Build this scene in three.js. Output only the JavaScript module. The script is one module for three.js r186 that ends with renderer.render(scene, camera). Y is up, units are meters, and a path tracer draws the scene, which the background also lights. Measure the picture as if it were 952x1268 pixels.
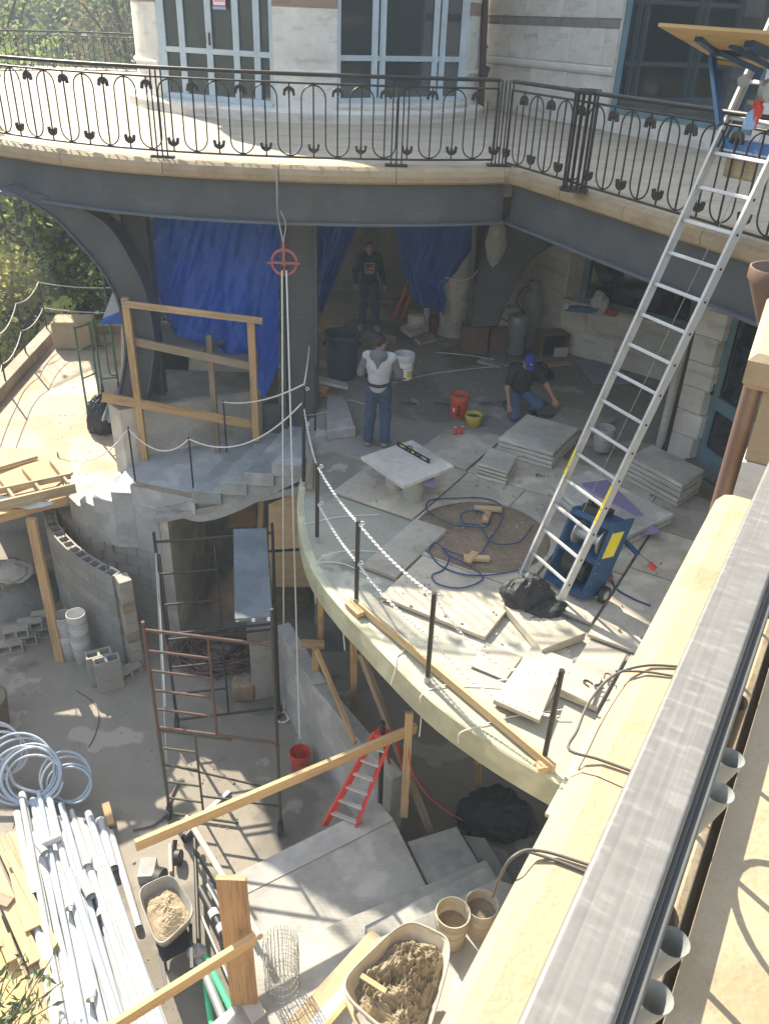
import * as THREE from 'three';
import { RoundedBoxGeometry } from 'three/addons/geometries/RoundedBoxGeometry.js';
import { mergeGeometries } from 'three/addons/utils/BufferGeometryUtils.js';

// ---------------------------------------------------------------- camera, sky, sun, exposure
const scene = new THREE.Scene();
const camera = new THREE.PerspectiveCamera(63.48, 0.75, 0.05, 2000);
camera.rotation.order = 'YXZ';
camera.position.set(0, 9.36, 0);
camera.rotation.set(-0.5356, 0, 0.04224);
scene.add(camera);
const renderer = new THREE.WebGLRenderer({ antialias: true });
renderer.toneMapping = THREE.LinearToneMapping;
renderer.toneMappingExposure = 3.15;
renderer.shadowMap.enabled = true;
const sunDir = new THREE.Vector3(-0.452, 0.6157, -0.6455).normalize();
{ // clear late morning sky: pale at the horizon, brighter round the sun
  const W = 512, H = 256, d = new Float32Array(W * H * 4);
  for (let y = 0; y < H; y++) for (let x = 0; x < W; x++) {
    const ph = ((x + 0.5) / W - 0.5) * 2 * Math.PI, el = ((y + 0.5) / H - 0.5) * Math.PI, c = Math.cos(el), s = Math.max(0, Math.sin(el));
    const cosS = Math.cos(ph) * c * sunDir.x + Math.sin(el) * sunDir.y + Math.sin(ph) * c * sunDir.z, g = Math.pow(Math.max(0, cosS), 8) * 0.5 + Math.pow(Math.max(0, cosS), 60) * 1.2, t = Math.pow(1 - s, 3.5), k = (y * W + x) * 4;
    d[k] = 0.2 + 0.5 * t + g; d[k + 1] = 0.26 + 0.45 * t + g * 0.95; d[k + 2] = 0.37 + 0.38 * t + g * 0.85; d[k + 3] = 1;
  }
  const sky = new THREE.DataTexture(d, W, H, THREE.RGBAFormat, THREE.FloatType); sky.mapping = THREE.EquirectangularReflectionMapping; sky.magFilter = THREE.LinearFilter; sky.minFilter = THREE.LinearFilter; sky.needsUpdate = true;
  scene.background = sky; scene.environment = sky;
}
const sun = new THREE.DirectionalLight(new THREE.Color(1, 0.91, 0.74), 5);
sun.name = 'sun'; sun.position.copy(sunDir).multiplyScalar(60); sun.castShadow = true;
sun.shadow.mapSize.set(4096, 4096); sun.shadow.radius = 1;
Object.assign(sun.shadow.camera, { left: -30, right: 30, top: 30, bottom: -30, near: 1, far: 150 });
scene.add(sun, sun.target);

// ---------------------------------------------------------------- helpers
let seed = 12345;
const rnd = () => { seed = (seed + 0x6D2B79F5) | 0; let t = Math.imul(seed ^ (seed >>> 15), 1 | seed); t = (t + Math.imul(t ^ (t >>> 7), 61 | t)) ^ t; return ((t ^ (t >>> 14)) >>> 0) / 4294967296; };
const rr = (a, b) => a + (b - a) * rnd();
const V = (p) => Array.isArray(p) ? new THREE.Vector3(...p) : p.clone();
const LAT = new Float32Array(65536); for (let i = 0; i < 65536; i++) LAT[i] = rnd();
const hsh = (x, y, s) => LAT[((x * 73 + y * 179 + s * 331 + ((x * y) % 251) * 17) & 65535)];
function vn(x, y, px, py, s) {
  const x0 = Math.floor(x), y0 = Math.floor(y); let fx = x - x0, fy = y - y0; fx = fx * fx * (3 - 2 * fx); fy = fy * fy * (3 - 2 * fy);
  const a = ((x0 % px) + px) % px, b = (a + 1) % px, c = ((y0 % py) + py) % py, d = (c + 1) % py;
  return (hsh(a, c, s) * (1 - fx) + hsh(b, c, s) * fx) * (1 - fy) + (hsh(a, d, s) * (1 - fx) + hsh(b, d, s) * fx) * fy;
}
function fbm(u, v, px, py, oct, s, gain = 0.5) { let a = 1, t = 0, n = 0; for (let i = 0; i < oct; i++) { t += a * vn(u * px, v * py, px, py, s + i * 7); n += a; a *= gain; px *= 2; py *= 2; } return t / n; }
const sm = (a, b, x) => { x = Math.min(1, Math.max(0, (x - a) / (b - a))); return x * x * (3 - 2 * x); };
const s8 = (l) => Math.round(255 * (l <= 0.0031308 ? 12.92 * Math.max(0, l) : 1.055 * Math.pow(Math.min(1, l), 1 / 2.4) - 0.055));
function tex(n, fn, metres, srgb = true) {
  const d = new Uint8Array(n * n * 4);
  for (let j = 0; j < n; j++) for (let i = 0; i < n; i++) {
    let c = fn(i / n, j / n); if (typeof c === 'number') c = [c, c, c];
    const k = (j * n + i) * 4; for (let m = 0; m < 3; m++) d[k + m] = srgb ? s8(c[m]) : Math.round(255 * Math.min(1, Math.max(0, c[m]))); d[k + 3] = 255;
  }
  const t = new THREE.DataTexture(d, n, n); t.wrapS = t.wrapT = THREE.RepeatWrapping; t.magFilter = THREE.LinearFilter; t.minFilter = THREE.LinearMipmapLinearFilter; t.generateMipmaps = true;
  if (srgb) t.colorSpace = THREE.SRGBColorSpace;
  const mm = Array.isArray(metres) ? metres : [metres, metres]; t.repeat.set(1 / mm[0], 1 / mm[1]); t.needsUpdate = true; return t;
}
const T = {
  concrete: tex(512, (u, v) => { const a = fbm(u, v, 3, 3, 6, 1), b = fbm(u, v, 40, 40, 3, 9), c = fbm(u, v, 6, 6, 4, 21); return 0.5 + 0.42 * a + 0.16 * (b - 0.5) + 0.2 * sm(0.6, 0.75, c) - 0.12 * sm(0.55, 0.7, 1 - c); }, 2.6),
  screed: tex(512, (u, v) => { const a = fbm(u, v, 2, 2, 6, 31), b = fbm(u, v, 5, 5, 6, 39), w = fbm(u, v, 24, 24, 4, 41); let l = 0.42 + 0.5 * a + 0.12 * (w - 0.5); l -= 0.22 * sm(0.58, 0.68, b); l += 0.3 * sm(0.66, 0.72, fbm(u, v, 9, 9, 5, 55)); return [l, l * 0.985, l * 0.95]; }, 5),
  stone: tex(512, (u, v) => { const a = fbm(u, v, 4, 4, 6, 61), b = fbm(u, v, 60, 60, 2, 67), f = fbm(u, v, 3, 9, 5, 71); const l = 0.66 + 0.26 * a + 0.1 * (b - 0.5) - 0.12 * sm(0.6, 0.72, f); return [l, l * (0.97 + 0.03 * a), l * (0.92 + 0.06 * a)]; }, 1.1),
  pitted: tex(512, (u, v) => { const a = fbm(u, v, 3, 3, 6, 261), b = fbm(u, v, 70, 70, 2, 263), s = sm(0.56, 0.7, fbm(u, v, 4, 4, 6, 267)), pit = sm(0.8, 0.86, fbm(u, v, 61, 61, 1, 271)), l = 0.78 + 0.2 * a + 0.08 * (b - 0.5) - 0.09 * s - 0.07 * pit; return [l, l * (1 - 0.02 * s), l * (0.97 - 0.08 * s)]; }, 0.6),
  primer: tex(512, (u, v) => { const a = fbm(u, v, 4, 4, 6, 281), p = sm(0.55, 0.6, fbm(u, v, 5, 5, 5, 287)), r = sm(0.7, 0.76, fbm(u, v, 16, 10, 5, 291)), sc = sm(0.72, 0.78, fbm(u, v, 6, 60, 3, 293)); const l = 0.62 + 0.3 * a + 0.1 * p + 0.14 * sc; return [l + 0.22 * r, l + 0.04 * r, l - 0.06 * r]; }, 1.8),
  wood: tex(512, (u, v) => { const w = fbm(u, v, 2, 26, 4, 81), k = fbm(u, v, 3, 6, 4, 87), g = Math.abs(((v * 14 + k * 3.2) % 1) - 0.5) * 2; const kn = sm(0.74, 0.8, fbm(u, v, 5, 3, 2, 84)), st = sm(0.5, 0.72, fbm(u, v, 2, 2, 5, 86)); const l = (0.62 + 0.34 * w - 0.2 * sm(0.7, 1, g) - 0.12 * sm(0.6, 0.75, k)) * (1 - 0.5 * kn) * (1 - 0.28 * st); return [l, l * (0.9 + 0.08 * w), l * (0.76 + 0.18 * w)]; }, [1.6, 0.3]),
  ply: tex(256, (u, v) => { const w = fbm(u, v, 3, 20, 4, 91), k = fbm(u, v, 3, 3, 4, 97); const l = 0.7 + 0.2 * w - 0.16 * sm(0.55, 0.75, k); return [l, l * 0.93, l * 0.82]; }, 1.2),
  terrace: tex(512, (u, v) => { const a = fbm(u, v, 3, 3, 6, 101), b = fbm(u, v, 4, 4, 6, 107), c = fbm(u, v, 30, 30, 3, 111); const l = 0.62 + 0.3 * a + 0.12 * (c - 0.5), r = sm(0.5, 0.66, b), wht = sm(0.56, 0.66, fbm(u, v, 5, 5, 5, 117)); return [l * (1 - 0.1 * r) + 0.15 * wht, l * (0.9 - 0.2 * r) + 0.2 * wht, l * (0.8 - 0.26 * r) + 0.22 * wht]; }, 5),
  streak: tex(512, (u, v) => { const a = fbm(u, v, 90, 3, 3, 121), b = fbm(u, v, 45, 2, 2, 127), c = fbm(u, v, 5, 3, 4, 131); return 0.72 + 0.2 * a + 0.16 * (b - 0.5) + 0.12 * (c - 0.5) + 0.16 * sm(0.6, 0.75, a); }, [0.5, 0.07]),
  patina: tex(256, (u, v) => { const a = fbm(u, v, 3, 3, 6, 141), b = fbm(u, v, 30, 30, 2, 143); return 0.66 + 0.34 * a + 0.12 * (b - 0.5); }, 0.9),
  tarp: tex(512, (u, v) => { const a = fbm(u, v, 4, 4, 5, 151); const w = ((Math.floor(u * 256) + Math.floor(v * 256)) & 1) * 0.04; return 0.7 + 0.3 * a + w; }, 1),
  dirt: tex(512, (u, v) => { const a = fbm(u, v, 5, 5, 7, 161, 0.65), b = fbm(u, v, 50, 50, 3, 167); const l = 0.4 + 0.6 * a + 0.35 * (b - 0.5); return [l, l * 0.93, l * 0.82]; }, 1.5),
  cmu: tex(256, (u, v) => { const b = fbm(u, v, 64, 64, 2, 171), a = fbm(u, v, 4, 4, 4, 177); return 0.62 + 0.24 * a + 0.3 * (b - 0.4); }, 0.6),
  rust: tex(256, (u, v) => { const a = fbm(u, v, 6, 6, 5, 181), r = sm(0.42, 0.62, a); return [0.42 + 0.2 * r, 0.42 - 0.02 * r, 0.42 - 0.12 * r]; }, 0.6),
};
const B = {
  fine: tex(256, (u, v) => fbm(u, v, 40, 40, 3, 201), 0.5, false),
  rough: tex(512, (u, v) => fbm(u, v, 8, 8, 7, 211, 0.62), 1.2, false),
  crease: tex(512, (u, v) => { const a = fbm(u, v, 4, 4, 5, 221), b = fbm(u, v, 7, 7, 5, 227); return 1 - Math.abs(a * 2 - 1) * 0.6 - Math.abs(b * 2 - 1) * 0.5; }, 1.1, false),
  grain: tex(256, (u, v) => fbm(u, v, 2, 60, 3, 231), [1, 0.3], false),
  boards: tex(256, (u, v) => 0.6 * (Math.abs((v * 12) % 1 - 0.5) < 0.42 ? 1 : 0.2) + 0.4 * fbm(u, v, 4, 40, 3, 241), [2, 0.55], false),
};
const MC = {};
function mat(r, g, b, o = {}) {
  const key = JSON.stringify([r, g, b, o]); if (MC[key]) return MC[key];
  const m = new THREE.MeshStandardMaterial({ roughness: o.rough ?? 0.85, metalness: o.metal ?? 0 });
  m.color.setRGB(r, g, b); if (o.map) m.map = T[o.map]; if (o.bump) { m.bumpMap = B[o.bump]; m.bumpScale = o.bs ?? 0.004; }
  m.side = THREE.DoubleSide; return (MC[key] = m);
}
const M = {
  lime: mat(0.48, 0.365, 0.24, { map: 'pitted', bump: 'fine', bs: 0.002 }), limeB: mat(0.45, 0.345, 0.23, { map: 'pitted', bump: 'fine', bs: 0.002 }),
  wallS: mat(0.92, 0.9, 0.86, { map: 'stone', bump: 'fine', bs: 0.002 }), wallS2: mat(0.87, 0.84, 0.79, { map: 'stone', bump: 'fine', bs: 0.002 }), band: mat(0.42, 0.3, 0.24, { map: 'stone' }), bandG: mat(0.33, 0.3, 0.3, { map: 'stone' }),
  floorB: mat(0.56, 0.48, 0.37, { map: 'stone', bump: 'rough', bs: 0.003 }),
  steel: mat(0.105, 0.112, 0.12, { map: 'primer', rough: 0.6, bump: 'fine', bs: 0.001 }), iron: mat(0.05, 0.046, 0.042, { map: 'patina', rough: 0.5, metal: 0.4 }),
  ironNear: mat(0.24, 0.228, 0.21, { map: 'streak', rough: 0.5, metal: 0.1, bump: 'grain', bs: 0.0006 }), cupGrey: mat(0.42, 0.44, 0.43, { map: 'patina', rough: 0.5, metal: 0.2 }),
  frame: mat(0.6, 0.7, 0.76, { rough: 0.5, map: 'patina' }), teal: mat(0.17, 0.29, 0.35, { rough: 0.5, map: 'patina' }),
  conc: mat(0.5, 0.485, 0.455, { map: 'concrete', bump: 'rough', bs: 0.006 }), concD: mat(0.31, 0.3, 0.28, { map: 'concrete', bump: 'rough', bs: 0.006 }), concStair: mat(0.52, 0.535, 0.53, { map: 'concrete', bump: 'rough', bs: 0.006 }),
  screed: mat(0.46, 0.44, 0.41, { map: 'screed', bump: 'rough', bs: 0.006 }), yard: mat(0.4, 0.355, 0.3, { map: 'screed', bump: 'rough', bs: 0.008 }),
  memb: mat(0.56, 0.55, 0.46, { map: 'screed', bump: 'rough', bs: 0.004, rough: 0.75 }), membEdge: mat(0.64, 0.62, 0.42, { map: 'concrete', rough: 0.7 }),
  slab: mat(0.7, 0.62, 0.5, { map: 'concrete', bump: 'fine', bs: 0.002 }), slab2: mat(0.64, 0.57, 0.47, { map: 'concrete', bump: 'fine', bs: 0.002 }), slab3: mat(0.74, 0.65, 0.51, { map: 'concrete', bump: 'fine', bs: 0.002 }),
  slabL: mat(0.78, 0.74, 0.65, { map: 'concrete', bump: 'fine', bs: 0.002 }), slabL2: mat(0.7, 0.66, 0.57, { map: 'concrete', bump: 'fine', bs: 0.002 }),
  terr: mat(0.56, 0.5, 0.43, { map: 'terrace', bump: 'rough', bs: 0.006 }), curb: mat(0.5, 0.4, 0.3, { map: 'concrete', bump: 'rough' }),
  plaster: mat(0.66, 0.61, 0.53, { map: 'concrete', bump: 'rough', bs: 0.004 }), plasterL: mat(0.68, 0.63, 0.54, { map: 'concrete', bump: 'fine' }),
  cmu: mat(0.37, 0.36, 0.345, { map: 'cmu', bump: 'fine', bs: 0.006 }), cmu2: mat(0.33, 0.325, 0.315, { map: 'cmu', bump: 'fine', bs: 0.006 }), cmu3: mat(0.41, 0.395, 0.37, { map: 'cmu', bump: 'fine', bs: 0.006 }), cmuT: mat(0.45, 0.41, 0.35, { map: 'cmu', bump: 'fine', bs: 0.006 }),
  wood: mat(0.66, 0.45, 0.24, { map: 'wood', bump: 'grain', bs: 0.002 }), wood2: mat(0.72, 0.54, 0.32, { map: 'wood', bump: 'grain', bs: 0.002 }), woodG: mat(0.4, 0.33, 0.25, { map: 'wood', bump: 'grain', bs: 0.002 }), woodO: mat(0.6, 0.4, 0.23, { map: 'wood', bump: 'grain', bs: 0.002 }), woodP: mat(0.6, 0.48, 0.32, { map: 'wood', bump: 'grain', bs: 0.002 }),
  ply: mat(0.66, 0.5, 0.32, { map: 'ply', bump: 'grain', bs: 0.001 }), plyB: mat(0.66, 0.49, 0.26, { map: 'ply' }),
  tarp: mat(0.012, 0.1, 0.52, { map: 'tarp', rough: 0.5, bump: 'crease', bs: 0.02 }), black: mat(0.02, 0.02, 0.022, { rough: 0.6, bump: 'crease', bs: 0.02 }), blackP: mat(0.018, 0.018, 0.02, { rough: 0.55 }),
  alu: mat(0.74, 0.74, 0.73, { rough: 0.45, metal: 0.35, map: 'patina' }), aluD: mat(0.5, 0.52, 0.54, { rough: 0.42, metal: 0.6, map: 'patina' }),
  blueM: mat(0.025, 0.085, 0.2, { rough: 0.42, map: 'patina' }), blueL: mat(0.09, 0.25, 0.6, { rough: 0.42, map: 'patina' }), hose: mat(0.022, 0.065, 0.17, { rough: 0.5 }),
  rust: mat(0.2, 0.165, 0.15, { map: 'rust', rough: 0.8 }), scafG: mat(0.14, 0.2, 0.12, { map: 'rust', rough: 0.75 }), scafP: mat(0.07, 0.2, 0.11, { rough: 0.6, map: 'patina' }), green: mat(0.06, 0.5, 0.22, { rough: 0.5 }),
  plankG: mat(0.21, 0.24, 0.27, { map: 'concrete', rough: 0.75 }), redP: mat(0.62, 0.07, 0.03, { rough: 0.5, map: 'patina' }), redL: mat(0.66, 0.06, 0.04, { rough: 0.5 }), redO: mat(0.7, 0.12, 0.04, { rough: 0.5, map: 'patina' }), pulley: mat(0.45, 0.14, 0.13, { map: 'patina', rough: 0.6 }), yellow: mat(0.7, 0.55, 0.06, { rough: 0.5, map: 'patina' }), yellowS: mat(0.8, 0.68, 0.05, { rough: 0.6 }),
  white: mat(0.66, 0.66, 0.64, { rough: 0.5, map: 'patina' }), whiteD: mat(0.62, 0.61, 0.58, { rough: 0.6, map: 'concrete' }), pvc: mat(0.58, 0.59, 0.6, { rough: 0.42, map: 'patina' }), pvcB: mat(0.46, 0.52, 0.59, { rough: 0.42, map: 'patina' }), rope: mat(0.74, 0.72, 0.66, { rough: 0.9 }), chain: mat(0.8, 0.8, 0.78, { rough: 0.45, metal: 0.2 }), cable: mat(0.12, 0.11, 0.1, { rough: 0.6 }), cableR: mat(0.13, 0.07, 0.06, { rough: 0.7 }), copper: mat(0.2, 0.13, 0.105, { map: 'patina', rough: 0.6, metal: 0.3 }), brownP: mat(0.09, 0.055, 0.045, { rough: 0.6, map: 'patina' }),
  tank: mat(0.27, 0.29, 0.28, { rough: 0.5, map: 'patina' }), brute: mat(0.045, 0.085, 0.13, { rough: 0.6, map: 'patina' }), card: mat(0.3, 0.21, 0.13, { map: 'ply' }), foam: mat(0.3, 0.24, 0.42, { rough: 0.8, map: 'patina' }), foamL: mat(0.4, 0.38, 0.5, { rough: 0.8, map: 'patina' }), galv: mat(0.42, 0.43, 0.42, { rough: 0.45, metal: 0.5, map: 'patina' }), greyTub: mat(0.5, 0.49, 0.43, { rough: 0.6, map: 'concrete' }), tubMort: mat(0.66, 0.58, 0.44, { rough: 0.7, map: 'concrete' }), mortar: mat(0.29, 0.25, 0.19, { map: 'dirt', bump: 'rough', bs: 0.02, rough: 0.8 }), sand: mat(0.46, 0.39, 0.29, { map: 'dirt', bump: 'rough', bs: 0.02, rough: 0.95 }), dirt: mat(0.33, 0.26, 0.19, { map: 'dirt', bump: 'rough', bs: 0.015, rough: 0.95 }), straw: mat(0.5, 0.36, 0.12, { rough: 0.9 }), brick: mat(0.22, 0.12, 0.09, { map: 'cmu' }), soil: mat(0.12, 0.1, 0.06, { map: 'dirt', rough: 1 }),
  skin: mat(0.4, 0.22, 0.145, { rough: 0.6 }), hair: mat(0.022, 0.016, 0.013, { rough: 0.7 }), jean: mat(0.055, 0.085, 0.16, { rough: 0.9, map: 'tarp' }), jeanB: mat(0.075, 0.13, 0.25, { rough: 0.9, map: 'tarp' }), vest: mat(0.5, 0.5, 0.52, { rough: 0.9, map: 'tarp' }), sleeve: mat(0.16, 0.165, 0.18, { rough: 0.9, map: 'tarp' }), navy: mat(0.022, 0.026, 0.045, { rough: 0.9, map: 'tarp' }), tee: mat(0.035, 0.032, 0.034, { rough: 0.9, map: 'tarp' }), cap: mat(0.03, 0.045, 0.3, { rough: 0.8 }), shoe: mat(0.3, 0.28, 0.26, { rough: 0.8 }),
};
const glassM = new THREE.MeshPhysicalMaterial({ roughness: 0.04, metalness: 0, ior: 2.1 }); glassM.color.setRGB(0.012, 0.02, 0.022); glassM.side = THREE.DoubleSide;
const glassC = new THREE.MeshPhysicalMaterial({ roughness: 0.05, metalness: 0, ior: 2.2 }); glassC.color.setRGB(0.05, 0.06, 0.06); glassC.side = THREE.DoubleSide;

function fin(g) { // flat list of triangles with uv in metres from the dominant axis of each face
  let q = g.index ? g.toNonIndexed() : g; if (!q.attributes.normal) q.computeVertexNormals();
  const p = q.attributes.position, nr = q.attributes.normal, uv = new Float32Array(p.count * 2);
  for (let i = 0; i < p.count; i += 3) {
    let ax = 0, ay = 0, az = 0; for (let k = 0; k < 3; k++) { ax += nr.getX(i + k); ay += nr.getY(i + k); az += nr.getZ(i + k); }
    ax = Math.abs(ax); ay = Math.abs(ay); az = Math.abs(az);
    for (let k = 0; k < 3; k++) { const x = p.getX(i + k), y = p.getY(i + k), z = p.getZ(i + k); uv[(i + k) * 2] = ax > ay && ax > az ? z : x; uv[(i + k) * 2 + 1] = ay >= ax && ay >= az ? z : y; }
  }
  const o = new THREE.BufferGeometry(); o.setAttribute('position', p); o.setAttribute('normal', nr); o.setAttribute('uv', new THREE.BufferAttribute(uv, 2)); return o;
}
function cat(...gs) { const l = gs.flat(9).filter(Boolean); return l.length === 1 ? l[0] : mergeGeometries(l); }
function box(x, y, z, w, h, d, r = 0, ry = 0) { const g = fin(r ? new RoundedBoxGeometry(w, h, d, 1, r) : new THREE.BoxGeometry(w, h, d)); shift(g); if (ry) g.rotateY(ry); return g.translate(x, y, z); }
function shift(g) { const a = rnd() * 7, b = rnd() * 7, u = g.attributes.uv; for (let i = 0; i < u.count; i++) u.setXY(i, u.getX(i) + a, u.getY(i) + b); return g; }
function bar(a, b, w, h, o = {}) { // board from a to b: w across, h in the plane of up
  a = V(a); b = V(b); const L = a.distanceTo(b), X = b.clone().sub(a).normalize(); let up = o.up ? V(o.up) : (Math.abs(X.y) > 0.9 ? new THREE.Vector3(0, 0, 1) : new THREE.Vector3(0, 1, 0));
  const Z = X.clone().cross(up).normalize(), Y = Z.clone().cross(X).normalize();
  const g = fin(o.r === 0 ? new THREE.BoxGeometry(L, h, w) : new RoundedBoxGeometry(L, h, w, 1, o.r ?? Math.min(w, h) * 0.08)); shift(g);
  return g.applyMatrix4(new THREE.Matrix4().makeBasis(X, Y, Z).setPosition(a.add(b).multiplyScalar(0.5)));
}
function tube(pts, r, seg = 6, n, closed = false) { const P = pts.map(V); const c = P.length === 2 ? new THREE.LineCurve3(P[0], P[1]) : new THREE.CatmullRomCurve3(P, closed, 'centripetal'); return fin(new THREE.TubeGeometry(c, n ?? (P.length === 2 ? 1 : P.length * 6), r, seg, closed)); }
function rod(a, b, r, seg = 8, r2 = r) { a = V(a); b = V(b); const g = fin(new THREE.CylinderGeometry(r2, r, a.distanceTo(b), seg)); g.applyQuaternion(new THREE.Quaternion().setFromUnitVectors(new THREE.Vector3(0, 1, 0), b.clone().sub(a).normalize())); const m = a.add(b).multiplyScalar(0.5); return g.translate(m.x, m.y, m.z); }
function lathe(prof, x, y, z, seg = 28) { return fin(new THREE.LatheGeometry(prof.map((p) => new THREE.Vector2(p[0], p[1])), seg)).translate(x, y, z); }
function pipe(a, b, ro, ri, seg = 10) { // open tube with thickness
  a = V(a); b = V(b); const L = a.distanceTo(b), g = fin(new THREE.LatheGeometry([[ri, -L / 2], [ro, -L / 2], [ro, L / 2], [ri, L / 2], [ri, -L / 2]].map((p) => new THREE.Vector2(...p)), seg));
  g.applyQuaternion(new THREE.Quaternion().setFromUnitVectors(new THREE.Vector3(0, 1, 0), b.clone().sub(a).normalize())); const m = a.add(b).multiplyScalar(0.5); return g.translate(m.x, m.y, m.z);
}
function prism(poly, y0, y1, bev = 0, holes) { // poly: [x,z] or [x,y,z] points, seen from above
  const sh = new THREE.Shape(poly.map((p) => new THREE.Vector2(p[0], -(p.length === 3 ? p[2] : p[1]))));
  if (holes) for (const h of holes) sh.holes.push(new THREE.Path(h.map((p) => new THREE.Vector2(p[0], -p[1]))));
  const g = new THREE.ExtrudeGeometry(sh, { depth: Math.max(0.001, y1 - y0 - 2 * bev), bevelEnabled: bev > 0, bevelThickness: bev, bevelSize: bev, bevelOffset: -bev, bevelSegments: 1, curveSegments: 8 });
  g.rotateX(-Math.PI / 2); g.translate(0, y0 + bev, 0); return shift(fin(g));
}
function quad(a, b, c, d, th) { // slab on four corners (top face), thickness downwards along its normal
  const [A, Bq, C, D] = [a, b, c, d].map(V); const n = Bq.clone().sub(A).cross(D.clone().sub(A)).normalize(); if (n.y < 0) n.negate();
  const lo = [A, Bq, C, D].map((p) => p.clone().addScaledVector(n, -th)), hi = [A, Bq, C, D], pos = [];
  const tri = (p, q, r) => pos.push(...p.toArray(), ...q.toArray(), ...r.toArray());
  tri(hi[0], hi[1], hi[2]); tri(hi[0], hi[2], hi[3]); tri(lo[2], lo[1], lo[0]); tri(lo[3], lo[2], lo[0]);
  for (let i = 0; i < 4; i++) { const j = (i + 1) % 4; tri(hi[i], lo[i], lo[j]); tri(hi[i], lo[j], hi[j]); }
  const g = new THREE.BufferGeometry(); g.setAttribute('position', new THREE.Float32BufferAttribute(pos, 3)); g.computeVertexNormals(); return shift(fin(g));
}
function surf(fn, nu, nv, closeU = false) { // grid surface fn(u,v)->[x,y,z] with smooth normals and metre-like uv
  const pos = [], idx = [], uv = []; for (let j = 0; j <= nv; j++) for (let i = 0; i <= nu; i++) { pos.push(...fn(i / nu, j / nv)); uv.push(0, 0); }
  for (let j = 0; j < nv; j++) for (let i = 0; i < nu; i++) { const a = j * (nu + 1) + i, b = a + 1, c = a + nu + 1, d = c + 1; idx.push(a, b, c, b, d, c); }
  const g = new THREE.BufferGeometry(); g.setAttribute('position', new THREE.Float32BufferAttribute(pos, 3)); g.setIndex(idx); g.computeVertexNormals(); return fin(g);
}
// ---- objects
const used = {};
function numbered(n) { used[n] = (used[n] ?? -1) + 1; return used[n] ? `${n}_${String(used[n]).padStart(3, '0')}` : n; }
function thing(name, label, category, pos = [0, 0, 0], group) {
  const o = new THREE.Group(); o.name = numbered(name); o.position.set(...pos); o.userData = { label, category }; if (group) o.userData.group = group; scene.add(o); return o;
}
const rootOf = (o) => { while (o.parent && o.parent !== scene) o = o.parent; return o; };
function part(parent, name, geo, m, label) { // geometry in world metres, kept relative to the thing's base
  const r = rootOf(parent), g = cat(geo); g.translate(-r.position.x, -r.position.y, -r.position.z);
  const o = new THREE.Mesh(g, m); o.name = name; o.castShadow = o.receiveShadow = true; if (label) o.userData.label = label; parent.add(o); return o;
}
function single(name, label, category, geo, m, group) { // a thing that is one mesh, its origin at its base
  const g = cat(geo); g.computeBoundingBox(); const b = g.boundingBox, c = [(b.min.x + b.max.x) / 2, b.min.y, (b.min.z + b.max.z) / 2];
  g.translate(-c[0], -c[1], -c[2]); const o = new THREE.Mesh(g, m); o.name = numbered(name); o.position.set(...c); o.castShadow = o.receiveShadow = true; o.userData = { label, category }; if (group) o.userData.group = group; scene.add(o); return o;
}
function struct(name, geo, m) { const o = new THREE.Mesh(cat(geo), m); o.name = numbered(name); o.userData.kind = 'structure'; o.castShadow = o.receiveShadow = true; scene.add(o); return o; }
function copyOf(t, pos, ry, label) { const c = t.clone(); c.name = numbered(t.name.replace(/_\d{3}$/, '')); c.userData = { ...t.userData }; if (label) c.userData.label = label; c.position.set(...pos); c.rotation.y = ry; scene.add(c); return c; }
function canvasTex(w, h, draw) { const c = document.createElement('canvas'); c.width = w; c.height = h; const x = c.getContext('2d'); draw(x, w, h); const t = new THREE.CanvasTexture(c); t.colorSpace = THREE.SRGBColorSpace; return t; }
function printed(a, b, c, d, t, rough = 0.6) { // a flat print on four corners: a lower left, b lower right, c upper right, d upper left
  const g = new THREE.BufferGeometry(), p = [a, b, c, d].map(V); g.setAttribute('position', new THREE.Float32BufferAttribute([p[0], p[1], p[2], p[0], p[2], p[3]].flatMap((q) => q.toArray()), 3));
  g.setAttribute('uv', new THREE.Float32BufferAttribute([0, 0, 1, 0, 1, 1, 0, 0, 1, 1, 0, 1], 2)); g.computeVertexNormals(); return [g, new THREE.MeshStandardMaterial({ map: t, roughness: rough, side: THREE.DoubleSide })];
}
const PI = Math.PI, PY = 3.87, SY = 3.93;
const add = (a, b) => [a[0] + b[0], a[1] + b[1], a[2] + b[2]];
const lerp = (a, b, t) => a.map((v, i) => v + (b[i] - v) * t);
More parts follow.
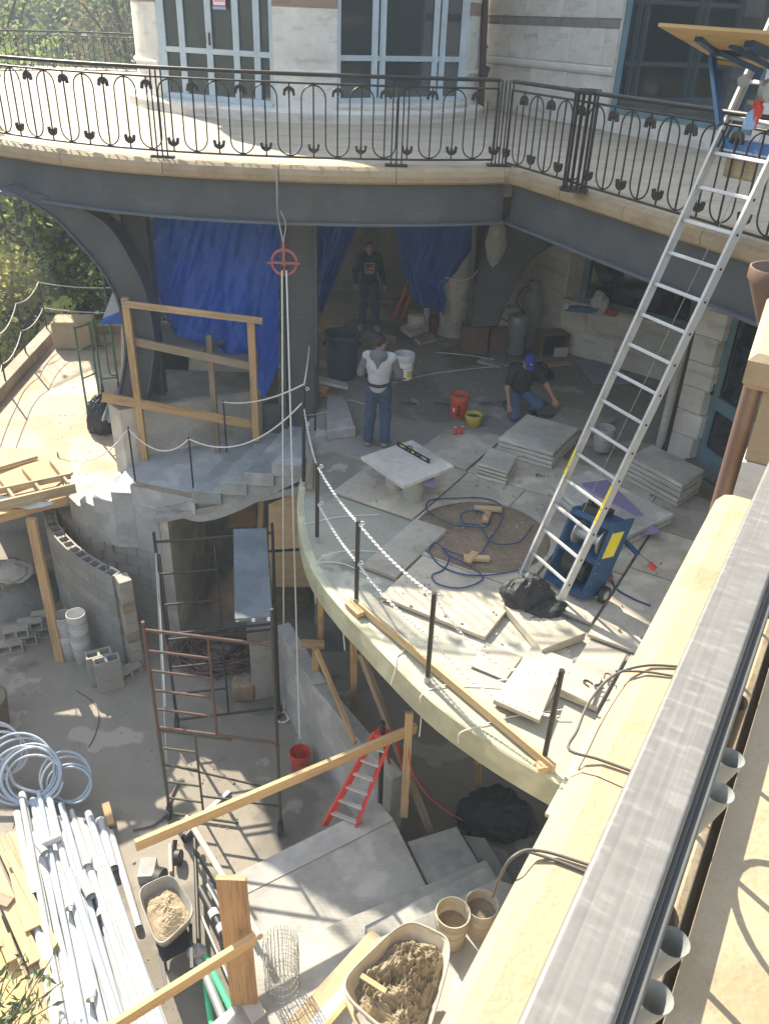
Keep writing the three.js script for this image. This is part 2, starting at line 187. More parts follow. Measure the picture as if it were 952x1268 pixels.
// ---------------------------------------------------------------- terrain and the wood behind
{
  const pos = [], idx = [], N = 90; const hgt = (x, z) => { const d = Math.hypot(x + 4, z + 12); let y = -1.2 - 2.5 * sm(12, 26, d); y += sm(34, 150, d) * 46 + (fbm(x / 260 + 2, z / 260 + 2, 8, 8, 4, 301) - 0.5) * 9 * sm(20, 60, d); return y; };
  for (let j = 0; j <= N; j++) for (let i = 0; i <= N; i++) { const x = -300 + 600 * i / N, z = -420 + 500 * j / N; pos.push(x, hgt(x, z), z); }
  for (let j = 0; j < N; j++) for (let i = 0; i < N; i++) { const a = j * (N + 1) + i, b = a + 1, c = a + N + 1; idx.push(a, c, b, b, c, c + 1); }
  const g = new THREE.BufferGeometry(); g.setAttribute('position', new THREE.Float32BufferAttribute(pos, 3)); g.setIndex(idx); g.computeVertexNormals();
  const m = M.soil.clone(); m.map = T.dirt.clone(); m.map.repeat.set(0.2, 0.2); m.map.needsUpdate = true; m.color.setRGB(0.08, 0.09, 0.045);
  struct('ground', fin(g), m);
  // leaf clumps covering the hillside: a wood nobody could count
  const leafG = new THREE.BufferGeometry(), lp = [];
  for (let k = 0; k < 26; k++) { const c = new THREE.Vector3(rr(-1, 1), rr(-0.7, 0.9), rr(-1, 1)), a = new THREE.Vector3(rr(-1, 1), rr(-1, 1), rr(-1, 1)).normalize(), b = new THREE.Vector3(rr(-1, 1), rr(-1, 1), rr(-1, 1)).cross(a).normalize(), s = rr(0.2, 0.42); lp.push(...c.clone().addScaledVector(a, s).toArray(), ...c.clone().addScaledVector(b, s * 0.6).toArray(), ...c.clone().addScaledVector(a, -s).toArray(), ...c.clone().addScaledVector(a, s).toArray(), ...c.clone().addScaledVector(a, -s).toArray(), ...c.clone().addScaledVector(b, -s * 0.6).toArray()); }
  leafG.setAttribute('position', new THREE.Float32BufferAttribute(lp, 3)); leafG.computeVertexNormals();
  const lm = new THREE.MeshPhysicalMaterial({ color: 0xffffff, roughness: 1, side: THREE.DoubleSide, transmission: 0.5, thickness: 0 }); lm.color.setRGB(1, 1, 1);
  const pts = []; for (let k = 0; k < 6400; k++) { const a = k < 5200 ? rr(-0.95, 0.35) : rr(0.5, 5.2), d = (k < 5200 ? 30 : 44) + 120 * Math.pow(rnd(), 0.9), x = Math.sin(a) * d, z = -12 - Math.cos(a) * d; const cr = rr(1.6, 4.2), n = 9; const c = [x, hgt(x, z) + rr(1, 7), z], tone = rr(0.6, 1.4); for (let q = 0; q < n; q++) pts.push([c[0] + rr(-1, 1) * cr, c[1] + rr(-0.7, 1) * cr, c[2] + rr(-1, 1) * cr, rr(0.5, 1.25) * (0.8 + cr * 0.12), tone]); }
  const im = new THREE.InstancedMesh(leafG, lm, pts.length), mt = new THREE.Matrix4(), qn = new THREE.Quaternion(), cl = new THREE.Color();
  pts.forEach((p, i) => { qn.setFromEuler(new THREE.Euler(rr(0, 6), rr(0, 6), rr(0, 6))); mt.compose(new THREE.Vector3(p[0], p[1], p[2]), qn, new THREE.Vector3(p[3], p[3], p[3])); im.setMatrixAt(i, mt); const t = p[4] * rr(0.8, 1.2), y = rnd() < 0.16 ? 1.5 : 1; cl.setRGB(0.13 * t * y, 0.17 * t, 0.065 * t); im.setColorAt(i, cl); });
  im.name = 'woodland'; im.userData = { kind: 'stuff', label: 'hazy green wooded hillside far behind the balcony', category: 'woodland' }; im.castShadow = im.receiveShadow = true; scene.add(im);
}
scene.fog = new THREE.FogExp2(0xc4d2de, 0.003);

// ---------------------------------------------------------------- yard floor, patio deck, terrace
struct('yard_floor', prism([[-14, -16], [9, -16], [9, 2], [-14, 2]], -0.3, 0), M.yard);
const edgePts = [[-1.2, -12.4], [-1.16, -10.9], [-1.09,-9.26], [-0.8,-7.98], [-0.37,-7.16], [-0.15,-6.83], [0.08,-6.48], [0.54,-5.84], [0.93,-5.44], [1.32,-5.11], [2.4, -4.35]];
const edge = new THREE.CatmullRomCurve3(edgePts.map((p) => new THREE.Vector3(p[0], 0, p[1])), false, 'centripetal').getPoints(60).map((p) => [p.x, p.z]);
const RING = [1.22, -8.72], RR = 0.83;
{
  const poly = [...edge, [7, -4.2], [7, -19.5], [-1.9, -19.5], [-1.9, -13.2], [-1.2, -13.2]];
  const deck = struct('patio_deck', prism(poly, PY - 0.3, PY, 0.02), M.memb);
  // darker rough screed further back where nothing is paved yet
  part(deck, 'screed', prism([[-1.1, -11.0], [0.3, -10.6], [1.1, -11.9], [3.3, -11.4], [6.4, -11.4], [6.4, -19.4], [-1.8, -19.4], [-1.8, -13.3], [-1.1, -13.3]], PY + 0.001, PY + 0.018), M.screed);
  // membrane strip turned down over the edge
  const bandP = []; for (let i = 9; i < edge.length; i++) bandP.push(edge[i]);
  part(deck, 'membrane_edge', sweep(bandP, [[0.03, PY - 0.31], [0.045, PY - 0.3], [0.045, PY - 0.01], [0.03, PY + 0.006], [0.0, PY + 0.008], [-0.05, PY + 0.008], [-0.05, PY - 0.31]]), M.membEdge);
  // paving slabs, on a grid turned 30 degrees
  const U = [0.866, 0.5], W = [-0.5, 0.866], uv = (u, v) => [u * U[0] + v * W[0], u * U[1] + v * W[1]];
  const rect = (u0, u1, v0, v1, g = 0.006) => [uv(u0 + g, v0 + g), uv(u1 - g, v0 + g), uv(u1 - g, v1 - g), uv(u0 + g, v1 - g)];
  const mats = [M.slab, M.slab2, M.slab3]; let k = 0;
  const lay = (poly2, top = SY, m) => part(deck, 'paving_slab', prism(poly2, PY + 0.02, top, 0.005), m ?? mats[k++ % 3]);
  lay(rect(-5.44, -4.19, -9.55, -8.0)); lay(rect(-4.17, -3.7, -8.0, -6.74), SY + 0.012); lay(rect(-3.68, -2.4, -7.32, -6.34), SY + 0.008);
  lay(rect(-5.1, -4.23, -10.7, -9.58), SY + 0.004, M.slab2);
  lay([uv(-2.45, -6.9), uv(-1.82, -6.43), uv(-1.54, -6.93), uv(-2.31, -7.2)], SY + 0.06, M.slab3);
  lay(rect(-1.95, -1.5, -6.5, -5.54), SY + 0.02); lay(rect(-1.49, -1.08, -6.9, -5.98), SY + 0.02); lay(rect(-2.38, -1.97, -6.33, -5.9), PY + 0.03, M.slab2);
  const us = [-4.21, -2.98, -1.75, -0.5, 0.8], v2 = [-10.72, -9.56];
  for (let i = 0; i < 4; i++) lay(rect(us[i], us[i + 1], v2[0], v2[1]), SY + rr(-0.003, 0.003));
  for (const [u0, u1, v0, v1] of [[-2.38, -1.56, -9.54, -8.3], [-2.38, -1.56, -8.28, -7.2], [-1.54, -0.3, -9.54, -8.5], [-1.54, -0.3, -8.48, -7.0], [-0.28, 1.1, -9.54, -8.5], [-0.28, 1.1, -8.48, -7.0], [-1.06, 0.2, -6.95, -5.9], [0.22, 1.4, -6.95, -5.9], [-1.06, 0.2, -5.88, -4.6], [0.22, 1.4, -5.88, -4.6], [1.12, 2.4, -9.5, -8.3], [1.12, 2.4, -8.28, -6.98]]) lay(rect(u0, u1, v0, v1), SY + rr(-0.003, 0.003));
  // four slabs cut round the circle
  const cu = -3.303, cv = -8.16, u0 = -4.17, u1 = -2.4, va = -9.54, vb = -7.34;
  for (const [su, sv] of [[-1, -1], [1, -1], [1, 1], [-1, 1]]) {
    const eu = su < 0 ? u0 : u1, ev = sv < 0 ? va : vb, P = [uv(eu - su * 0.005, cv + sv * 0.005)], rad = RR + 0.012;
    const nearU = Math.abs(eu - cu), a0 = Math.min(rad, nearU);
    for (let i = 0; i <= 12; i++) { const a = (i / 12) * PI / 2; const pu = cu + su * Math.min(Math.cos(a) * rad, nearU - 0.03), pv = cv + sv * Math.min(Math.max(Math.sin(a) * rad, 0.005), Math.abs(ev - cv) - 0.03); P.push(uv(i === 12 ? cu + su * 0.005 : pu, pv)); }
    P.push(uv(cu + su * 0.005, ev - sv * 0.005), uv(eu - su * 0.005, ev - sv * 0.005)); P.splice(1, 0, ...[]);
    lay(a0 ? P : P);
  }
  const c = []; for (let i = 0; i < 40; i++) c.push([RING[0] + Math.cos(i / 40 * 2 * PI) * (RR - 0.005), RING[1] + Math.sin(i / 40 * 2 * PI) * (RR - 0.005)]);
  struct('dirt_circle', prism(c, PY + 0.021, PY + 0.028), M.dirt);
}
function sweep(path, prof, side = 1) { // profile [out, y] swept along a plan path; closed profile, capped ends
  const n = path.length, nor = path.map((p, i) => { const a = path[Math.max(0, i - 1)], b = path[Math.min(n - 1, i + 1)]; const dx = b[0] - a[0], dz = b[1] - a[1], l = Math.hypot(dx, dz); return [-dz / l * side, dx / l * side]; });
  const pos = []; const P = (i, k) => { const q = prof[k % prof.length]; return [path[i][0] + nor[i][0] * q[0], q[1], path[i][1] + nor[i][1] * q[0]]; };
  for (let i = 0; i < n - 1; i++) for (let k = 0; k < prof.length; k++) { const a = P(i, k), b = P(i + 1, k), c = P(i + 1, k + 1), d = P(i, k + 1); pos.push(...a, ...b, ...c, ...a, ...c, ...d); }
  for (const i of [0, n - 1]) for (let k = 1; k < prof.length - 1; k++) pos.push(...P(i, 0), ...P(i, k), ...P(i, k + 1));
  const g = new THREE.BufferGeometry(); g.setAttribute('position', new THREE.Float32BufferAttribute(pos, 3)); g.computeVertexNormals(); return shift(fin(g));
}
{ // lower terrace at the left with its kerb
  const ter = struct('terrace', prism([[-6.384,2.3,-11.787], [-5.422,2.3,-12.258], [-5.132,2.3,-11.894], [-4.974,2.3,-12.072], [-4.402,2.3,-12.758], [-3.6, -12.6], [-3.4, -21], [-7.019,2.3,-20.753], [-8.691,2.3,-20.4], [-8.193,2.3,-14.584], [-8.133,2.3,-11.071]], 1.95, 2.3), M.terr);
  part(ter, 'kerb', [bar([-7.983,2.42,-13.529], [-8.416,2.42,-19.818], 0.3, 0.3), bar([-8.54,2.4,-19.924], [-6.667,2.4,-20.298], 0.25, 0.26)], M.curb);
}
// ---------------------------------------------------------------- the villa with its balcony
const villa = thing('villa', 'cream stone villa with a curved balcony, round window bay and dark steel edge beam', 'house', [-1.8, 3.87, -20.4]);
const CX = -1.8, CZ = -20.4, CR = 9;
const arc = (a0, a1, n, r = CR) => Array.from({ length: n + 1 }, (_, i) => { const a = (a0 + (a1 - a0) * i / (n || 1)) * PI / 180; const x = CX + r * Math.sin(a), k = Math.max(0, -2.5 - x); return [x, CZ + r * Math.cos(a) - 0.03 * k * k * (r > 6 ? 1 : 0)]; });
const A0 = -27.5, A1 = 21.5, CORN = arc(A1, A1, 0)[0], RD = [0.42, 0.907], REND = [CORN[0] + RD[0] * 8.2, CORN[1] + RD[1] * 8.2];
const onR = (t) => [CORN[0] + RD[0] * t, CORN[1] + RD[1] * t];
{
  const LE = arc(A0, A0, 0)[0], LM = [LE[0] - 1.9, LE[1] - 4.6], LEND = [LE[0] - 5.9, LE[1] - 13.2], inset = [LEND, LM, ...arc(A0 + 1.5, A1, 40, CR - 0.25)]; const cc = [CORN[0] + 0.16, CORN[1] - 0.36];
  part(villa, 'balcony_floor', prism([...inset.slice(0, -1), cc, [REND[0] + 0.23, REND[1] - 0.1], [12, -5], [12, -30], [-12, -30]], 7.28, 7.7), M.floorB);
  const cp = part(villa, 'coping', sweep(arc(A0, A1 - 1, 50, CR - 0.3), [[0, 7.45], [0.06, 7.45], [0.06, 7.68], [0, 7.68]]), M.limeB);
  const prof = [[-0.36, 7.5], [-0.02, 7.5], [0.02, 7.53], [0.035, 7.6], [0.02, 7.67], [-0.03, 7.705], [-0.36, 7.708]];
  const seg = 9.7; for (let a = A0; a < A1 - 0.1; a += seg) { const b = Math.min(A1, a + seg); part(cp, 'coping_stone', sweep(arc(a + 0.03, b - (b === A1 ? 0 : 0.03), 8), prof), rnd() < 0.5 ? M.lime : M.limeB); }
  for (let t = 0; t < 8; t += 1.25) part(cp, 'coping_stone', sweep([onR(t + (t ? 0.005 : -0.02)), onR(t + 1.245)], prof), rnd() < 0.5 ? M.lime : M.limeB);
  part(villa, 'edge_beam', [sweep(arc(A0, A1, 40), [[-0.3, 7.0], [-0.1, 7.0], [-0.1, 7.498], [-0.3, 7.498]]), sweep([onR(-0.04), onR(8)], [[-0.3, 7.0], [-0.1, 7.0], [-0.1, 7.497], [-0.3, 7.497]])], M.steel);
  part(villa, 'beam_flange', [sweep(arc(A0, A1, 40), [[-0.42, 6.96], [-0.04, 6.96], [-0.04, 6.998], [-0.42, 6.998]]), sweep([onR(-0.06), onR(8)], [[-0.42, 6.961], [-0.04, 6.961], [-0.04, 6.998], [-0.42, 6.998]])], mat(0.12, 0.14, 0.17, { map: 'patina', rough: 0.55 }));
  // tower: wall in pieces between openings; angle 0 faces the camera
  const TR = 3.65, TX = -2, TZ = -20.35, tp = (a, r = TR) => [TX + r * Math.sin(a * PI / 180), TZ + r * Math.cos(a * PI / 180)];
  const tarc = (a0, a1, r = TR) => Array.from({ length: 13 }, (_, i) => tp(a0 + (a1 - a0) * i / 12, r));
  const TOP = 15.9, piers = [[-100, -46], [-5, 13], [63, 175], [-175, -101]];
  for (const [a, b] of piers) {
    part(villa, 'tower_wall', sweep(tarc(a, b, TR - 0.35), [[0, 7.702], [0.35, 7.702], [0.35, TOP], [0, TOP]]), M.wallS);
    part(villa, 'stone_band', sweep(tarc(a, b), [[-0.02, 9.5], [0.004, 9.5], [0.004, 9.72], [-0.02, 9.72]]), M.band);
    part(villa, 'string_course', sweep(tarc(a, b), [[-0.02, 8.45], [0.03, 8.46], [0.05, 8.5], [0.045, 8.53], [0.02, 8.55], [-0.02, 8.56]]), M.wallS2);
  }
  for (const [a, b] of [[-46, -5], [13, 63]]) part(villa, 'tower_wall', sweep(tarc(a, b, TR - 0.35), [[0, 10.9], [0.35, 10.9], [0.35, TOP], [0, TOP]]), M.wallS);
  part(villa, 'plinth', [sweep(tarc(-100, 100), [[-0.3, 7.701], [0.24, 7.701], [0.24, 7.86], [0.2, 7.9], [0.12, 7.92], [-0.3, 7.92]]), sweep(tarc(13, 63), [[-0.3, 7.92], [0.1, 7.92], [0.1, 7.98], [0.08, 8.02], [-0.3, 8.02]])], M.wallS2);
  part(villa, 'roof', prism(arc(-180, 179, 40, 4.0).map((p) => [p[0] - 0.2, p[1] + 0.05]), TOP, TOP + 0.35), mat(0.3, 0.16, 0.1, { map: 'cmu' }));
  part(villa, 'cornice', sweep(tarc(-120, 120), [[-0.3, 11.7], [0.3, 11.75], [0.6, 11.95], [0.6, 12.05], [-0.3, 12.1]]), M.wallS2);
  // glazing set between two angles, made of straight frames
  const glazing = (name, a0, a1, y0, y1, cols, rows, label) => {
    const p0 = tp(a0, TR - 0.1), p1 = tp(a1, TR - 0.1), at = (t, y, o = 0) => { const dx = p1[0] - p0[0], dz = p1[1] - p0[1], l = Math.hypot(dx, dz); return [p0[0] + dx * t - dz / l * o, y, p0[1] + dz * t + dx / l * o]; };
    const w = part(villa, name, [bar(at(0, y0 - 0.0, 0), at(1, y0, 0), 0.12, 0.1), bar(at(0, y1, 0), at(1, y1, 0), 0.12, 0.1), bar(at(0, y0), at(0, y1), 0.15, 0.12), bar(at(1, y0), at(1, y1), 0.15, 0.12)], M.frame, label);
    for (let i = 0; i < cols.length - 1; i++) {
      if (i) part(w, 'mullion', bar(at(cols[i], y0 + 0.05, 0.005), at(cols[i], y1 - 0.05, 0.005), 0.115, 0.1), M.frame);
      for (let j = 0; j < rows.length - 1; j++) {
        if (j) part(w, 'rail', bar(at(cols[i] + 0.012, rows[j], 0.01), at(cols[i + 1] - 0.012, rows[j], 0.01), 0.06, 0.09), M.frame);
        const q = [at(cols[i] + 0.008, rows[j] + 0.02, -0.015), at(cols[i + 1] - 0.008, rows[j] + 0.02, -0.015), at(cols[i + 1] - 0.008, rows[j + 1] - 0.02, -0.015), at(cols[i] + 0.008, rows[j + 1] - 0.02, -0.015)];
        part(w, 'pane', quad(q[0], q[1], q[2], q[3], 0.012), glassC);
      }
    }
    return [w, at];
  };
  const [door, dAt] = glazing('french_door', -46, -5, 7.97, 10.9, [0, 0.19, 0.44, 0.68, 0.86, 1], [7.97, 8.75, 9.75, 10.86]);
  part(door, 'handle', [box(...dAt(0.425, 8.95, 0.06), 0.03, 0.2, 0.03), box(...dAt(0.455, 8.95, 0.06), 0.03, 0.2, 0.03)], M.iron);
  const sgn = canvasTex(128, 80, (x, w, h) => { x.fillStyle = '#c8202c'; x.fillRect(0, 0, w, h * 0.86); x.fillStyle = '#e8e8ea'; x.fillRect(6, 22, w - 12, 42); x.fillStyle = '#c8202c'; x.font = 'bold 21px sans-serif'; x.textAlign = 'center'; x.fillText('SMOKING', w / 2, 52); x.fillStyle = '#fff'; x.font = 'bold 18px sans-serif'; x.fillText('NO', w / 2, 18); x.fillStyle = '#8fb4d8'; x.fillRect(0, h * 0.86, w, h * 0.14); });
  { const [g, m] = printed(dAt(0.5, 9.42, 0.05), dAt(0.615, 9.42, 0.05), dAt(0.615, 9.75, 0.05), dAt(0.5, 9.75, 0.05), sgn); single('notice_sign', 'red and white no smoking sign on the glass of the balcony doors', 'sign', g, m); }
  glazing('tower_window', 13, 63, 8.05, 10.9, [0, 0.28, 0.34, 0.76, 0.82, 1], [8.05, 8.75, 9.9, 10.86]);
  // right wing: upper wall of stone courses with the big window
  const W0 = [2.0, -20.9], WD = [0.46, 0.888], wp = (t, o = 0) => [W0[0] + WD[0] * t - WD[1] * o, W0[1] + WD[1] * t + WD[0] * o];
  const wallSeg = (t0, t1, y0, y1, o, th = 0.3) => prism([wp(t0, o), wp(t1, o), wp(t1, o - th), wp(t0, o - th)], y0, y1);
  part(villa, 'upper_wall', [wallSeg(-0.6, 4.05, 7.702, 12.4, -0.04), wallSeg(7.5, 13, 7.702, 12.4, -0.04), wallSeg(4.05, 7.5, 10.8, 12.4, -0.04), wallSeg(4.05, 7.5, 7.702, 8.02, -0.04)], M.wallS2);
  const rows = [[7.71, 8.62], [8.78, 9.38], [9.54, 10.14], [10.15, 10.75], [10.76, 11.4], [11.41, 12.1]];
  rows.forEach(([y0, y1], j) => { let t = -0.5; while (t < 4) { let e = t + rr(1.0, 1.4) * (j ? 1 : 1.1); if (t < -0.4) e = t + 0.5 + (j % 2) * 0.5; if (e > 3.7) e = 4.03; part(villa, 'stone_block', shift(fin(wallSeg(t + 0.004, e - 0.004, y0 + 0.003, y1 - 0.003, 0, 0.05))), rnd() < 0.5 ? M.wallS : M.wallS2); t = e; } });
  for (let t = -0.5; t < 3.9; t += 0.56) part(villa, 'band_stone', wallSeg(t + 0.004, Math.min(4.03, t + 0.556), 9.385, 9.535, -0.005, 0.05), M.bandG);
  part(villa, 'string_course', sweep([wp(-0.5), wp(4.03)], [[-0.03, 8.62], [0.02, 8.63], [0.04, 8.68], [0.03, 8.74], [0.01, 8.77], [-0.03, 8.775]]), M.wallS);
  for (const [y0, y1] of rows) part(villa, 'stone_block', wallSeg(7.52, 8.6, y0, y1, 0, 0.05), M.wallS);
  const q = (t, y, o) => { const p = wp(t, o); return [p[0], y, p[1]]; };
  const bw = part(villa, 'large_window', [bar(q(4.1, 8.02, -0.08), q(4.1, 10.8, -0.08), 0.1, 0.12), bar(q(7.45, 8.02, -0.08), q(7.45, 10.8, -0.08), 0.1, 0.12), bar(q(4.1, 8.07, -0.08), q(7.45, 8.07, -0.08), 0.12, 0.1), bar(q(4.1, 10.75, -0.08), q(7.45, 10.75, -0.08), 0.12, 0.1)], M.teal);
  part(bw, 'pane', quad(q(4.12, 8.1, -0.1), q(7.43, 8.1, -0.1), q(7.43, 10.72, -0.1), q(4.12, 10.72, -0.1), 0.012), glassM);
  // rainwater pipe in the corner between tower and wing
  const dp = part(villa, 'downpipe', [rod([1.674,7.748,-19.4], [1.529,10.578,-19.4], 0.07, 10), rod([1.648,8.355,-19.38], [1.702,8.625,-19.34], 0.085, 10)], M.brownP); part(dp, 'bracket', rod([1.626,8.939,-19.4], [1.621,8.997,-19.4], 0.085, 10), M.brownP);
  part(villa, 'downpipe', rod(q(9.1, 7.7, 0.1), q(9.1, 12.3, 0.1), 0.08, 10), M.brownP);
  // lower storey: back wall and side walls under the balcony
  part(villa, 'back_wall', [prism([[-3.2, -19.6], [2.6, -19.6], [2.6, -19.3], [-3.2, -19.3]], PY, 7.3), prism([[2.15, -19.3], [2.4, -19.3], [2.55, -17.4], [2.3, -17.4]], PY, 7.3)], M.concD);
  const L0 = [2.36, -17.45], L1 = [3.25, -15.75], L2 = [5.6, -13.75];
  const course = (a, b, ys, len, th, m1, m2) => { const dx = b[0] - a[0], dz = b[1] - a[1], L = Math.hypot(dx, dz), ux = dx / L, uz = dz / L; ys.forEach(([y0, y1], j) => { let t = 0; while (t < L - 0.05) { let e = t + len * rr(0.85, 1.15); if (!t && j % 2) e = len * 0.5; if (e > L - len * 0.3) e = L; const p = (s, o) => [a[0] + ux * s - uz * o, a[1] + uz * s + ux * o]; part(villa, 'stone_block', prism([p(t + 0.004, 0), p(e - 0.004, 0), p(e - 0.004, th), p(t + 0.004, th)], y0 + 0.003, y1 - 0.003, 0.006), rnd() < 0.5 ? m1 : m2); t = e; } }); };
  const ys = (y0, y1, n) => Array.from({ length: n }, (_, i) => [y0 + (y1 - y0) * i / n, y0 + (y1 - y0) * (i + 1) / n]);
  part(villa, 'lower_wall', [prism([L0, L1, [L1[0] + 0.3, L1[1] - 0.05], [L0[0] + 0.3, L0[1] - 0.1]].map((p) => [p[0] + 0.02, p[1] - 0.01]), PY, 7.3), prism([L1, L2, [L2[0] + 0.5, L2[1]], [L1[0] + 0.5, L1[1]]].map((p) => [p[0] + 0.02, p[1]]), PY, 4.88)], M.plasterL);
  course(L0, L1, ys(PY + 0.02, 7.25, 6), 0.8, -0.05, M.wallS2, M.wallS); course(L1, L2, ys(PY + 0.02, 4.86, 2), 1.1, -0.05, M.wallS2, M.wallS);
  part(villa, 'window_sill', bar([L1[0] + 0.1, 4.91, L1[1] - 0.12], [L2[0] + 0.1, 4.91, L2[1] - 0.12], 0.46, 0.06), M.wallS2);
  const lw = part(villa, 'lower_window', [bar([L1[0] + 0.32, 4.94, L1[1] + 0.1], [L1[0] + 0.32, 7.28, L1[1] + 0.1], 0.1, 0.1), bar([L1[0] + 0.32, 4.97, L1[1] + 0.1], [L2[0] + 0.32, 4.97, L2[1]], 0.08, 0.06)], M.teal);
  part(lw, 'pane', quad([L1[0] + 0.36, 4.99, L1[1] + 0.12], [L2[0] + 0.36, 4.99, L2[1]], [L2[0] + 0.36, 7.28, L2[1]], [L1[0] + 0.36, 7.28, L1[1] + 0.12], 0.012), glassM);
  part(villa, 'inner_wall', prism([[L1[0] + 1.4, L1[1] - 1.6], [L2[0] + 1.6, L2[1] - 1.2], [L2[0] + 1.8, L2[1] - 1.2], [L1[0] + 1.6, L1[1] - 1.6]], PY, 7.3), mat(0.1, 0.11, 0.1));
  // stone pier between window and doors
  const pier = [[4.191,3.93,-11.232], [4.428,3.93,-10.962]]; const pd = [pier[1][0] - pier[0][0], pier[1][2] - pier[0][2]];
  for (let i = 0; i < 9; i++) { const y0 = SY + i * 0.37, o = i % 2 ? 0.07 : 0; part(villa, 'stone_block', prism([[pier[0][0], pier[0][2]], [pier[1][0] + pd[0] * o * 2, pier[1][2] + pd[1] * o * 2], [pier[1][0] + pd[0] * o * 2 + 0.45, pier[1][2] + pd[1] * o * 2 - 0.2], [pier[0][0] + 0.45, pier[0][2] - 0.2]], y0 + 0.004, y0 + 0.366, 0.01), i % 2 ? M.wallS : M.wallS2); }
  // pair of glazed doors
  const d0 = [4.452,3.93,-10.965], dv = [0.30, 0.954], dq = (t, y, o = 0) => [d0[0] + 0.1 + dv[0] * t + dv[1] * o, y, d0[2] - 0.06 + dv[1] * t - dv[0] * o];
  part(villa, 'door_step', bar(dq(0, SY + 0.03, -0.08), dq(2, SY + 0.03, -0.08), 0.2, 0.05), M.concD);
  for (const t of [0.02, 0.94]) {
    const d = part(villa, 'glazed_door', [bar(dq(t + 0.06, SY + 0.04), dq(t + 0.06, 7.25), 0.06, 0.13), bar(dq(t + 0.83, SY + 0.04), dq(t + 0.83, 7.25), 0.06, 0.13), bar(dq(t + 0.12, SY + 0.17), dq(t + 0.77, SY + 0.17), 0.06, 0.26), bar(dq(t + 0.12, SY + 0.98), dq(t + 0.77, SY + 0.98), 0.06, 0.18), bar(dq(t + 0.12, 7.2), dq(t + 0.77, 7.2), 0.06, 0.1)], M.teal);
    part(d, 'pane', quad(dq(t + 0.12, SY + 0.3, 0.02), dq(t + 0.77, SY + 0.3, 0.02), dq(t + 0.77, SY + 0.9, 0.02), dq(t + 0.12, SY + 0.9, 0.02), 0.01), glassM);
    part(d, 'pane', quad(dq(t + 0.12, SY + 1.07, 0.02), dq(t + 0.77, SY + 1.07, 0.02), dq(t + 0.77, 7.16, 0.02), dq(t + 0.12, 7.16, 0.02), 0.01), glassM);
    part(d, 'handle', box(...dq(t ? t + 0.03 : 0.86, SY + 1.15, -0.05), 0.03, 0.16, 0.03), M.iron);
  }
  part(villa, 'side_wall', prism([[d0[0] + 0.75, d0[2] + 1.85], [d0[0] + 1.0, d0[2] + 1.8], [d0[0] + 2.2, d0[2] + 5.6], [d0[0] + 1.9, d0[2] + 5.7]], PY, 7.3), M.plasterL);
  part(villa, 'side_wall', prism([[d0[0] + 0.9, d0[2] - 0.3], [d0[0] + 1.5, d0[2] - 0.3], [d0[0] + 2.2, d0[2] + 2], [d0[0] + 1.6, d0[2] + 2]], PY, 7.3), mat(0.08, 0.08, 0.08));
  // steel columns and curved brackets
  const col = (x, z, w, y0, y1, name = 'steel_column') => part(villa, name, [box(x, (y0 + y1) / 2, z, w, y1 - y0, 0.025), box(x - w / 2, (y0 + y1) / 2, z, 0.03, y1 - y0 - 0.002, 0.26), box(x + w / 2, (y0 + y1) / 2, z, 0.03, y1 - y0 - 0.002, 0.26)], M.steel);
  col(-1.42, -12.5, 0.5, PY - 1.2, 6.96); col(-3.9, -12.75, 0.36, 2.3, 6.95); col(1.55, -16.9, 0.3, PY, 7.2);
  const archP = (L, R, z, th) => { const sh = new THREE.Shape([...L, ...R.reverse()].map((p) => new THREE.Vector2(p[0], p[1]))); const g = new THREE.ExtrudeGeometry(sh, { depth: th, bevelEnabled: false }); g.translate(0, 0, z - th / 2); return fin(g); };
  const smooth = (a) => new THREE.CatmullRomCurve3(a.map(V), false, 'centripetal').getPoints(24).map((p) => [p.x, p.y]);
  const aL = smooth([[-5.555,7.139,-12.4], [-4.932,6.801,-12.4], [-4.58,6.417,-12.4], [-4.299,6.029,-12.4], [-4.118,5.549,-12.4], [-4.109,4.807,-12.4], [-4.344,3.951,-12.4]]), aR = smooth([[-4.655,7,-12.4], [-4.13,6.676,-12.4], [-3.83,6.12,-12.4], [-3.702,5.752,-12.4], [-3.654,5.036,-12.4], [-3.73,4.557,-12.4], [-3.883,3.972,-12.4]]);
  part(villa, 'curved_bracket', archP(aL, [...aR], -12.4, 0.3), M.steel);
  part(villa, 'bracket_flange', [sweepXY(aL, -12.4, 0.42, 0.03), sweepXY(aR, -12.4, 0.42, 0.03)], mat(0.1, 0.11, 0.13, { map: 'patina', rough: 0.6 }));
  const bL = smooth([[1.929,6.597,-15], [1.647,6.068,-15], [1.508,5.424,-15], [1.469,4.571,-15]]), bR = smooth([[2.957,6.259,-15], [2.438,5.891,-15], [2.132,5.319,-15], [1.913,4.621,-15]]);
  part(villa, 'curved_bracket', archP(bL, [...bR], -15, 0.3), M.steel); part(villa, 'bracket_flange', [sweepXY(bL, -15, 0.4, 0.03), sweepXY(bR, -15, 0.4, 0.03)], M.steel);
  part(villa, 'round_pillar', lathe([[0.34, PY], [0.34, PY + 0.06], [0.3, PY + 0.1], [0.3, 7.25]], 1.25, 0, -16.55, 24), M.plasterL);
}
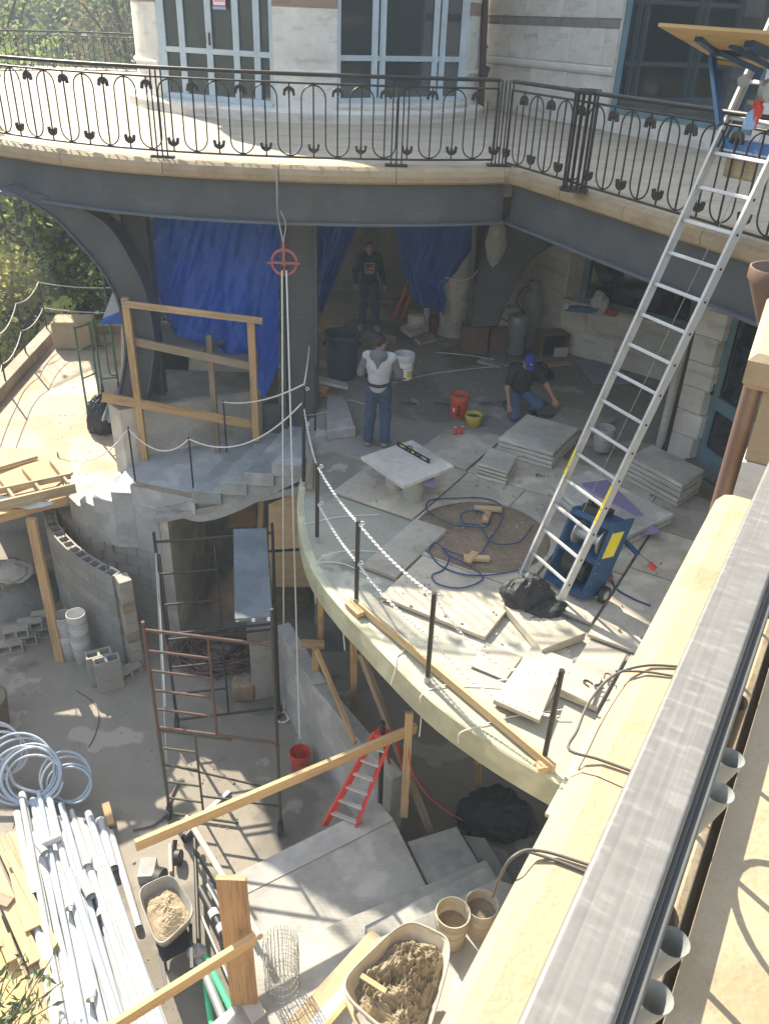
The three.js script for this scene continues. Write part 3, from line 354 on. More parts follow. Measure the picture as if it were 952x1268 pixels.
function sweepXY(pts, z, wz, th) { const pos = []; for (let i = 0; i < pts.length - 1; i++) { const [x0, y0] = pts[i], [x1, y1] = pts[i + 1]; const l = Math.hypot(x1 - x0, y1 - y0), nx = -(y1 - y0) / l * th / 2, ny = (x1 - x0) / l * th / 2, a = z - wz / 2, b = z + wz / 2; const Q = (p, q, r, s) => pos.push(...p, ...q, ...r, ...p, ...r, ...s); Q([x0 + nx, y0 + ny, a], [x1 + nx, y1 + ny, a], [x1 + nx, y1 + ny, b], [x0 + nx, y0 + ny, b]); Q([x0 - nx, y0 - ny, a], [x1 - nx, y1 - ny, a], [x1 - nx, y1 - ny, b], [x0 - nx, y0 - ny, b]); Q([x0 + nx, y0 + ny, b], [x1 + nx, y1 + ny, b], [x1 - nx, y1 - ny, b], [x0 - nx, y0 - ny, b]); Q([x0 + nx, y0 + ny, a], [x1 + nx, y1 + ny, a], [x1 - nx, y1 - ny, a], [x0 - nx, y0 - ny, a]); } const g = new THREE.BufferGeometry(); g.setAttribute('position', new THREE.Float32BufferAttribute(pos, 3)); g.computeVertexNormals(); return fin(g); }

// ---------------------------------------------------------------- balcony railings
const LEAF = (() => { const s = new THREE.Shape([[-0.078, 0.05], [-0.05, 0.058], [-0.04, 0.012], [-0.014, -0.006], [-0.014, 0.034], [0.014, 0.034], [0.014, -0.006], [0.04, 0.012], [0.05, 0.058], [0.078, 0.05], [0.066, -0.02], [0.024, -0.05], [-0.024, -0.05], [-0.066, -0.02]].map((p) => new THREE.Vector2(...p))); const g = new THREE.ExtrudeGeometry(s, { depth: 0.036, bevelEnabled: false }); g.translate(0, 0, -0.018); return fin(g); })();
function railRun(T, pts, y0, opt = {}) { // pts: plan points along the run, evenly 0.152 m apart; alternates pickets and the bars of the long loops
  const P = (i, y) => [pts[i][0], y, pts[i][1]], hTop = 1.07, h2 = 0.95, hb = 0.09, m = M.iron, n = pts.length;
  part(T, 'top_rail', tube(pts.map((p) => [p[0], y0 + hTop - 0.02, p[1]]), 0.024, 8, n * 2), opt.rail ?? m); part(T, 'second_rail', tube(pts.map((p) => [p[0], y0 + h2, p[1]]), 0.013, 6, n * 2), m); part(T, 'bottom_rail', tube(pts.map((p) => [p[0], y0 + hb, p[1]]), 0.014, 6, n * 2), m);
  for (let i = 0; i < n; i += 2) {
    const dirI = Math.min(n - 2, i), tx = pts[dirI + 1][0] - pts[dirI][0], tz = pts[dirI + 1][1] - pts[dirI][1], tl = Math.hypot(tx, tz) || 1, ux = tx / tl, uz = tz / tl;
    part(T, 'picket', rod(P(i, y0 + hb), P(i, y0 + h2), 0.0108, 6), m);
    const top = (i / 2) % 2 === 1, yc = top ? y0 + h2 - 0.09 : y0 + hb + 0.11;
    if (!opt.plain) { const g = LEAF.clone(); if (top) g.rotateZ(PI); g.rotateY(Math.atan2(-uz, ux)); g.translate(pts[i][0], yc, pts[i][1]); part(T, 'leaf_ornament', g, m); }
    // the loop: an arch under the second rail or a bowl above the bottom rail, with its two legs
    if (i + 1 < n && i >= 1 && !opt.plain) { const up = !top, r = 0.152; const q = []; for (let k = 0; k <= 12; k++) { const a = PI * k / 12, s = -Math.cos(a) * r, hh = Math.sin(a) * 0.15; q.push([pts[i][0] + ux * s, up ? y0 + h2 - 0.17 + hh : y0 + hb + 0.17 - hh, pts[i][1] + uz * s]); } part(T, 'loop_bar', tube(q, 0.0095, 5, 14), m); }
    if (i + 1 < n && !opt.plain) part(T, 'loop_bar', rod(P(i + 1, y0 + hb + 0.17), P(i + 1, y0 + h2 - 0.17), 0.0095, 5), m);
  }
}
function railPost(T, p, dir, y0, k, gap) { for (let i = 0; i < k; i++) { const s = (i - (k - 1) / 2) * gap, x = p[0] + dir[0] * s, z = p[1] + dir[1] * s; part(T, 'post_bar', rod([x, y0 + 0.02, z], [x, y0 + 1.05, z], 0.0105, 6), M.iron); } part(T, 'foot_plate', box(p[0], y0 + 0.022, p[1], 0.09 + k * gap * Math.abs(dir[0]), 0.02, 0.09 + k * gap * Math.abs(dir[1])), M.iron); }
{
  const T = thing('balcony_railing', 'dark wrought iron railing with looped bars along the edge of the curved balcony', 'railing', [-1.8, 7.7, -11.6]);
  const r = CR - 0.17, stepA = 0.1525 / r * 180 / PI, nA = Math.floor((A1 - 1 - A0 - 0.5) / stepA / 2) * 2; const a0 = A1 - 1.2 - nA * stepA;
  railRun(T, Array.from({ length: nA + 1 }, (_, i) => arc(a0 + i * stepA, 0, 0, r)[0]), 7.7);
  const inR = (t) => { const p = onR(t); return [p[0] - 0.17 * 0.907, p[1] - 0.02 + 0.17 * 0.42 * 0]; };
  railRun(T, Array.from({ length: 49 }, (_, i) => inR(0.15 + i * 0.1525)), 7.7);
  for (const a of [-37, -8.5, 11.5]) { const p = arc(a, a, 0, r)[0]; railPost(T, p, [Math.cos(a * PI / 180), -Math.sin(a * PI / 180)], 7.7, 3, 0.07); }
  railPost(T, arc(A1 - 0.6, 0, 0, r)[0], [0.8, 0.2], 7.7, 5, 0.06);
  { const p = inR(1.75); for (let i = 0; i < 12; i++) { const a = i / 12 * 2 * PI; part(T, 'post_bar', rod([p[0] + Math.cos(a) * 0.13, 7.72, p[1] + Math.sin(a) * 0.13], [p[0] + Math.cos(a) * 0.13, 8.76, p[1] + Math.sin(a) * 0.13], 0.0115, 6), M.iron); } part(T, 'post_ring', [rod([p[0], 7.705, p[1]], [p[0], 7.735, p[1]], 0.17, 20), pipe([p[0], 8.73, p[1]], [p[0], 8.78, p[1]], 0.155, 0.11, 24)], M.iron); }
  const Q = thing('rear_railing', 'dark wrought iron railing at the far left rear of the balcony before the trees', 'railing', [-9, 7.7, -21]);
  const fA = [-7.854,7.7,-27.506], fB = [-10.532,7.7,-27.631], fC = [-11.986,7.7,-23.303], far = (t) => { const p = lerp(lerp(fA, fB, t), lerp(fB, fC, t), t); return [p[0], p[2]]; }; const fn = 2 * Math.floor(Math.hypot(fA[0] - fC[0], fA[2] - fC[2]) / 0.32);
  railRun(Q, Array.from({ length: fn + 1 }, (_, i) => far(i / fn)), 7.7);
}
// ---------------------------------------------------------------- the near terrace under the camera
{
  const D = [0.496, -0.868], R = [0.868, 0.496], C0 = [0.238, -0.486], at = (t, o, y) => [C0[0] + D[0] * t + R[0] * o, y, C0[1] + D[1] * t + R[1] * o];
  const xz = (t, o) => { const p = at(t, o, 0); return [p[0], p[2]]; };
  const N = thing('near_terrace', 'cream limestone terrace edge and floor in the right foreground under the grey handrail', 'terrace', [0.6, 0, -1]);
  part(N, 'terrace_wall', prism([xz(2.78, -0.2), xz(2.78, 3), xz(-1.6, 3), xz(-1.6, -0.2)], 0, 7.58), M.limeB);
  part(N, 'terrace_floor', prism([xz(2.8, 0.1), xz(2.8, 3.1), xz(-1.6, 3.1), xz(-1.6, 0.1)], 7.585, 7.675), M.limeB);
  const cp = (t0, t1) => { const pf = [[-0.078, 7.55], [0.255, 7.55], [0.277, 7.565], [0.286, 7.6], [0.277, 7.655], [0.25, 7.69], [0.21, 7.7], [-0.06, 7.7], [-0.075, 7.693], [-0.078, 7.68]]; return sweep(Array.from({ length: 5 }, (_, i) => xz(t1 + (t0 - t1) * i / 4, 0)), pf, 1); };
  // outer side is to the left of the rail
  for (const [a, b, m] of [[-1.6, -0.35, M.lime], [-0.345, 1.05, M.limeB], [1.055, 2.84, M.lime]]) part(N, 'coping_stone', cpSweep(a, b), m);
  function cpSweep(a, b) { return cp(a, b); }
  const H = thing('near_railing', 'wide grey flat topped handrail with iron bars crossing the right foreground', 'railing', [0.3, 7.7, -0.6]);
  part(H, 'top_rail', bar(at(-1.2, 0, 8.76), at(2.9, 0, 8.76), 0.058, 0.02, { r: 0.005 }), M.ironNear);
  part(H, 'rail_channel', [bar(at(-1.2, 0.016, 8.735), at(2.9, 0.016, 8.735), 0.034, 0.024, { r: 0.003 }), bar(at(-1.2, 0.012, 8.705), at(2.9, 0.012, 8.705), 0.052, 0.01, { r: 0.003 })], mat(0.1, 0.1, 0.1, { map: 'patina', rough: 0.5, metal: 0.4 }));
  part(H, 'second_rail', [bar(at(-1.2, 0.01, 8.62), at(2.9, 0.01, 8.62), 0.066, 0.012, { r: 0.003 })], mat(0.2, 0.2, 0.195, { map: 'patina', rough: 0.5, metal: 0.4 }));
  part(H, 'bottom_rail', bar(at(-1.2, 0, 7.79), at(2.9, 0, 7.79), 0.045, 0.02, { r: 0.003 }), M.cupGrey);
  for (let t = -1.1; t < 2.9; t += 0.152) {
    const k = Math.round((t + 1.1) / 0.152); if (k % 2 === 0) part(H, 'picket', rod(at(t, 0, 7.71), at(t, 0, 8.61), 0.008, 8), M.iron);
    else part(H, 'loop_bar', [rod(at(t, 0, 7.96), at(t, 0, 8.45), 0.0075, 6)], M.iron);
    if (k % 2 === 0) { const up = (k / 2) % 2 === 0, q = []; for (let i = 0; i <= 12; i++) { const a = PI * i / 12, s = -Math.cos(a) * 0.152, hh = Math.sin(a) * 0.15; q.push(at(t + s, 0, up ? 8.45 + hh : 7.96 - hh)); } part(H, 'loop_bar', tube(q, 0.0075, 6, 14), M.iron); }
  }
  const cup = (t, y, s, hgt, o) => surf((u, v) => { const a = u * 2 * PI, r = 0.0135 + 0.005 * v; return at(t + Math.cos(a) * r, o + s * (0.02 * v) + Math.sin(a) * r, y + hgt * (v - 0.5)); }, 18, 5);
  for (const t of [0.06, 0.37, 0.98]) for (const d of [-0.035, 0.035]) part(H, 'leaf_cup', cup(t + d, 8.47, 1, 0.085, 0.034), M.cupGrey);
  for (const t of [0.35, 0.9, 1.5]) part(H, 'scroll_leaf', [surf((u, v) => { const a = u * 4.2; const r = 0.02 + 0.03 * u; return at(t + Math.cos(a) * r, 0.03 + Math.sin(a) * r, 8.1 + v * 0.12); }, 16, 1), surf((u, v) => { const a = PI - u * 4.2; const r = 0.02 + 0.03 * u; return at(t + 0.1 + Math.cos(a) * r, 0.03 + Math.sin(a) * r, 7.98 + v * 0.1); }, 16, 1)], M.iron);
  single('conduit_cable', 'grey cable looping over the cream coping opposite the end of the lowest chain post', 'cable', [tube([[0.937,7.705,-1.942], [0.812,7.708,-1.938], [0.703,7.71,-1.886], [0.608,7.71,-1.771], [0.55,7.71,-1.652], [0.516,7.71,-1.583], [0.588,7.71,-1.554], [0.685,7.708,-1.512], [0.76,7.706,-1.481]], 0.0042, 6, 60), tube([[0.922,7.704,-1.892], [0.805,7.708,-1.909], [0.712,7.709,-1.905]], 0.0038, 6, 20)], M.cable);
  single('conduit_cable', 'grey cable bent over the cream coping edge nearest the bottom of the picture', 'cable', [tube([[0.306,7.52,-1.273], [0.313,7.62,-1.26], [0.33,7.7,-1.25], [0.361,7.708,-1.265], [0.402,7.708,-1.265], [0.488,7.708,-1.239], [0.558,7.706,-1.214]], 0.0042, 6, 50), tube([[0.365,7.706,-1.265], [0.433,7.706,-1.242], [0.519,7.706,-1.204]], 0.0038, 6, 20)], M.cable);
  // stone pier with a rainwater pipe beyond the end of the coping
  const G = thing('stone_pier', 'cream stone pier beside the brown rainwater pipe beyond the terrace end', 'wall', [2.2, 0, -4]);
  for (let i = 0; i < 12; i++) { const y0 = 3.9 + i * 0.345; part(G, 'stone_block', prism([[2.19, -4.54], [1.62, -3.4], [2.5, -2.9], [3.1, -4.0]].map((p) => [p[0] + (i % 2) * 0.004, p[1]]), y0 + 0.002, y0 + 0.343, 0.006), i % 2 ? M.lime : M.wallS2); }
  part(G, 'cap_stone', prism([[2.08, -4.62], [1.52, -3.4], [2.5, -2.8], [3.2, -4.0]], 8.04, 8.2, 0.03), M.lime); part(G, 'footing', prism([[2.19, -4.54], [1.62, -3.4], [2.5, -2.9], [3.1, -4.0]], 0, 3.9), M.limeB);
  const b0 = [2.08,7.372,-4.492], pw = thing('rain_pipe', 'brown metal rainwater pipe with conical hopper at right edge of picture', 'downpipe', [b0[0], PY, b0[2]]);
  part(pw, 'pipe', rod([b0[0], PY, b0[2]], [b0[0], 7.95, b0[2]], 0.054, 16), M.copper);
  for (const y of [5.2, 7.72]) part(pw, 'bracket', rod([b0[0], y, b0[2]], [b0[0], y + 0.06, b0[2]], 0.06, 16), M.copper);
  part(pw, 'hopper', lathe([[0.054, 7.93], [0.06, 7.97], [0.17, 8.22], [0.185, 8.24], [0.185, 8.3], [0.17, 8.3], [0.15, 8.24]], b0[0], 0, b0[2], 20), M.copper);
}
// ---------------------------------------------------------------- concrete stair and walls on the left
{
  const S = thing('concrete_stair', 'curved grey concrete stair with a landing rising from sunny terrace to patio', 'stairs', [-2.9, 0, -11.5]);
  const X = [-2.9, -2.48, -2.08, -1.67, -1.25];
  for (let i = 0; i < 4; i++) { const y = 3.17 + i * 0.175; part(S, 'step', prism([[X[i], -10.84], [X[i + 1] + 0.004, -10.82], [X[i + 1] + 0.42, -12.55], [X[i] + 0.42, -12.6]].map((p, k2) => k2 < 2 ? [p[0] - (k2 ? 0 : 0.02), p[1] + 0.025] : p), y - 0.22, y + 0.004, 0.012), i % 2 ? M.concStair : mat(0.46, 0.475, 0.475, { map: 'concrete', bump: 'rough', bs: 0.006 })); }
  // outer face of the flight: stepped above, one smooth curve below
  { const s = new THREE.Shape(); s.moveTo(-3.98, 2.62); s.lineTo(-3.98, 2.985); s.lineTo(-2.9, 2.985); for (let i = 0; i < 4; i++) { s.lineTo(X[i], 3.155 + i * 0.175); s.lineTo(X[i + 1], 3.155 + i * 0.175); } s.lineTo(-1.25, 3.42); s.bezierCurveTo(-1.9, 3.06, -2.3, 2.72, -2.75, 2.62); s.bezierCurveTo(-3.1, 2.56, -3.5, 2.7, -3.98, 2.62); const g = new THREE.ExtrudeGeometry(s, { depth: 0.22, bevelEnabled: true, bevelSize: 0.006, bevelThickness: 0.006, bevelSegments: 1, curveSegments: 12 }); const f2 = fin(g), pp = f2.attributes.position; for (let k = 0; k < pp.count; k++) { const x = pp.getX(k), w = Math.max(0, -2.9 - x); pp.setZ(k, pp.getZ(k) - 11.075 - w * 0.36); } part(S, 'stair_side', shift(f2), M.concStair); }
  part(S, 'landing', prism([[-3.97, -11.24], [-2.93, -10.88], [-2.895, -10.86], [-2.48, -12.6], [-2.3, -13.1], [-3.141,3,-12.897], [-4.02,3,-12.166]], 2.72, 3.0, 0.01), M.concStair);
  part(S, 'landing_edge', [bar([-3.932,3.02,-11.246], [-2.928,3.02,-10.923], 0.08, 0.035)], M.woodG);
  const OU = [[-3.98, -11.25], [-4.31, -11.26], [-4.66, -11.38], [-4.95, -11.56], [-5.3, -11.95]], IN = [[-4.05, -12.25], [-4.3, -12.22], [-4.55, -12.27], [-4.8, -12.32], [-5.2, -12.4]];
  part(S, 'stair_side', prism([[-3.985, -11.26], [-3.56, -11.1], [-3.56, -11.32], [-3.985, -11.5]], 1.79, 2.66), M.concStair);
  for (let i = 0; i < 4; i++) part(S, 'step', prism([OU[i], OU[i + 1], IN[i + 1], IN[i]], 1.8, 2.83 - i * 0.172, 0.006), M.concStair);
  // soffit under the landing slopes from the jamb up towards the patio
  part(S, 'soffit', quad([-3.55, 2.6, -10.9], [-1.25, 3.3, -10.86], [-0.9, 3.3, -12.6], [-3.2, 2.6, -12.7], 0.1), M.conc);
  const W = thing('rear_block_wall', 'curved grey block wall directly under the concrete stair with ladder side jamb', 'wall', [-4.2, 0, -11.2]);
  const g = [[-6.1, -13.2], [-5.55, -12.3], [-5.0, -11.74], [-4.66, -11.53], [-4.2, -11.42], [-3.62, -11.24]], gc = new THREE.CatmullRomCurve3(g.map((p) => new THREE.Vector3(p[0], 0, p[1])));
  const blocks = (T, curve, y0, rows, th, skipTop, mats) => { const L2 = curve.getLength(), n = Math.round(L2 / 0.405); const geo = {}; for (let r = 0; r < rows; r++) for (let i = 0; i < n + (r % 2); i++) { const half = r % 2 && (i === 0 || i === n), t = r % 2 ? Math.min(Math.max(i / n, 0.25 / n), 1 - 0.25 / n) : (i + 0.5) / n; const p = curve.getPointAt(t), d = curve.getTangentAt(t), hollow = skipTop && r === rows - 1; const key = (half ? 'h' : 'f') + (hollow ? 'o' : ''); geo[key] = geo[key] || (hollow ? hollowBlock(half ? 0.19 : 0.395, 0.19, th) : box(0, 0, 0, half ? 0.19 : 0.397, 0.192, th, 0.008)); const m = new THREE.Mesh(geo[key], mats[Math.floor(rnd() * mats.length)]); m.name = 'block'; m.castShadow = m.receiveShadow = true; m.position.set(p.x - T.position.x + rr(-0.002, 0.002), y0 + r * 0.2 + 0.1, p.z - T.position.z); m.rotation.y = Math.atan2(-d.z, d.x); T.add(m); } };
  blocks(W, gc, 0, 9, 0.19, false, [M.cmu, M.cmu3, M.conc]);
  part(W, 'jamb', [prism([[-3.6, -11.13], [-3.4, -11.05], [-3.35, -13.4], [-3.6, -13.4]], 0, 2.64)], M.plaster);
  part(W, 'mortar_core', sweep(gc.getPoints(24).map((p) => [p.x, p.z]), [[-0.07, 0], [0.07, 0], [0.07, 1.79], [-0.07, 1.79]]), M.concD);
  const F = thing('front_block_wall', 'low curved wall of hollow grey blocks with steel bars standing in its open top', 'wall', [-4.8, 0, -11]);
  const h = [[-5.95, -12.5], [-5.6, -11.85], [-5.15, -11.3], [-4.65, -10.85], [-4.13, -10.5]], hc = new THREE.CatmullRomCurve3(h.map((p) => new THREE.Vector3(p[0], 0, p[1])));
  blocks(F, hc, 0, 9, 0.19, true, [M.cmu, M.cmu2, M.cmu3]);
  part(F, 'mortar_core', sweep(hc.getPoints(24).map((p) => [p.x, p.z]), [[-0.07, 0], [0.07, 0], [0.07, 1.55], [-0.07, 1.55]]), M.concD);
  for (const [x, y] of [[87,655],[104,668],[122,682],[142,690]]) { const p = [-4.966,1.8,-11.337]; const q = hc.getPointAt(Math.min(0.95, 0.2 + (x - 80) / 85)); part(F, 'steel_bar', rod([q.x, 1.4, q.z], [q.x + 0.02, 2.25 + (y % 7) * 0.02, q.z], 0.008, 6), M.rust); }
  for (let r = 0; r < 9; r++) part(F, 'end_block', box(-4.0, r * 0.2 + 0.1, -10.42, 0.2, 0.193, 0.26, 0.008, 0.6), r % 3 ? M.cmuT : M.woodG);
  function hollowBlock(w, hh, d) { const s = new THREE.Shape([[-w / 2, -d / 2], [w / 2, -d / 2], [w / 2, d / 2], [-w / 2, d / 2]].map((p) => new THREE.Vector2(...p))); const k = w > 0.3 ? [-w / 4 + 0.005, w / 4 - 0.005] : [0]; const cw = w > 0.3 ? w / 2 - 0.05 : w - 0.07; for (const c of k) s.holes.push(new THREE.Path([[c - cw / 2, -d / 2 + 0.03], [c + cw / 2, -d / 2 + 0.03], [c + cw / 2, d / 2 - 0.03], [c - cw / 2, d / 2 - 0.03]].map((p) => new THREE.Vector2(...p)))); const g2 = new THREE.ExtrudeGeometry(s, { depth: hh, bevelEnabled: false }); g2.rotateX(-PI / 2); g2.translate(0, -hh / 2, 0); return fin(g2); }
  // hollow blocks lying about
  const hb = (p, ry, rx = 0, lab) => { const g2 = hollowBlock(0.395, 0.19, 0.19); if (rx) g2.rotateX(rx); g2.rotateY(ry); g2.translate(...p); return single('concrete_block', lab, 'block', g2, rnd() < 0.5 ? M.cmuT : M.cmu3, lab.includes(' row of the low stack') ? 'concrete blocks in a row in the yard' : undefined); };
  const sb = [-4.363,0,-10.064];
  hb([sb[0] - 0.07, 0.1, sb[2] + 0.02], 0.5, 0, 'concrete block at bottom back of short stack beside white buckets'); hb([sb[0] + 0.1, 0.1, sb[2] + 0.16], 0.5, 0, 'concrete block at bottom front of short stack beside white buckets');
  hb([sb[0] - 0.07, 0.295, sb[2] + 0.02], 0.5, 0, 'middle back concrete block of short stack beside white buckets'); hb([sb[0] + 0.1, 0.295, sb[2] + 0.16], 0.5, 0, 'middle front concrete block of short stack beside white buckets');
  hb([sb[0] - 0.07, 0.49, sb[2] + 0.02], 0.5, 0, 'top back hollow block with open cells on short stack'); hb([sb[0] + 0.1, 0.49, sb[2] + 0.16], 0.5, 0, 'top front hollow block with open cells on short stack');
  hb(add([-4.036,0,-10.161], [0, 0.1, 0]), 0.9, PI / 2, 'tan concrete block lying alone at foot of curved wall end');
  { const a = [-6.17,0,-10.668], b = [-5.708,0,-11.304]; for (let i = 0; i < 4; i++) { const p = lerp(a, b, i / 3); hb([p[0], 0.1, p[2]], 0.35, PI / 2, `${['leftmost', 'second from left', 'third from left', 'rightmost'][i]} hollow block in bottom row of the low stack under terrace`); } for (let i = 0; i < 3; i++) { const p = lerp(a, b, (i + 0.5) / 3); hb([p[0], 0.3, p[2] - 0.03], 0.35, PI / 2, `${['left', 'middle', 'right'][i]} hollow block in upper row of the low stack under terrace`); } }
  // recess under the landing
  const K = thing('recess_wall', 'grey concrete wall at the back of the recess under the stair landing', 'wall', [-2.2, 0, -13.4]);
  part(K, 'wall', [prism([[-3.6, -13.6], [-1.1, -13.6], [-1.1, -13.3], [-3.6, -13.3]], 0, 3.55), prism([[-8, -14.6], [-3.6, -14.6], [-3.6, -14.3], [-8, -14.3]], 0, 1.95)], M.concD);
}
{ // plywood shuttering under the patio corner
  const z = -11.0; const sheet = (a, b, c, d, lab, m) => single('plywood_sheet', lab, 'plywood', quad(a, b, c, d, 0.02), m ?? M.ply);
  sheet([-1.784,2.889,-11], [-1.145,3.26,-11], [-1.156,2.133,-11], [-1.813,2.053,-11], 'upper plywood sheet upright under the patio corner beside the pulley ropes');
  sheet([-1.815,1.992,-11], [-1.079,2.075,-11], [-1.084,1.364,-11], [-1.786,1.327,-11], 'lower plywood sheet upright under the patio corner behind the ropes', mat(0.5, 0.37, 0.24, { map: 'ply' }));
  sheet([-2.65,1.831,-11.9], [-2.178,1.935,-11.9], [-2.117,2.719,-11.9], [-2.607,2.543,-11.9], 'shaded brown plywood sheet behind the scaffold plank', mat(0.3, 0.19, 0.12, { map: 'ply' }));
  single('timber_post', 'orange timber post upright beneath the stair edge beside brown plywood', 'post', bar([-2.01,2.174,-11.4], [-1.938,3.031,-11.4], 0.09, 0.04), M.woodO);
  const pier = thing('concrete_pier', 'square grey concrete pier below the front end of the scaffold plank', 'pier', [-1.7, 0, -9.2]);
  part(pier, 'shaft', prism([[-1.961,0,-9.725], [-1.607,0,-9.856], [-1.649,0,-10.174], [-2.014,0,-10.056]], 0, 1.15, 0.01), M.conc); part(pier, 'capping', prism([[-1.987,0,-9.724], [-1.581,0,-9.858], [-1.628,0,-10.213], [-2.045,0,-10.092]], 1.152, 1.4, 0.015), M.concD);
  single('stone_block', 'rough tan stone block lying beside the concrete pier on the yard floor', 'stone', box(...add([-2.106,0,-9.826], [0, 0.17, 0]), 0.36, 0.34, 0.3, 0.05, 0.1), M.dirt);
  // block wall deep under the patio, and low walls beneath its edge
  const U = thing('under_patio_wall', 'shaded grey concrete wall deep under the patio slab', 'wall', [1.5, 0, -10.6]);
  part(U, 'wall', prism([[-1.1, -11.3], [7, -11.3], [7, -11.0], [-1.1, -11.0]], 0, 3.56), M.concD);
  const Q = thing('low_concrete_wall', 'low pale concrete wall running under the patio edge beside the red bucket', 'wall', [-0.8, 0, -8.6]);
  { const a = [-0.884,0,-8.519], b = [-0.273,0,-7.741], c = [-1.554,0,-9.75]; part(Q, 'wall', [prism([[a[0], a[2]], [b[0] + 0.5, b[2] + 0.8], [b[0] + 0.65, b[2] + 0.7], [a[0] + 0.2, a[2] - 0.05]], 0, 1.5, 0.01), prism([[c[0], c[2]], [a[0], a[2]], [a[0] + 0.2, a[2] - 0.05], [c[0] + 0.2, c[2] - 0.1]], 0, 1.52, 0.01)], M.conc); }
}
{ // planter wall and plastered wall behind the timber guard rail
  const P1 = thing('planter_wall', 'pale plastered planter wall with flat grey top behind the timber guard rail', 'wall', [-3.5, 2.3, -12.8]);
  const pl = [[-4.55, -12.35], [-4.3, -12.12], [-2.2, -13.2], [-2.0, -13.9], [-4.5, -13.9]];
  part(P1, 'wall', prism(pl, 2.28, 3.86, 0.01), M.plaster); part(P1, 'flat_top', prism([[-4.57, -12.36], [-4.3, -12.09], [-2.18, -13.18], [-2.0, -13.92], [-4.52, -13.92]], 3.862, 3.9), M.concD);
  part(P1, 'base_course', prism([[-4.66, -12.3], [-4.3, -12.0], [-3.9, -12.2], [-3.9, -12.4], [-4.5, -12.6]], 2.28, 2.52, 0.01), M.plasterL);
  const R = thing('plaster_wall', 'pale plastered wall with sloping top and a small vent behind the planter', 'wall', [-3.2, 2.3, -13.9]);
  const sh = new THREE.Shape([[-4.909,2.869,-13.85], [-2.222,2.333,-13.85], [-2.155,4.234,-13.85], [-2.458,4.441,-13.85], [-3.422,4.703,-13.85], [-4.684,4.648,-13.85]].map((p) => new THREE.Vector2(p[0], p[1]))); const g = new THREE.ExtrudeGeometry(sh, { depth: 0.3, bevelEnabled: false }); g.translate(0, 0, -14.15); part(R, 'wall', fin(g), M.plaster);
  part(R, 'dark_patch', quad([-4.448,3.498,-13.84], [-3.644,3.378,-13.84], [-3.548,4.176,-13.84], [-4.188,4.558,-13.84], 0.01), M.blackP, 'black sheet fixed on the left of the wall');
  part(R, 'vent', [box(...[-3.344,3.458,-13.83], 0.2, 0.2, 0.03)], M.iron);
  single('grey_board', 'grey sheet laid over the top of the plastered wall below the tarp', 'board', quad([-4.23,4.85,-12.839], [-3.788,4.98,-13.201], [-2.199,4.55,-13.287], [-2.182,4.5,-12.811], 0.03), mat(0.3, 0.33, 0.36, { map: 'concrete' }));
}
{ // concrete platform and steps at the bottom, rising towards the camera
  const S = thing('lower_steps', 'board marked concrete platform and steps at the bottom centre of picture', 'steps', [0, 0, -5.8]);
  const cp = M.conc; const sp = (p, y, y0, m, n = 'step') => part(S, n, prism(p, y0, y, 0.008), m ?? cp);
  sp([[-1.528,1.2,-5.757], [0.09,1.2,-6.85], [0.27,1.2,-6.599], [-1.448,1.2,-5.459]], 1.2, 0, M.conc, 'platform_slab');
  sp([[-1.446,1.2,-5.45], [0.27,1.2,-6.587], [0.652,1.2,-5.701], [-0.77,1.2,-5.002], [-1.221,1.2,-4.732]], 1.204, 0, mat(0.52, 0.5, 0.46, { map: 'concrete', bump: 'boards', bs: 0.0025 }), 'platform_slab');
  sp([[0.428,1.1,-6.379], [1.019,1.1,-6.624], [1.259,1.1,-6.106], [0.678,1.1,-5.782]], 1.1, 0, M.conc, 'platform_slab');
  sp([[-1.218,1.2,-4.715], [0.651,1.2,-5.672], [1.296,1.2,-6.004], [1.588,1.2,-5.374], [-0.212,1.2,-4.09], [-1.18,1.2,-4.051]], 1.34, 0, mat(0.55, 0.52, 0.46, { map: 'concrete', bump: 'boards', bs: 0.0025 }));
  sp([[-0.019,1.5,-5.054], [1.241,1.5,-5.793], [1.72,1.5,-5.365], [1.628,1.5,-4.678], [0.221,1.5,-4.386]], 1.5, 1.0);
  sp([[0.066,1.66,-4.796], [1.314,1.66,-5.535], [2.184,1.66,-5.279], [1.891,1.66,-3.681], [-0.182,1.66,-3.601]], 1.66, 1.0);
  // flight going down to the right under the patio
  for (let i = 0; i < 4; i++) { const p0 = [1.047,1.1,-6.614]; const a = [p0[0] + 0.06 + i * 0.26, p0[2] - 0.02 + i * 0.02]; sp([[a[0], a[1]], [a[0] + 0.27, a[1] + 0.03], [a[0] + 0.6, a[1] + 0.75], [a[0] + 0.33, a[1] + 0.72]], 0.94 - i * 0.17, 0, M.concD); }
}
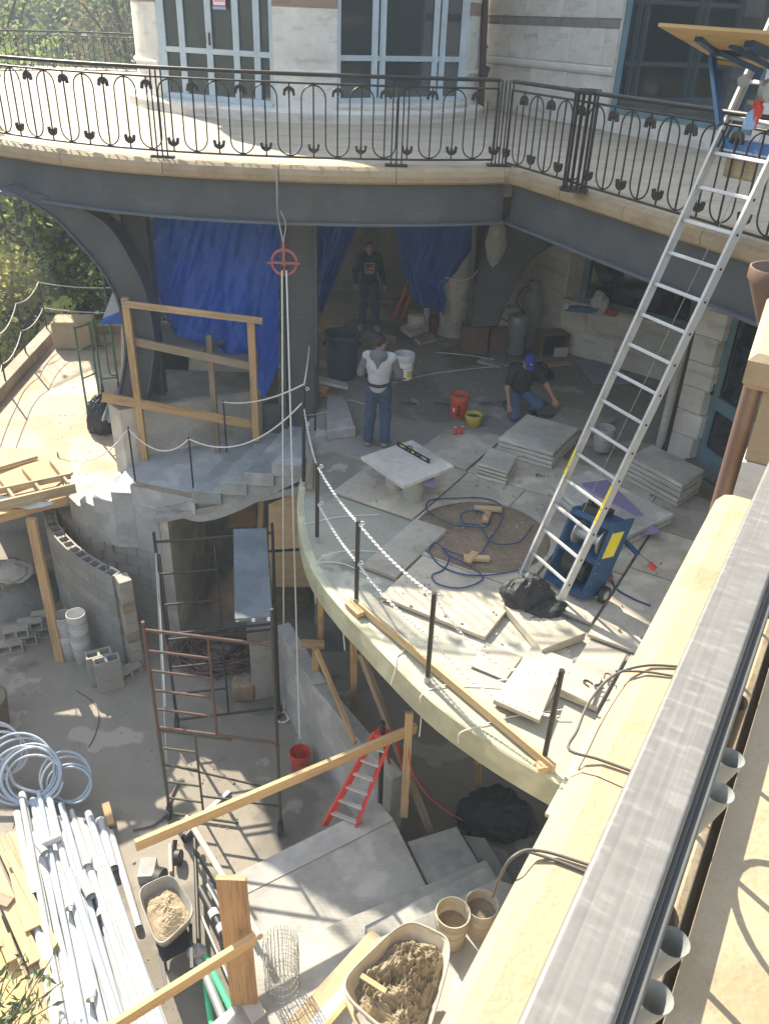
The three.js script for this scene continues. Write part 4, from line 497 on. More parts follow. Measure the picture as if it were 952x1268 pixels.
// ---------------------------------------------------------------- stacks of stone slabs and things on the patio
const at4 = (a, b, c, d) => [a, b, c, d].map((p) => [p[0], p[2]]);
function slabStack(poly, n, y0, th, label, m1, m2, grp) { // every slab of a stack is a thing
  const c = poly.reduce((s, p) => [s[0] + p[0] / 4, s[1] + p[1] / 4], [0, 0]);
  for (let i = 0; i < n; i++) { const a = rr(-0.012, 0.012), dx = rr(-0.012, 0.012), dz = rr(-0.012, 0.012); const q = poly.map((p) => { const x = p[0] - c[0], z = p[1] - c[1]; return [c[0] + x - a * z + dx, c[1] + z + a * x + dz]; }); const sl = (k2) => q.map((p) => [c[0] + (p[0] - c[0]) * k2, c[1] + (p[1] - c[1]) * k2]); const ord = i === n - 1 ? 'top' : i === 0 ? 'bottom' : n === 3 ? 'middle' : ['', 'second from bottom', 'third from bottom', 'fourth from bottom'][i]; const yb = y0 + i * (th + 0.016), t = thing('stone_slab', `${ord} ${label}`, 'stone slab', [c[0], yb, c[1]], grp); part(t, 'slab', prism(q, yb, yb + th, 0.006), i % 2 ? m1 : m2); if (i) part(t, 'spacer', prism(sl(0.93), yb - 0.0158, yb - 0.0002), M.soil); }
}
slabStack(at4([2.134,4.14,-11.88], [2.86,4.14,-11.435], [2.344,4.14,-10.537], [1.606,4.14,-10.964]), 4, SY + 0.006, 0.05, 'large pale slab in the stack beside the kneeling worker', M.slabL, M.slabL2, 'stacked stone slabs');
slabStack(at4([1.466,4.1,-10.727], [1.847,4.1,-10.506], [1.644,4.1,-9.991], [1.253,4.1,-10.217]), 4, SY + 0.006, 0.04, 'small pale slab in the little stack left of the large stack', M.slabL2, M.slabL, 'stacked stone slabs');
slabStack(at4([3.776,4.24,-10.755], [4.299,4.24,-10.013], [3.865,4.24,-9.569], [3.343,4.24,-10.333]), 5, SY + 0.006, 0.057, 'grey slab in the stack before the teal doors', M.slabL, M.slabL2, 'stacked stone slabs');
slabStack(at4([2.808,4.07,-10.271], [3.681,4.07,-9.157], [2.815,4.07,-8.459], [2.204,4.07,-9.843]), 2, SY + 0.006, 0.06, 'slab in the pair lying behind the ladder', M.slabL, M.slabL2, 'stacked stone slabs');
single('foam_sheet', 'purple foam sheet sloping off the slabs behind the ladder', 'foam sheet', quad([2.636,4.1,-9.849], [3.011,4.1,-9.974], [3.423,4.06,-8.725], [3.041,3.96,-8.76], 0.02), M.foam);
single('foam_sheet', 'pale purple foam sheet lying on the floor below the lower window', 'foam sheet', quad([3.527,3.92,-15.139], [4.227,3.92,-15.311], [4.402,3.92,-14.089], [3.643,3.92,-14.004], 0.015), M.foamL);
single('stone_slab', 'dark grey slab lying flat behind the large pale stack', 'stone slab', quad([2.91,3.97,-12.763], [3.719,3.97,-12.422], [3.207,3.97,-11.818], [2.58,3.97,-12.18], 0.04), M.slab2);
single('stone_slab', 'thin sandy slab offcut on the sunny paving at the right end', 'stone slab', prism([[1.778,3.99,-6.39], [2.163,3.99,-6.107], [1.995,3.99,-5.724], [1.692,3.99,-5.943]], 3.955, 3.99, 0.004), M.slab3);
single('stone_slab', 'sandy slab with its thick edge showing beside the last chain post', 'stone slab', prism([[1.468,4,-6.359], [1.726,4,-6.069], [1.473,4,-5.477], [1.109,4,-5.703]], 3.955, 4.0, 0.005), M.slab);
{ // slab on buckets used as a table
  const top = at4([0.342,4.4,-10.342], [0.879,4.4,-9.607], [0.217,4.4,-9.004], [-0.34,4.4,-9.772]);
  single('stone_slab', 'pale stone slab laid across buckets as a work table', 'stone slab', prism(top, 4.35, 4.4, 0.006), M.slabL);
  bucket([0.128,3.93,-9.848], 0.4, 0.13, 0.15, M.white, 'white bucket under the left side of the slab table', null, false);
  bucket([0.367,3.93,-9.536], 0.41, 0.135, 0.155, mat(0.5, 0.56, 0.48, { rough: 0.6, map: 'patina' }), 'pale green bucket under the near corner of the slab table', null, false);
  single('foam_sheet', 'small purple foam piece hanging under the slab table', 'foam sheet', quad([0.427,4.33,-9.407], [0.627,4.33,-9.469], [0.617,4.25,-9.289], [0.483,4.25,-9.32], 0.02), M.foam);
  const a = [0.132,4.4,-10.144], b = [0.559,4.4,-9.646], lv = thing('spirit_level', 'black spirit level lying across the slab table', 'spirit level', [(a[0] + b[0]) / 2, 4.4, (a[2] + b[2]) / 2]);
  const u = (t, y) => { const p = lerp(a, b, t); return [p[0], 4.402 + y, p[2]]; };
  part(lv, 'flange', [bar(u(0, 0.004), u(1, 0.004), 0.026, 0.008), bar(u(0, 0.054), u(1, 0.054), 0.026, 0.008)], M.blackP); part(lv, 'web', [0.04, 0.3, 0.42, 0.58, 0.7, 0.96].map((t) => bar(u(t - 0.04, 0.029), u(t + 0.04, 0.029), 0.01, 0.044)), M.blackP); part(lv, 'vial', [bar(u(0.46, 0.029), u(0.54, 0.029), 0.012, 0.02), bar(u(0.12, 0.029), u(0.18, 0.029), 0.012, 0.02), bar(u(0.82, 0.029), u(0.88, 0.029), 0.012, 0.02)], M.yellowS);
  clip([0.301,4.41,-10.078], 0.4, 'dark horseshoe shim on the slab table beside the level');
}
function clip(p, ry, label) { const q = []; for (let i = 0; i <= 10; i++) { const a = PI * i / 10; q.push([Math.cos(a) * 0.03, 0, -Math.sin(a) * 0.03 - 0.02]); } q.unshift([0.03, 0, 0.03]); q.push([-0.03, 0, 0.03]); const g = tube(q, 0.008, 6, 24); g.rotateY(ry); g.translate(p[0], p[1], p[2]); single('horseshoe_shim', label, 'shim', g, mat(0.09, 0.06, 0.05, { rough: 0.7 })); }
clip([2.142,3.945,-10.302], 0.3, 'dark horseshoe shim on the floor right of the large stack'); clip([2.007,4,-5.996], 0.7, 'left of three horseshoe shims on the sunny slab'); clip([2.108,4,-5.958], 1.9, 'middle of three horseshoe shims on the sunny slab'); clip([2.214,4,-6.099], -0.3, 'right of three horseshoe shims on the sunny slab');

function bucket(p, h, r0, r1, m, label, fill, handle = true, deco) {
  const t = thing('bucket', label, 'bucket', p);
  part(t, 'shell', lathe([[0.001, 0.004], [r0, 0], [r0 + (r1 - r0) * 0.72, h * 0.72], [r1 + 0.003, h * 0.74], [r1 + 0.004, h * 0.78], [r1 - 0.004, h * 0.79], [r1 - 0.002, h * 0.86], [r1 + 0.006, h * 0.87], [r1 + 0.006, h * 0.9], [r1, h * 0.91], [r1 + 0.004, h * 0.985], [r1, h], [r1 - 0.008, h], [r1 - 0.01, h * 0.95], [r0 - 0.004, 0.012], [0.001, 0.012]], p[0], p[1], p[2], 28), m);
  if (fill) part(t, 'contents', lathe([[0.001, h * fill[0] + 0.01], [(r0 + r1) / 2 * 0.6, h * fill[0] + 0.004], [(r0 + (r1 - r0) * fill[0]) - 0.006, h * fill[0]]], p[0], p[1], p[2], 20), fill[1]);
  if (handle) { const q = []; for (let i = 0; i <= 10; i++) { const a = PI * i / 10; q.push([p[0] + Math.cos(a) * (r1 + 0.008), p[1] + h * 0.86 - Math.sin(a) * h * 0.36, p[2] + 0.01 + Math.sin(a) * r1 * 0.92]); } part(t, 'handle', tube(q, 0.003, 5, 24), M.galv); }
  if (deco) { for (const d of deco) { const [a0, a1, y0, y1, tx] = d; const g = surf((u, v) => { const a = a0 + (a1 - a0) * u, y = (y0 + (y1 - y0) * v) * h, r = r0 + (r1 - r0) * y / h + 0.0025; return [p[0] + Math.sin(a) * r, p[1] + y, p[2] + Math.cos(a) * r]; }, 10, 2); gridUV(g, 10, 2); part(t, 'label_print', keepUV(g), new THREE.MeshStandardMaterial({ map: tx, roughness: 0.6, transparent: false, side: THREE.DoubleSide })); } }
  return t;
}
function gridUV(g, nu, nv) { const uv = g.attributes.uv; let k = 0; for (let j = 0; j < nv; j++) for (let i = 0; i < nu; i++) { const c = [[i, j], [i + 1, j], [i, j + 1], [i + 1, j], [i + 1, j + 1], [i, j + 1]]; for (const [a, b] of c) uv.setXY(k++, a / nu, b / nv); } }
function keepUV(g) { return g; }
const txtBlue = canvasTex(128, 128, (x, w, h) => { x.fillStyle = '#dfe1de'; x.fillRect(0, 0, w, h); x.fillStyle = '#1c2f86'; x.fillRect(0, 60, 50, 68); x.fillStyle = '#d8b62a'; x.fillRect(92, 60, 36, 50); x.fillStyle = '#1a1a1c'; x.save(); x.translate(72, 104); x.rotate(-PI / 2); x.font = 'bold 34px sans-serif'; x.fillRect(0, -30, 14, 26), x.fillRect(20, -30, 10, 26), x.fillRect(36, -26, 16, 20), x.fillRect(56, -30, 8, 26); x.restore(); x.fillRect(54, 110, 30, 14); });
const txtRed = canvasTex(128, 128, (x, w, h) => { x.fillStyle = '#c8401c'; x.fillRect(0, 0, w, h); x.fillStyle = '#17130f'; x.save(); x.translate(78, 120); x.rotate(-PI / 2); x.font = 'bold 44px sans-serif'; x.fillRect(0, -38, 18, 32), x.fillRect(24, -30, 12, 24), x.fillRect(42, -30, 14, 24), x.fillRect(62, -36, 8, 30), x.fillRect(76, -30, 14, 24); x.restore(); x.fillStyle = '#e4ddd4'; x.fillRect(8, 50, 16, 40); });
bucket([1.127,3.89,-12.398], 0.37, 0.13, 0.15, M.redO, 'orange red bucket with black print beside the yellow tub', [0.8, M.mortar], false, [[-0.9, 0.9, 0.08, 0.72, txtRed]]);
bucket([1.339,3.89,-12.044], 0.19, 0.115, 0.135, M.yellow, 'short yellow tub of dark mortar beside the orange bucket', [0.72, M.blackP], false);
for (const [x, y, l] of [[563, 538, 'left red drink can standing on a paving slab'], [571, 536, 'right red drink can standing on a paving slab']]) { const p = [1.028,3.935,-11.56]; const q = [p[0] + (x - 563) * 0.0135, SY + 0.005, p[2] - (538 - y) * 0.02]; const t = thing('drink_can', l, 'can', q); part(t, 'can_body', lathe([[0.001, 0], [0.026, 0], [0.033, 0.01], [0.033, 0.108], [0.027, 0.12], [0.026, 0.121]], ...q, 16), M.redL); part(t, 'lid', lathe([[0.001, 0.117], [0.025, 0.117], [0.027, 0.121], [0.025, 0.122]], ...q, 16), M.alu); }
bucket([3.211,3.94,-11.255], 0.36, 0.13, 0.15, M.whiteD, 'dirty white bucket of grout behind the ladder', [0.7, M.mortar], true);
// ---- fire pit circle things
{
  const tee = (p, q, r, s, label) => { const t = thing('timber_offcut', label, 'timber', p); part(t, 'piece', bar(p, q, 0.09, 0.04), M.wood2); part(t, 'piece', bar(r, s, 0.09, 0.04), M.wood); };
  tee([1.163,3.95,-9.315], [1.52,3.95,-9.303], [1.336,3.945,-9.234], [1.273,3.945,-8.988], 'two timber offcuts forming a T at the back of the dirt circle');
  tee([0.957,3.94,-8.163], [1.262,3.94,-8.152], [0.988,3.94,-8.046], [1.095,3.96,-8.247], 'crossed timber offcuts near the front of the dirt circle');
  const h = (l) => l.map((p) => [p[0], p[1], p[2]]);
  single('air_hose', 'blue air hose looping over the dirt circle and paving', 'hose', [tube(h([[1.883,3.95,-8.951], [1.628,3.95,-8.517], [1.33,3.95,-8.494], [1.184,3.95,-8.895], [1.013,3.95,-8.92], [0.996,3.95,-9.157], [1.188,3.96,-9.238], [1.321,3.96,-9.086], [1.283,3.95,-8.864], [1.099,3.95,-8.849], [0.878,3.95,-8.87], [0.66,3.95,-9.049], [0.54,3.96,-9.225], [0.587,3.96,-9.438], [0.889,3.96,-9.528], [1.322,3.95,-9.582], [1.502,3.95,-9.448], [1.512,3.95,-9.119], [1.297,3.95,-8.564], [1.09,3.95,-8.158], [0.827,3.95,-8.242], [0.715,3.95,-8.338], [0.783,3.95,-8.135], [0.696,3.95,-7.861], [0.572,3.96,-7.741], [0.613,3.96,-7.587], [0.88,3.96,-7.514], [1.149,3.96,-7.72], [1.002,3.95,-7.983], [0.785,3.95,-8.169], [0.641,3.95,-8.44], [0.559,3.95,-8.291], [0.672,3.95,-7.958], [0.987,3.96,-7.771], [1.559,3.95,-7.925], [1.862,3.95,-8.216]]), 0.009, 7, 260)], M.hose);
  single('air_hose', 'blue hose trailing from the hoist across the grey slabs towards the coping', 'hose', tube(h([[2.551,3.95,-8.303], [2.681,3.95,-8.279], [2.667,3.945,-8.031], [2.631,3.945,-7.817], [2.655,3.945,-7.631], [2.805,3.945,-7.459], [2.957,3.945,-7.352]]), 0.011, 7, 50), M.hose);
  single('tape_roll', 'small red roll of tape lying on the floor beside the hose', 'tape', pipe(add([2.585,3.95,-7.823], [0, 0, 0]), add([2.585,3.95,-7.823], [0, 0.05, 0]), 0.055, 0.035, 18), mat(0.3, 0.09, 0.08, { rough: 0.5 }));
}
// ---- chain posts, chains and strings along the patio edge
const postB = [[-1.113,3.87,-9.848], [-0.805,3.87,-8.469], [-0.266,3.87,-7.256], [0.48,3.87,-6.056], [1.463,3.87,-5.087]];
const postT = postB.map((p, i) => [p[0] + [0.02, 0.01, 0.0, 0, 0.01][i], PY + [1.45, 1.07, 1.07, 1.07, 1.07][i], p[2]]);
postB.forEach((p, i) => { const t = thing('chain_post', ['dark steel post at the top of the stair carrying the rope', 'dark steel chain post second along the patio edge from the stair', 'dark steel chain post at the end of the timber edge board', 'dark steel chain post standing in sun at mid edge of patio', 'dark steel chain post beside the cream terrace coping'][i], 'post', p, 'steel chain posts along the patio edge'); part(t, 'post', rod(p, postT[i], 0.024, 12), M.iron); part(t, 'base_collar', rod([p[0], PY + 0.005, p[2]], [p[0], PY + 0.08, p[2]], 0.032, 12), M.conc); part(t, 'eye_ring', [0.03, 0.52].map((d) => { const g = fin(new THREE.TorusGeometry(0.02, 0.005, 6, 12)); g.translate(postT[i][0] + 0.045, postT[i][1] - d, postT[i][2]); return g; }), M.chain); });
function chain(a, b, sag, label, r = 0.013) { const n = Math.ceil(V(a).distanceTo(V(b)) / 0.034), g0 = []; const P = (t) => { const p = lerp(a, b, t); p[1] -= sag * 4 * t * (1 - t); return p; }; for (let i = 0; i < n; i++) { const p = V(P(i / n)), q = V(P((i + 1) / n)), d = q.clone().sub(p).normalize(); const g = fin(new THREE.TorusGeometry(r, 0.0045, 4, 7)); g.scale(1.6, 1, 1); if (i % 2) g.rotateX(PI / 2); g.applyQuaternion(new THREE.Quaternion().setFromUnitVectors(new THREE.Vector3(1, 0, 0), d)); g.translate((p.x + q.x) / 2, (p.y + q.y) / 2, (p.z + q.z) / 2); g0.push(g); } return single('chain', label, 'chain', g0, M.chain); }
const tp2 = (i, d) => [postT[i][0], postT[i][1] - d, postT[i][2]];
chain(tp2(1, 0.03), tp2(2, 0.03), 0.05, 'upper white chain between second and third edge posts'); chain(tp2(2, 0.03), tp2(3, 0.03), 0.06, 'upper white chain between third and fourth edge posts');
chain(tp2(1, 0.52), tp2(2, 0.52), 0.05, 'lower white chain between second and third edge posts'); chain(tp2(2, 0.52), add(tp2(3, 0.4), [0, -0.1, 0]), 0.08, 'lower white chain between third and fourth edge posts');
chain(tp2(3, 0.03), tp2(4, 0.03), 0.3, 'upper white chain sagging low to the post by the coping'); chain(tp2(3, 0.52), tp2(4, 0.5), 0.2, 'lower white chain sagging to the post by the coping');
chain(tp2(0, 0.3), tp2(1, 0.03), 0.1, 'thin white chain from the tall stair post to the second post', 0.009);
{ // strings hung over the edge
  const st = (pts, label) => single('string', label, 'string', tube(pts, 0.006, 5, 40), M.rope);
  st([[-0.061,3.9,-9.133], [-0.573,3.9,-9.031], [-0.869,3.9,-8.888], [-1.016,3.88,-8.831], [-1.05,3.75,-8.844], [-1.031,3.6,-8.833]], 'pale string over the membrane edge nearest the pulley ropes');
  st([[-0.038,3.9,-8.268], [-0.424,3.9,-8.256], [-0.674,3.9,-8.133], [-0.778,3.88,-7.919], [-0.792,3.6,-7.939], [-0.773,3.35,-7.926]], 'pale string over the edge left of the second chain post');
  st([[-0.163,3.9,-7.773], [-0.454,3.9,-7.98], [-0.691,3.9,-7.996], [-0.772,3.88,-7.952], [-0.801,3.7,-7.945], [-0.795,3.5,-7.963]], 'doubled pale string over the edge beside the second post');
  st([[-0.345,3.9,-7.24], [-0.376,3.87,-7.176], [-0.398,3.65,-7.144], [-0.376,3.3,-7.154]], 'pale string hanging under the third chain post');
  st([[0.271,3.89,-6.523], [0.191,3.88,-6.417], [0.176,3.87,-6.258], [0.139,3.6,-6.296]], 'pale string over the sunny edge between third and fourth posts');
  st([[1.345,3.95,-6.078], [0.918,3.9,-6.039], [0.66,3.89,-6.011], [0.488,3.88,-5.933], [0.42,3.84,-5.895], [0.443,3.6,-5.95], [0.436,3.3,-5.902]], 'pale string over the sunny edge below the fourth post');
  st([[1.748,3.95,-5.688], [1.221,3.9,-5.604], [0.917,3.88,-5.485], [0.769,3.86,-5.427], [0.768,3.65,-5.501]], 'pale string over the sunny edge right of the fourth post');
  st([[-0.022,3.9,-12.682], [-0.421,3.92,-12.626], [-0.646,4,-12.582], [-0.856,4,-12.199], [-1.054,4.2,-11.537], [-1.113,4.6,-10.573]], 'pale string tied across the patio behind the man in the grey vest');
}
single('edge_board', 'long timber board lying along the patio edge', 'timber', bar([-0.227,3.94,-7.137], [1.534,3.94,-4.974], 0.04, 0.09), M.wood2);
single('edge_board', 'short timber block at foot of the third chain post', 'timber', bar([-0.352,3.92,-7.198], [-0.202,3.92,-6.996], 0.09, 0.06), M.wood2);
single('edge_board', 'narrow timber strip beside the stair top post', 'timber', bar([-1.023,3.9,-9.711], [-1.142,3.93,-11.16], 0.09, 0.04), M.woodG);
single('edge_board', 'small timber block at foot of the last chain post', 'timber', bar([1.394,3.9,-5.02], [1.523,3.9,-5.045], 0.09, 0.06), M.wood2);
// ---- ladder hoist
{
  const L0 = [1.6, SY, -7.86], R0 = [1.92, SY, -7.24], n = [0.907, -0.42], k = 3.06, up = (p, s) => [p[0] + n[0] * s, p[1] + k * s, p[2] + n[1] * s];
  const T = thing('ladder', 'tall aluminium ladder leaning from the patio against the balcony railing', 'ladder', [1.76, SY, -7.55]);
  const dirUp = V(up([0, 0, 0], 1)).normalize(), wv = V(R0).sub(V(L0)).normalize(), face = dirUp.clone().cross(wv).normalize();
  for (const [p, l, s] of [[L0, 'left rail', 1], [R0, 'right rail', -1]]) { const a = up(p, 0), b = up(p, 1.86); const off = (o, w) => (q) => V(q).addScaledVector(face, o).addScaledVector(wv, w).toArray(); const web = off(0, 0), f1 = off(0.042, 0.014 * s), f2 = off(-0.042, 0.014 * s); part(T, 'rail', [bar(web(a), web(b), 0.006, 0.09, { up: face, r: 0.001 }), bar(f1(a), f1(b), 0.034, 0.006, { up: face, r: 0.001 }), bar(f2(a), f2(b), 0.034, 0.006, { up: face, r: 0.001 })], M.alu); for (let i = 1; i < 19; i++) part(T, 'rivet', rod(off(0, -0.004 * s)(up(p, i * 0.0975)), off(0, -0.009 * s)(up(p, i * 0.0975)), 0.013, 8), M.blackP); }
  for (let i = 1; i < 19; i++) part(T, 'rung', bar(up(L0, i * 0.0975), up(R0, i * 0.0975), 0.034, 0.03, { r: 0.006, up: face.toArray() }), M.alu);
  part(T, 'foot', [bar(add(L0, [-0.03, 0.03, 0]), add(L0, [0.06, 0.03, 0]), 0.1, 0.05), bar(add(R0, [-0.03, 0.03, 0]), add(R0, [0.06, 0.03, 0]), 0.1, 0.05)], M.aluD);
  const lab = canvasTex(64, 256, (x, w, h) => { x.fillStyle = '#e6cf22'; x.fillRect(0, 0, w, h); x.fillStyle = '#222'; x.save(); x.translate(44, 240); x.rotate(-PI / 2); x.font = 'bold 40px sans-serif'; x.fillRect(0, -26, 20, 24), x.fillRect(26, -26, 8, 24), x.fillRect(40, -24, 18, 20), x.fillRect(66, -26, 24, 24), x.fillRect(100, -24, 60, 8), x.fillRect(100, -12, 80, 8); x.restore(); });
  for (const [p, s0, s1] of [[L0, 0.4, 0.5], [R0, 0.33, 0.47]]) { const o2 = (s, w) => V(up(p, s)).addScaledVector(face, -0.0462).addScaledVector(wv, w).toArray(); const sg = p === L0 ? 1 : -1; for (const f of [o2]) { const [g, m] = printed(f(s0, sg * 0.014 - 0.015), f(s0, sg * 0.014 + 0.015), f(s1, sg * 0.014 + 0.015), f(s1, sg * 0.014 - 0.015), lab); part(T, 'warning_label', g, m); } }
  // hoist cable, trolley and platform at the top
  single('hoist_cable', 'thin steel cable running up the middle of the ladder', 'cable', tube([up(lerp(L0, R0, 0.5), 0.32), up(lerp(L0, R0, 0.55), 1.8)].map((p) => V(p).addScaledVector(face, 0.1).toArray()), 0.004, 5, 4), M.galv);
  const H = thing('hoist_platform', 'blue hoist carriage with tilted yellow plywood deck at the ladder top', 'hoist', up(lerp(L0, R0, 0.5), 1.6));
  const c = (s, w, o) => V(up(lerp(L0, R0, 0.5), s)).addScaledVector(wv, w).addScaledVector(face, o).toArray();
  part(H, 'crossbar', [bar(c(1.5, -0.42, 0.09), c(1.5, 0.5, 0.09), 0.1, 0.09), bar(c(1.47, -0.42, 0.1), c(1.47, 0.5, 0.1), 0.06, 0.05)], M.blueL);
  part(H, 'side_arm', [bar(c(1.48, -0.36, 0.06), c(1.85, -0.36, 0.14), 0.07, 0.07), bar(c(1.48, 0.36, 0.06), c(1.85, 0.36, 0.14), 0.07, 0.07), bar(c(1.84, -0.4, 0.12), c(1.84, 0.5, 0.12), 0.07, 0.07), bar(c(1.76, -0.4, 0.12), c(1.76, 0.5, 0.12), 0.05, 0.05)], M.blueM);
  part(H, 'strut', [bar([2.709,8.697,-7.793], [2.615,9.196,-8.088], 0.05, 0.05), bar([2.601,9.232,-8.092], [2.95,9.254,-7.758], 0.06, 0.07), bar([2.608,9.245,-8.038], [2.335,9.33,-7.652], 0.06, 0.05)], M.blueM);
  part(H, 'bracket', [bar([2.701,9.339,-7.53], [2.984,9.255,-7.745], 0.08, 0.12), bar([2.635,9.288,-7.765], [3.011,9.141,-7.735], 0.04, 0.04), bar([2.646,9.225,-7.972], [2.951,9.103,-7.758], 0.04, 0.04)], M.blueM);
  part(H, 'deck', [slab4([1.973,9.422,-7.546], [3.055,9.389,-7.177], [3.622,9.082,-8.457], [2.757,9.211,-8.567], 0.025)], M.plyB); part(H, 'deck_block', [bar([2.685,9.159,-8.17], [2.974,9.138,-8.069], 0.2, 0.03)], M.plyB);
  part(H, 'pulley_wheel', [rod([2.979,8.981,-7.64], [2.996,8.98,-7.579], 0.09, 18), rod([2.819,9.036,-7.807], [2.824,9.038,-7.784], 0.05, 14)], M.aluD); part(H, 'guide_block', [bar(c(1.44, -0.24, 0.13), c(1.44, 0.1, 0.13), 0.03, 0.17)], M.woodP);
  single('red_rag', 'crumpled red rag hanging on the blue hoist crossbar', 'rag', blob([2.939,8.781,-7.655], [0.035, 0.17, 0.035], 7, 0.9, 50, 40), M.redL); single('blue_glove', 'light blue glove lying against the hoist crossbar', 'glove', blob([2.901,8.737,-7.648], [0.05, 0.09, 0.04], 9, 0.3), mat(0.3, 0.5, 0.75, { rough: 0.7 }));
  function slab4(a, b, cc, d, th) { return quad(a, b, cc, d, th); }
  // motor unit at the foot
  const mU = thing('hoist_motor', 'blue wheeled hoist motor unit with cable drum behind the ladder foot', 'hoist motor', [2.074,3.94,-7.37]);
  const b0 = [1.791,3.94,-7.7], b1 = [2.165,3.94,-7.333], ax = V(b1).sub(V(b0)).normalize(), bk = new THREE.Vector3(0.907, 0, -0.42); const q = (u, y, d) => V(b0).addScaledVector(ax, u).addScaledVector(bk, d + y * 0.26).add(new THREE.Vector3(0, y, 0)).toArray(); const Wd = V(b0).distanceTo(V(b1));
  const plate = (u0, u1, y0, y1, d, th) => quad(q(u0, y0, d), q(u1, y0, d), q(u1, y1, d), q(u0, y1, d), th);
  for (const [u0, u1, h] of [[0, 0.03, 0.95], [Wd - 0.03, Wd, 0.98]]) part(mU, 'side_panel', slabBox(q(u0, 0.05, 0.02), q(u1, 0.05, 0.02), q(u1, 0.05, 0.28), q(u0, 0.05, 0.28), q(u0, h, 0.02)), M.blueM);
  for (const y of [0.05, 0.46, 0.88]) part(mU, 'cross_panel', slabBox(q(0.03, y, 0.03), q(Wd - 0.03, y, 0.03), q(Wd - 0.03, y, 0.26), q(0.03, y, 0.26), q(0.03, y + 0.06, 0.03)), M.blueM); for (let i = 0; i < 7; i++) part(mU, 'bolt', rod(q(Wd + 0.0005, 0.12 + i * 0.125, 0.045), q(Wd + 0.006, 0.12 + i * 0.125, 0.045), 0.009, 6), M.galv); part(mU, 'back_panel', slabBox(q(0.03, 0.08, 0.25), q(Wd - 0.03, 0.08, 0.25), q(Wd - 0.03, 0.08, 0.27), q(0.03, 0.08, 0.27), q(0.03, 0.9, 0.25)), M.blueM);
  const dr = part(mU, 'drum', [rod(q(0.1, 0.68, 0.12), q(Wd - 0.1, 0.68, 0.12), 0.06, 16), rod(q(0.1, 0.68, 0.12), q(0.115, 0.68, 0.12), 0.14, 20), rod(q(Wd - 0.115, 0.68, 0.12), q(Wd - 0.1, 0.68, 0.12), 0.14, 20)], M.aluD); part(mU, 'motor', [rod(q(0.1, 0.28, 0.12), q(Wd - 0.14, 0.28, 0.12), 0.1, 16), slabBox(q(0.1, 0.34, 0.04), q(0.28, 0.34, 0.04), q(0.28, 0.34, 0.16), q(0.1, 0.34, 0.16), q(0.1, 0.46, 0.04))], M.blackP);
  part(mU, 'top_gear', [slabBox(q(0.08, 0.94, 0.05), q(0.34, 0.94, 0.05), q(0.34, 0.94, 0.2), q(0.08, 0.94, 0.2), q(0.08, 1.02, 0.05)), rod(q(0.12, 1.02, 0.1), q(0.12, 1.1, 0.1), 0.03, 10), rod(q(0.22, 1.02, 0.12), q(0.3, 1.06, 0.12), 0.04, 10)], M.blackP);
  part(mU, 'yellow_label', slabBox(q(Wd + 0.001, 0.55, 0.05), q(Wd + 0.004, 0.55, 0.05), q(Wd + 0.004, 0.55, 0.2), q(Wd + 0.001, 0.55, 0.2), q(Wd + 0.001, 0.85, 0.05)), M.yellowS);
  const wc = V(q(Wd + 0.03, 0.09, 0.24)); const w = part(mU, 'wheel', [rod(wc.toArray(), wc.clone().addScaledVector(ax, 0.05).toArray(), 0.1, 20)], M.blackP); part(w, 'hub', rod(wc.clone().addScaledVector(ax, 0.05).toArray(), wc.clone().addScaledVector(ax, 0.056).toArray(), 0.055, 14), M.aluD);
  part(mU, 'handle_bar', [bar([2.453,4.65,-7.945], [2.801,4.42,-7.634], 0.035, 0.05)], M.blueM); part(mU, 'handle_end', bar([2.801,4.42,-7.634], [2.939,4.34,-7.557], 0.03, 0.035), M.aluD); part(mU, 'handle_tip', bar([2.909,4.36,-7.557], [2.976,4.32,-7.511], 0.05, 0.05), M.redL);
  single('rubble_bag', 'crumpled black plastic sheet bunched at the ladder foot', 'plastic sheet', [blob([1.582,4.06,-7.321], [0.27, 0.18, 0.22], 3, 0.35), blob([1.747,3.99,-7.18], [0.22, 0.08, 0.16], 5, 0.4)], M.black);
  single('plastic_wrap', 'clear grey plastic wrap trailing on the slab below the ladder foot', 'plastic sheet', blob([1.728,3.96,-7.021], [0.24, 0.03, 0.1], 6, 0.5), M.plankG);
}
function slabBox(a, b, c, d, e) { // box on a parallelogram base a b c d with a lifted to e
  const lift = V(e).sub(V(a)), lo = [a, b, c, d].map(V), hi = lo.map((p) => p.clone().add(lift)), pos = []; const Q = (p, q, r, s) => pos.push(...p.toArray(), ...q.toArray(), ...r.toArray(), ...p.toArray(), ...r.toArray(), ...s.toArray()); Q(hi[0], hi[1], hi[2], hi[3]); Q(lo[3], lo[2], lo[1], lo[0]); for (let i = 0; i < 4; i++) { const j = (i + 1) % 4; Q(lo[i], lo[j], hi[j], hi[i]); } const g = new THREE.BufferGeometry(); g.setAttribute('position', new THREE.Float32BufferAttribute(pos, 3)); g.computeVertexNormals(); return shift(fin(g));
}
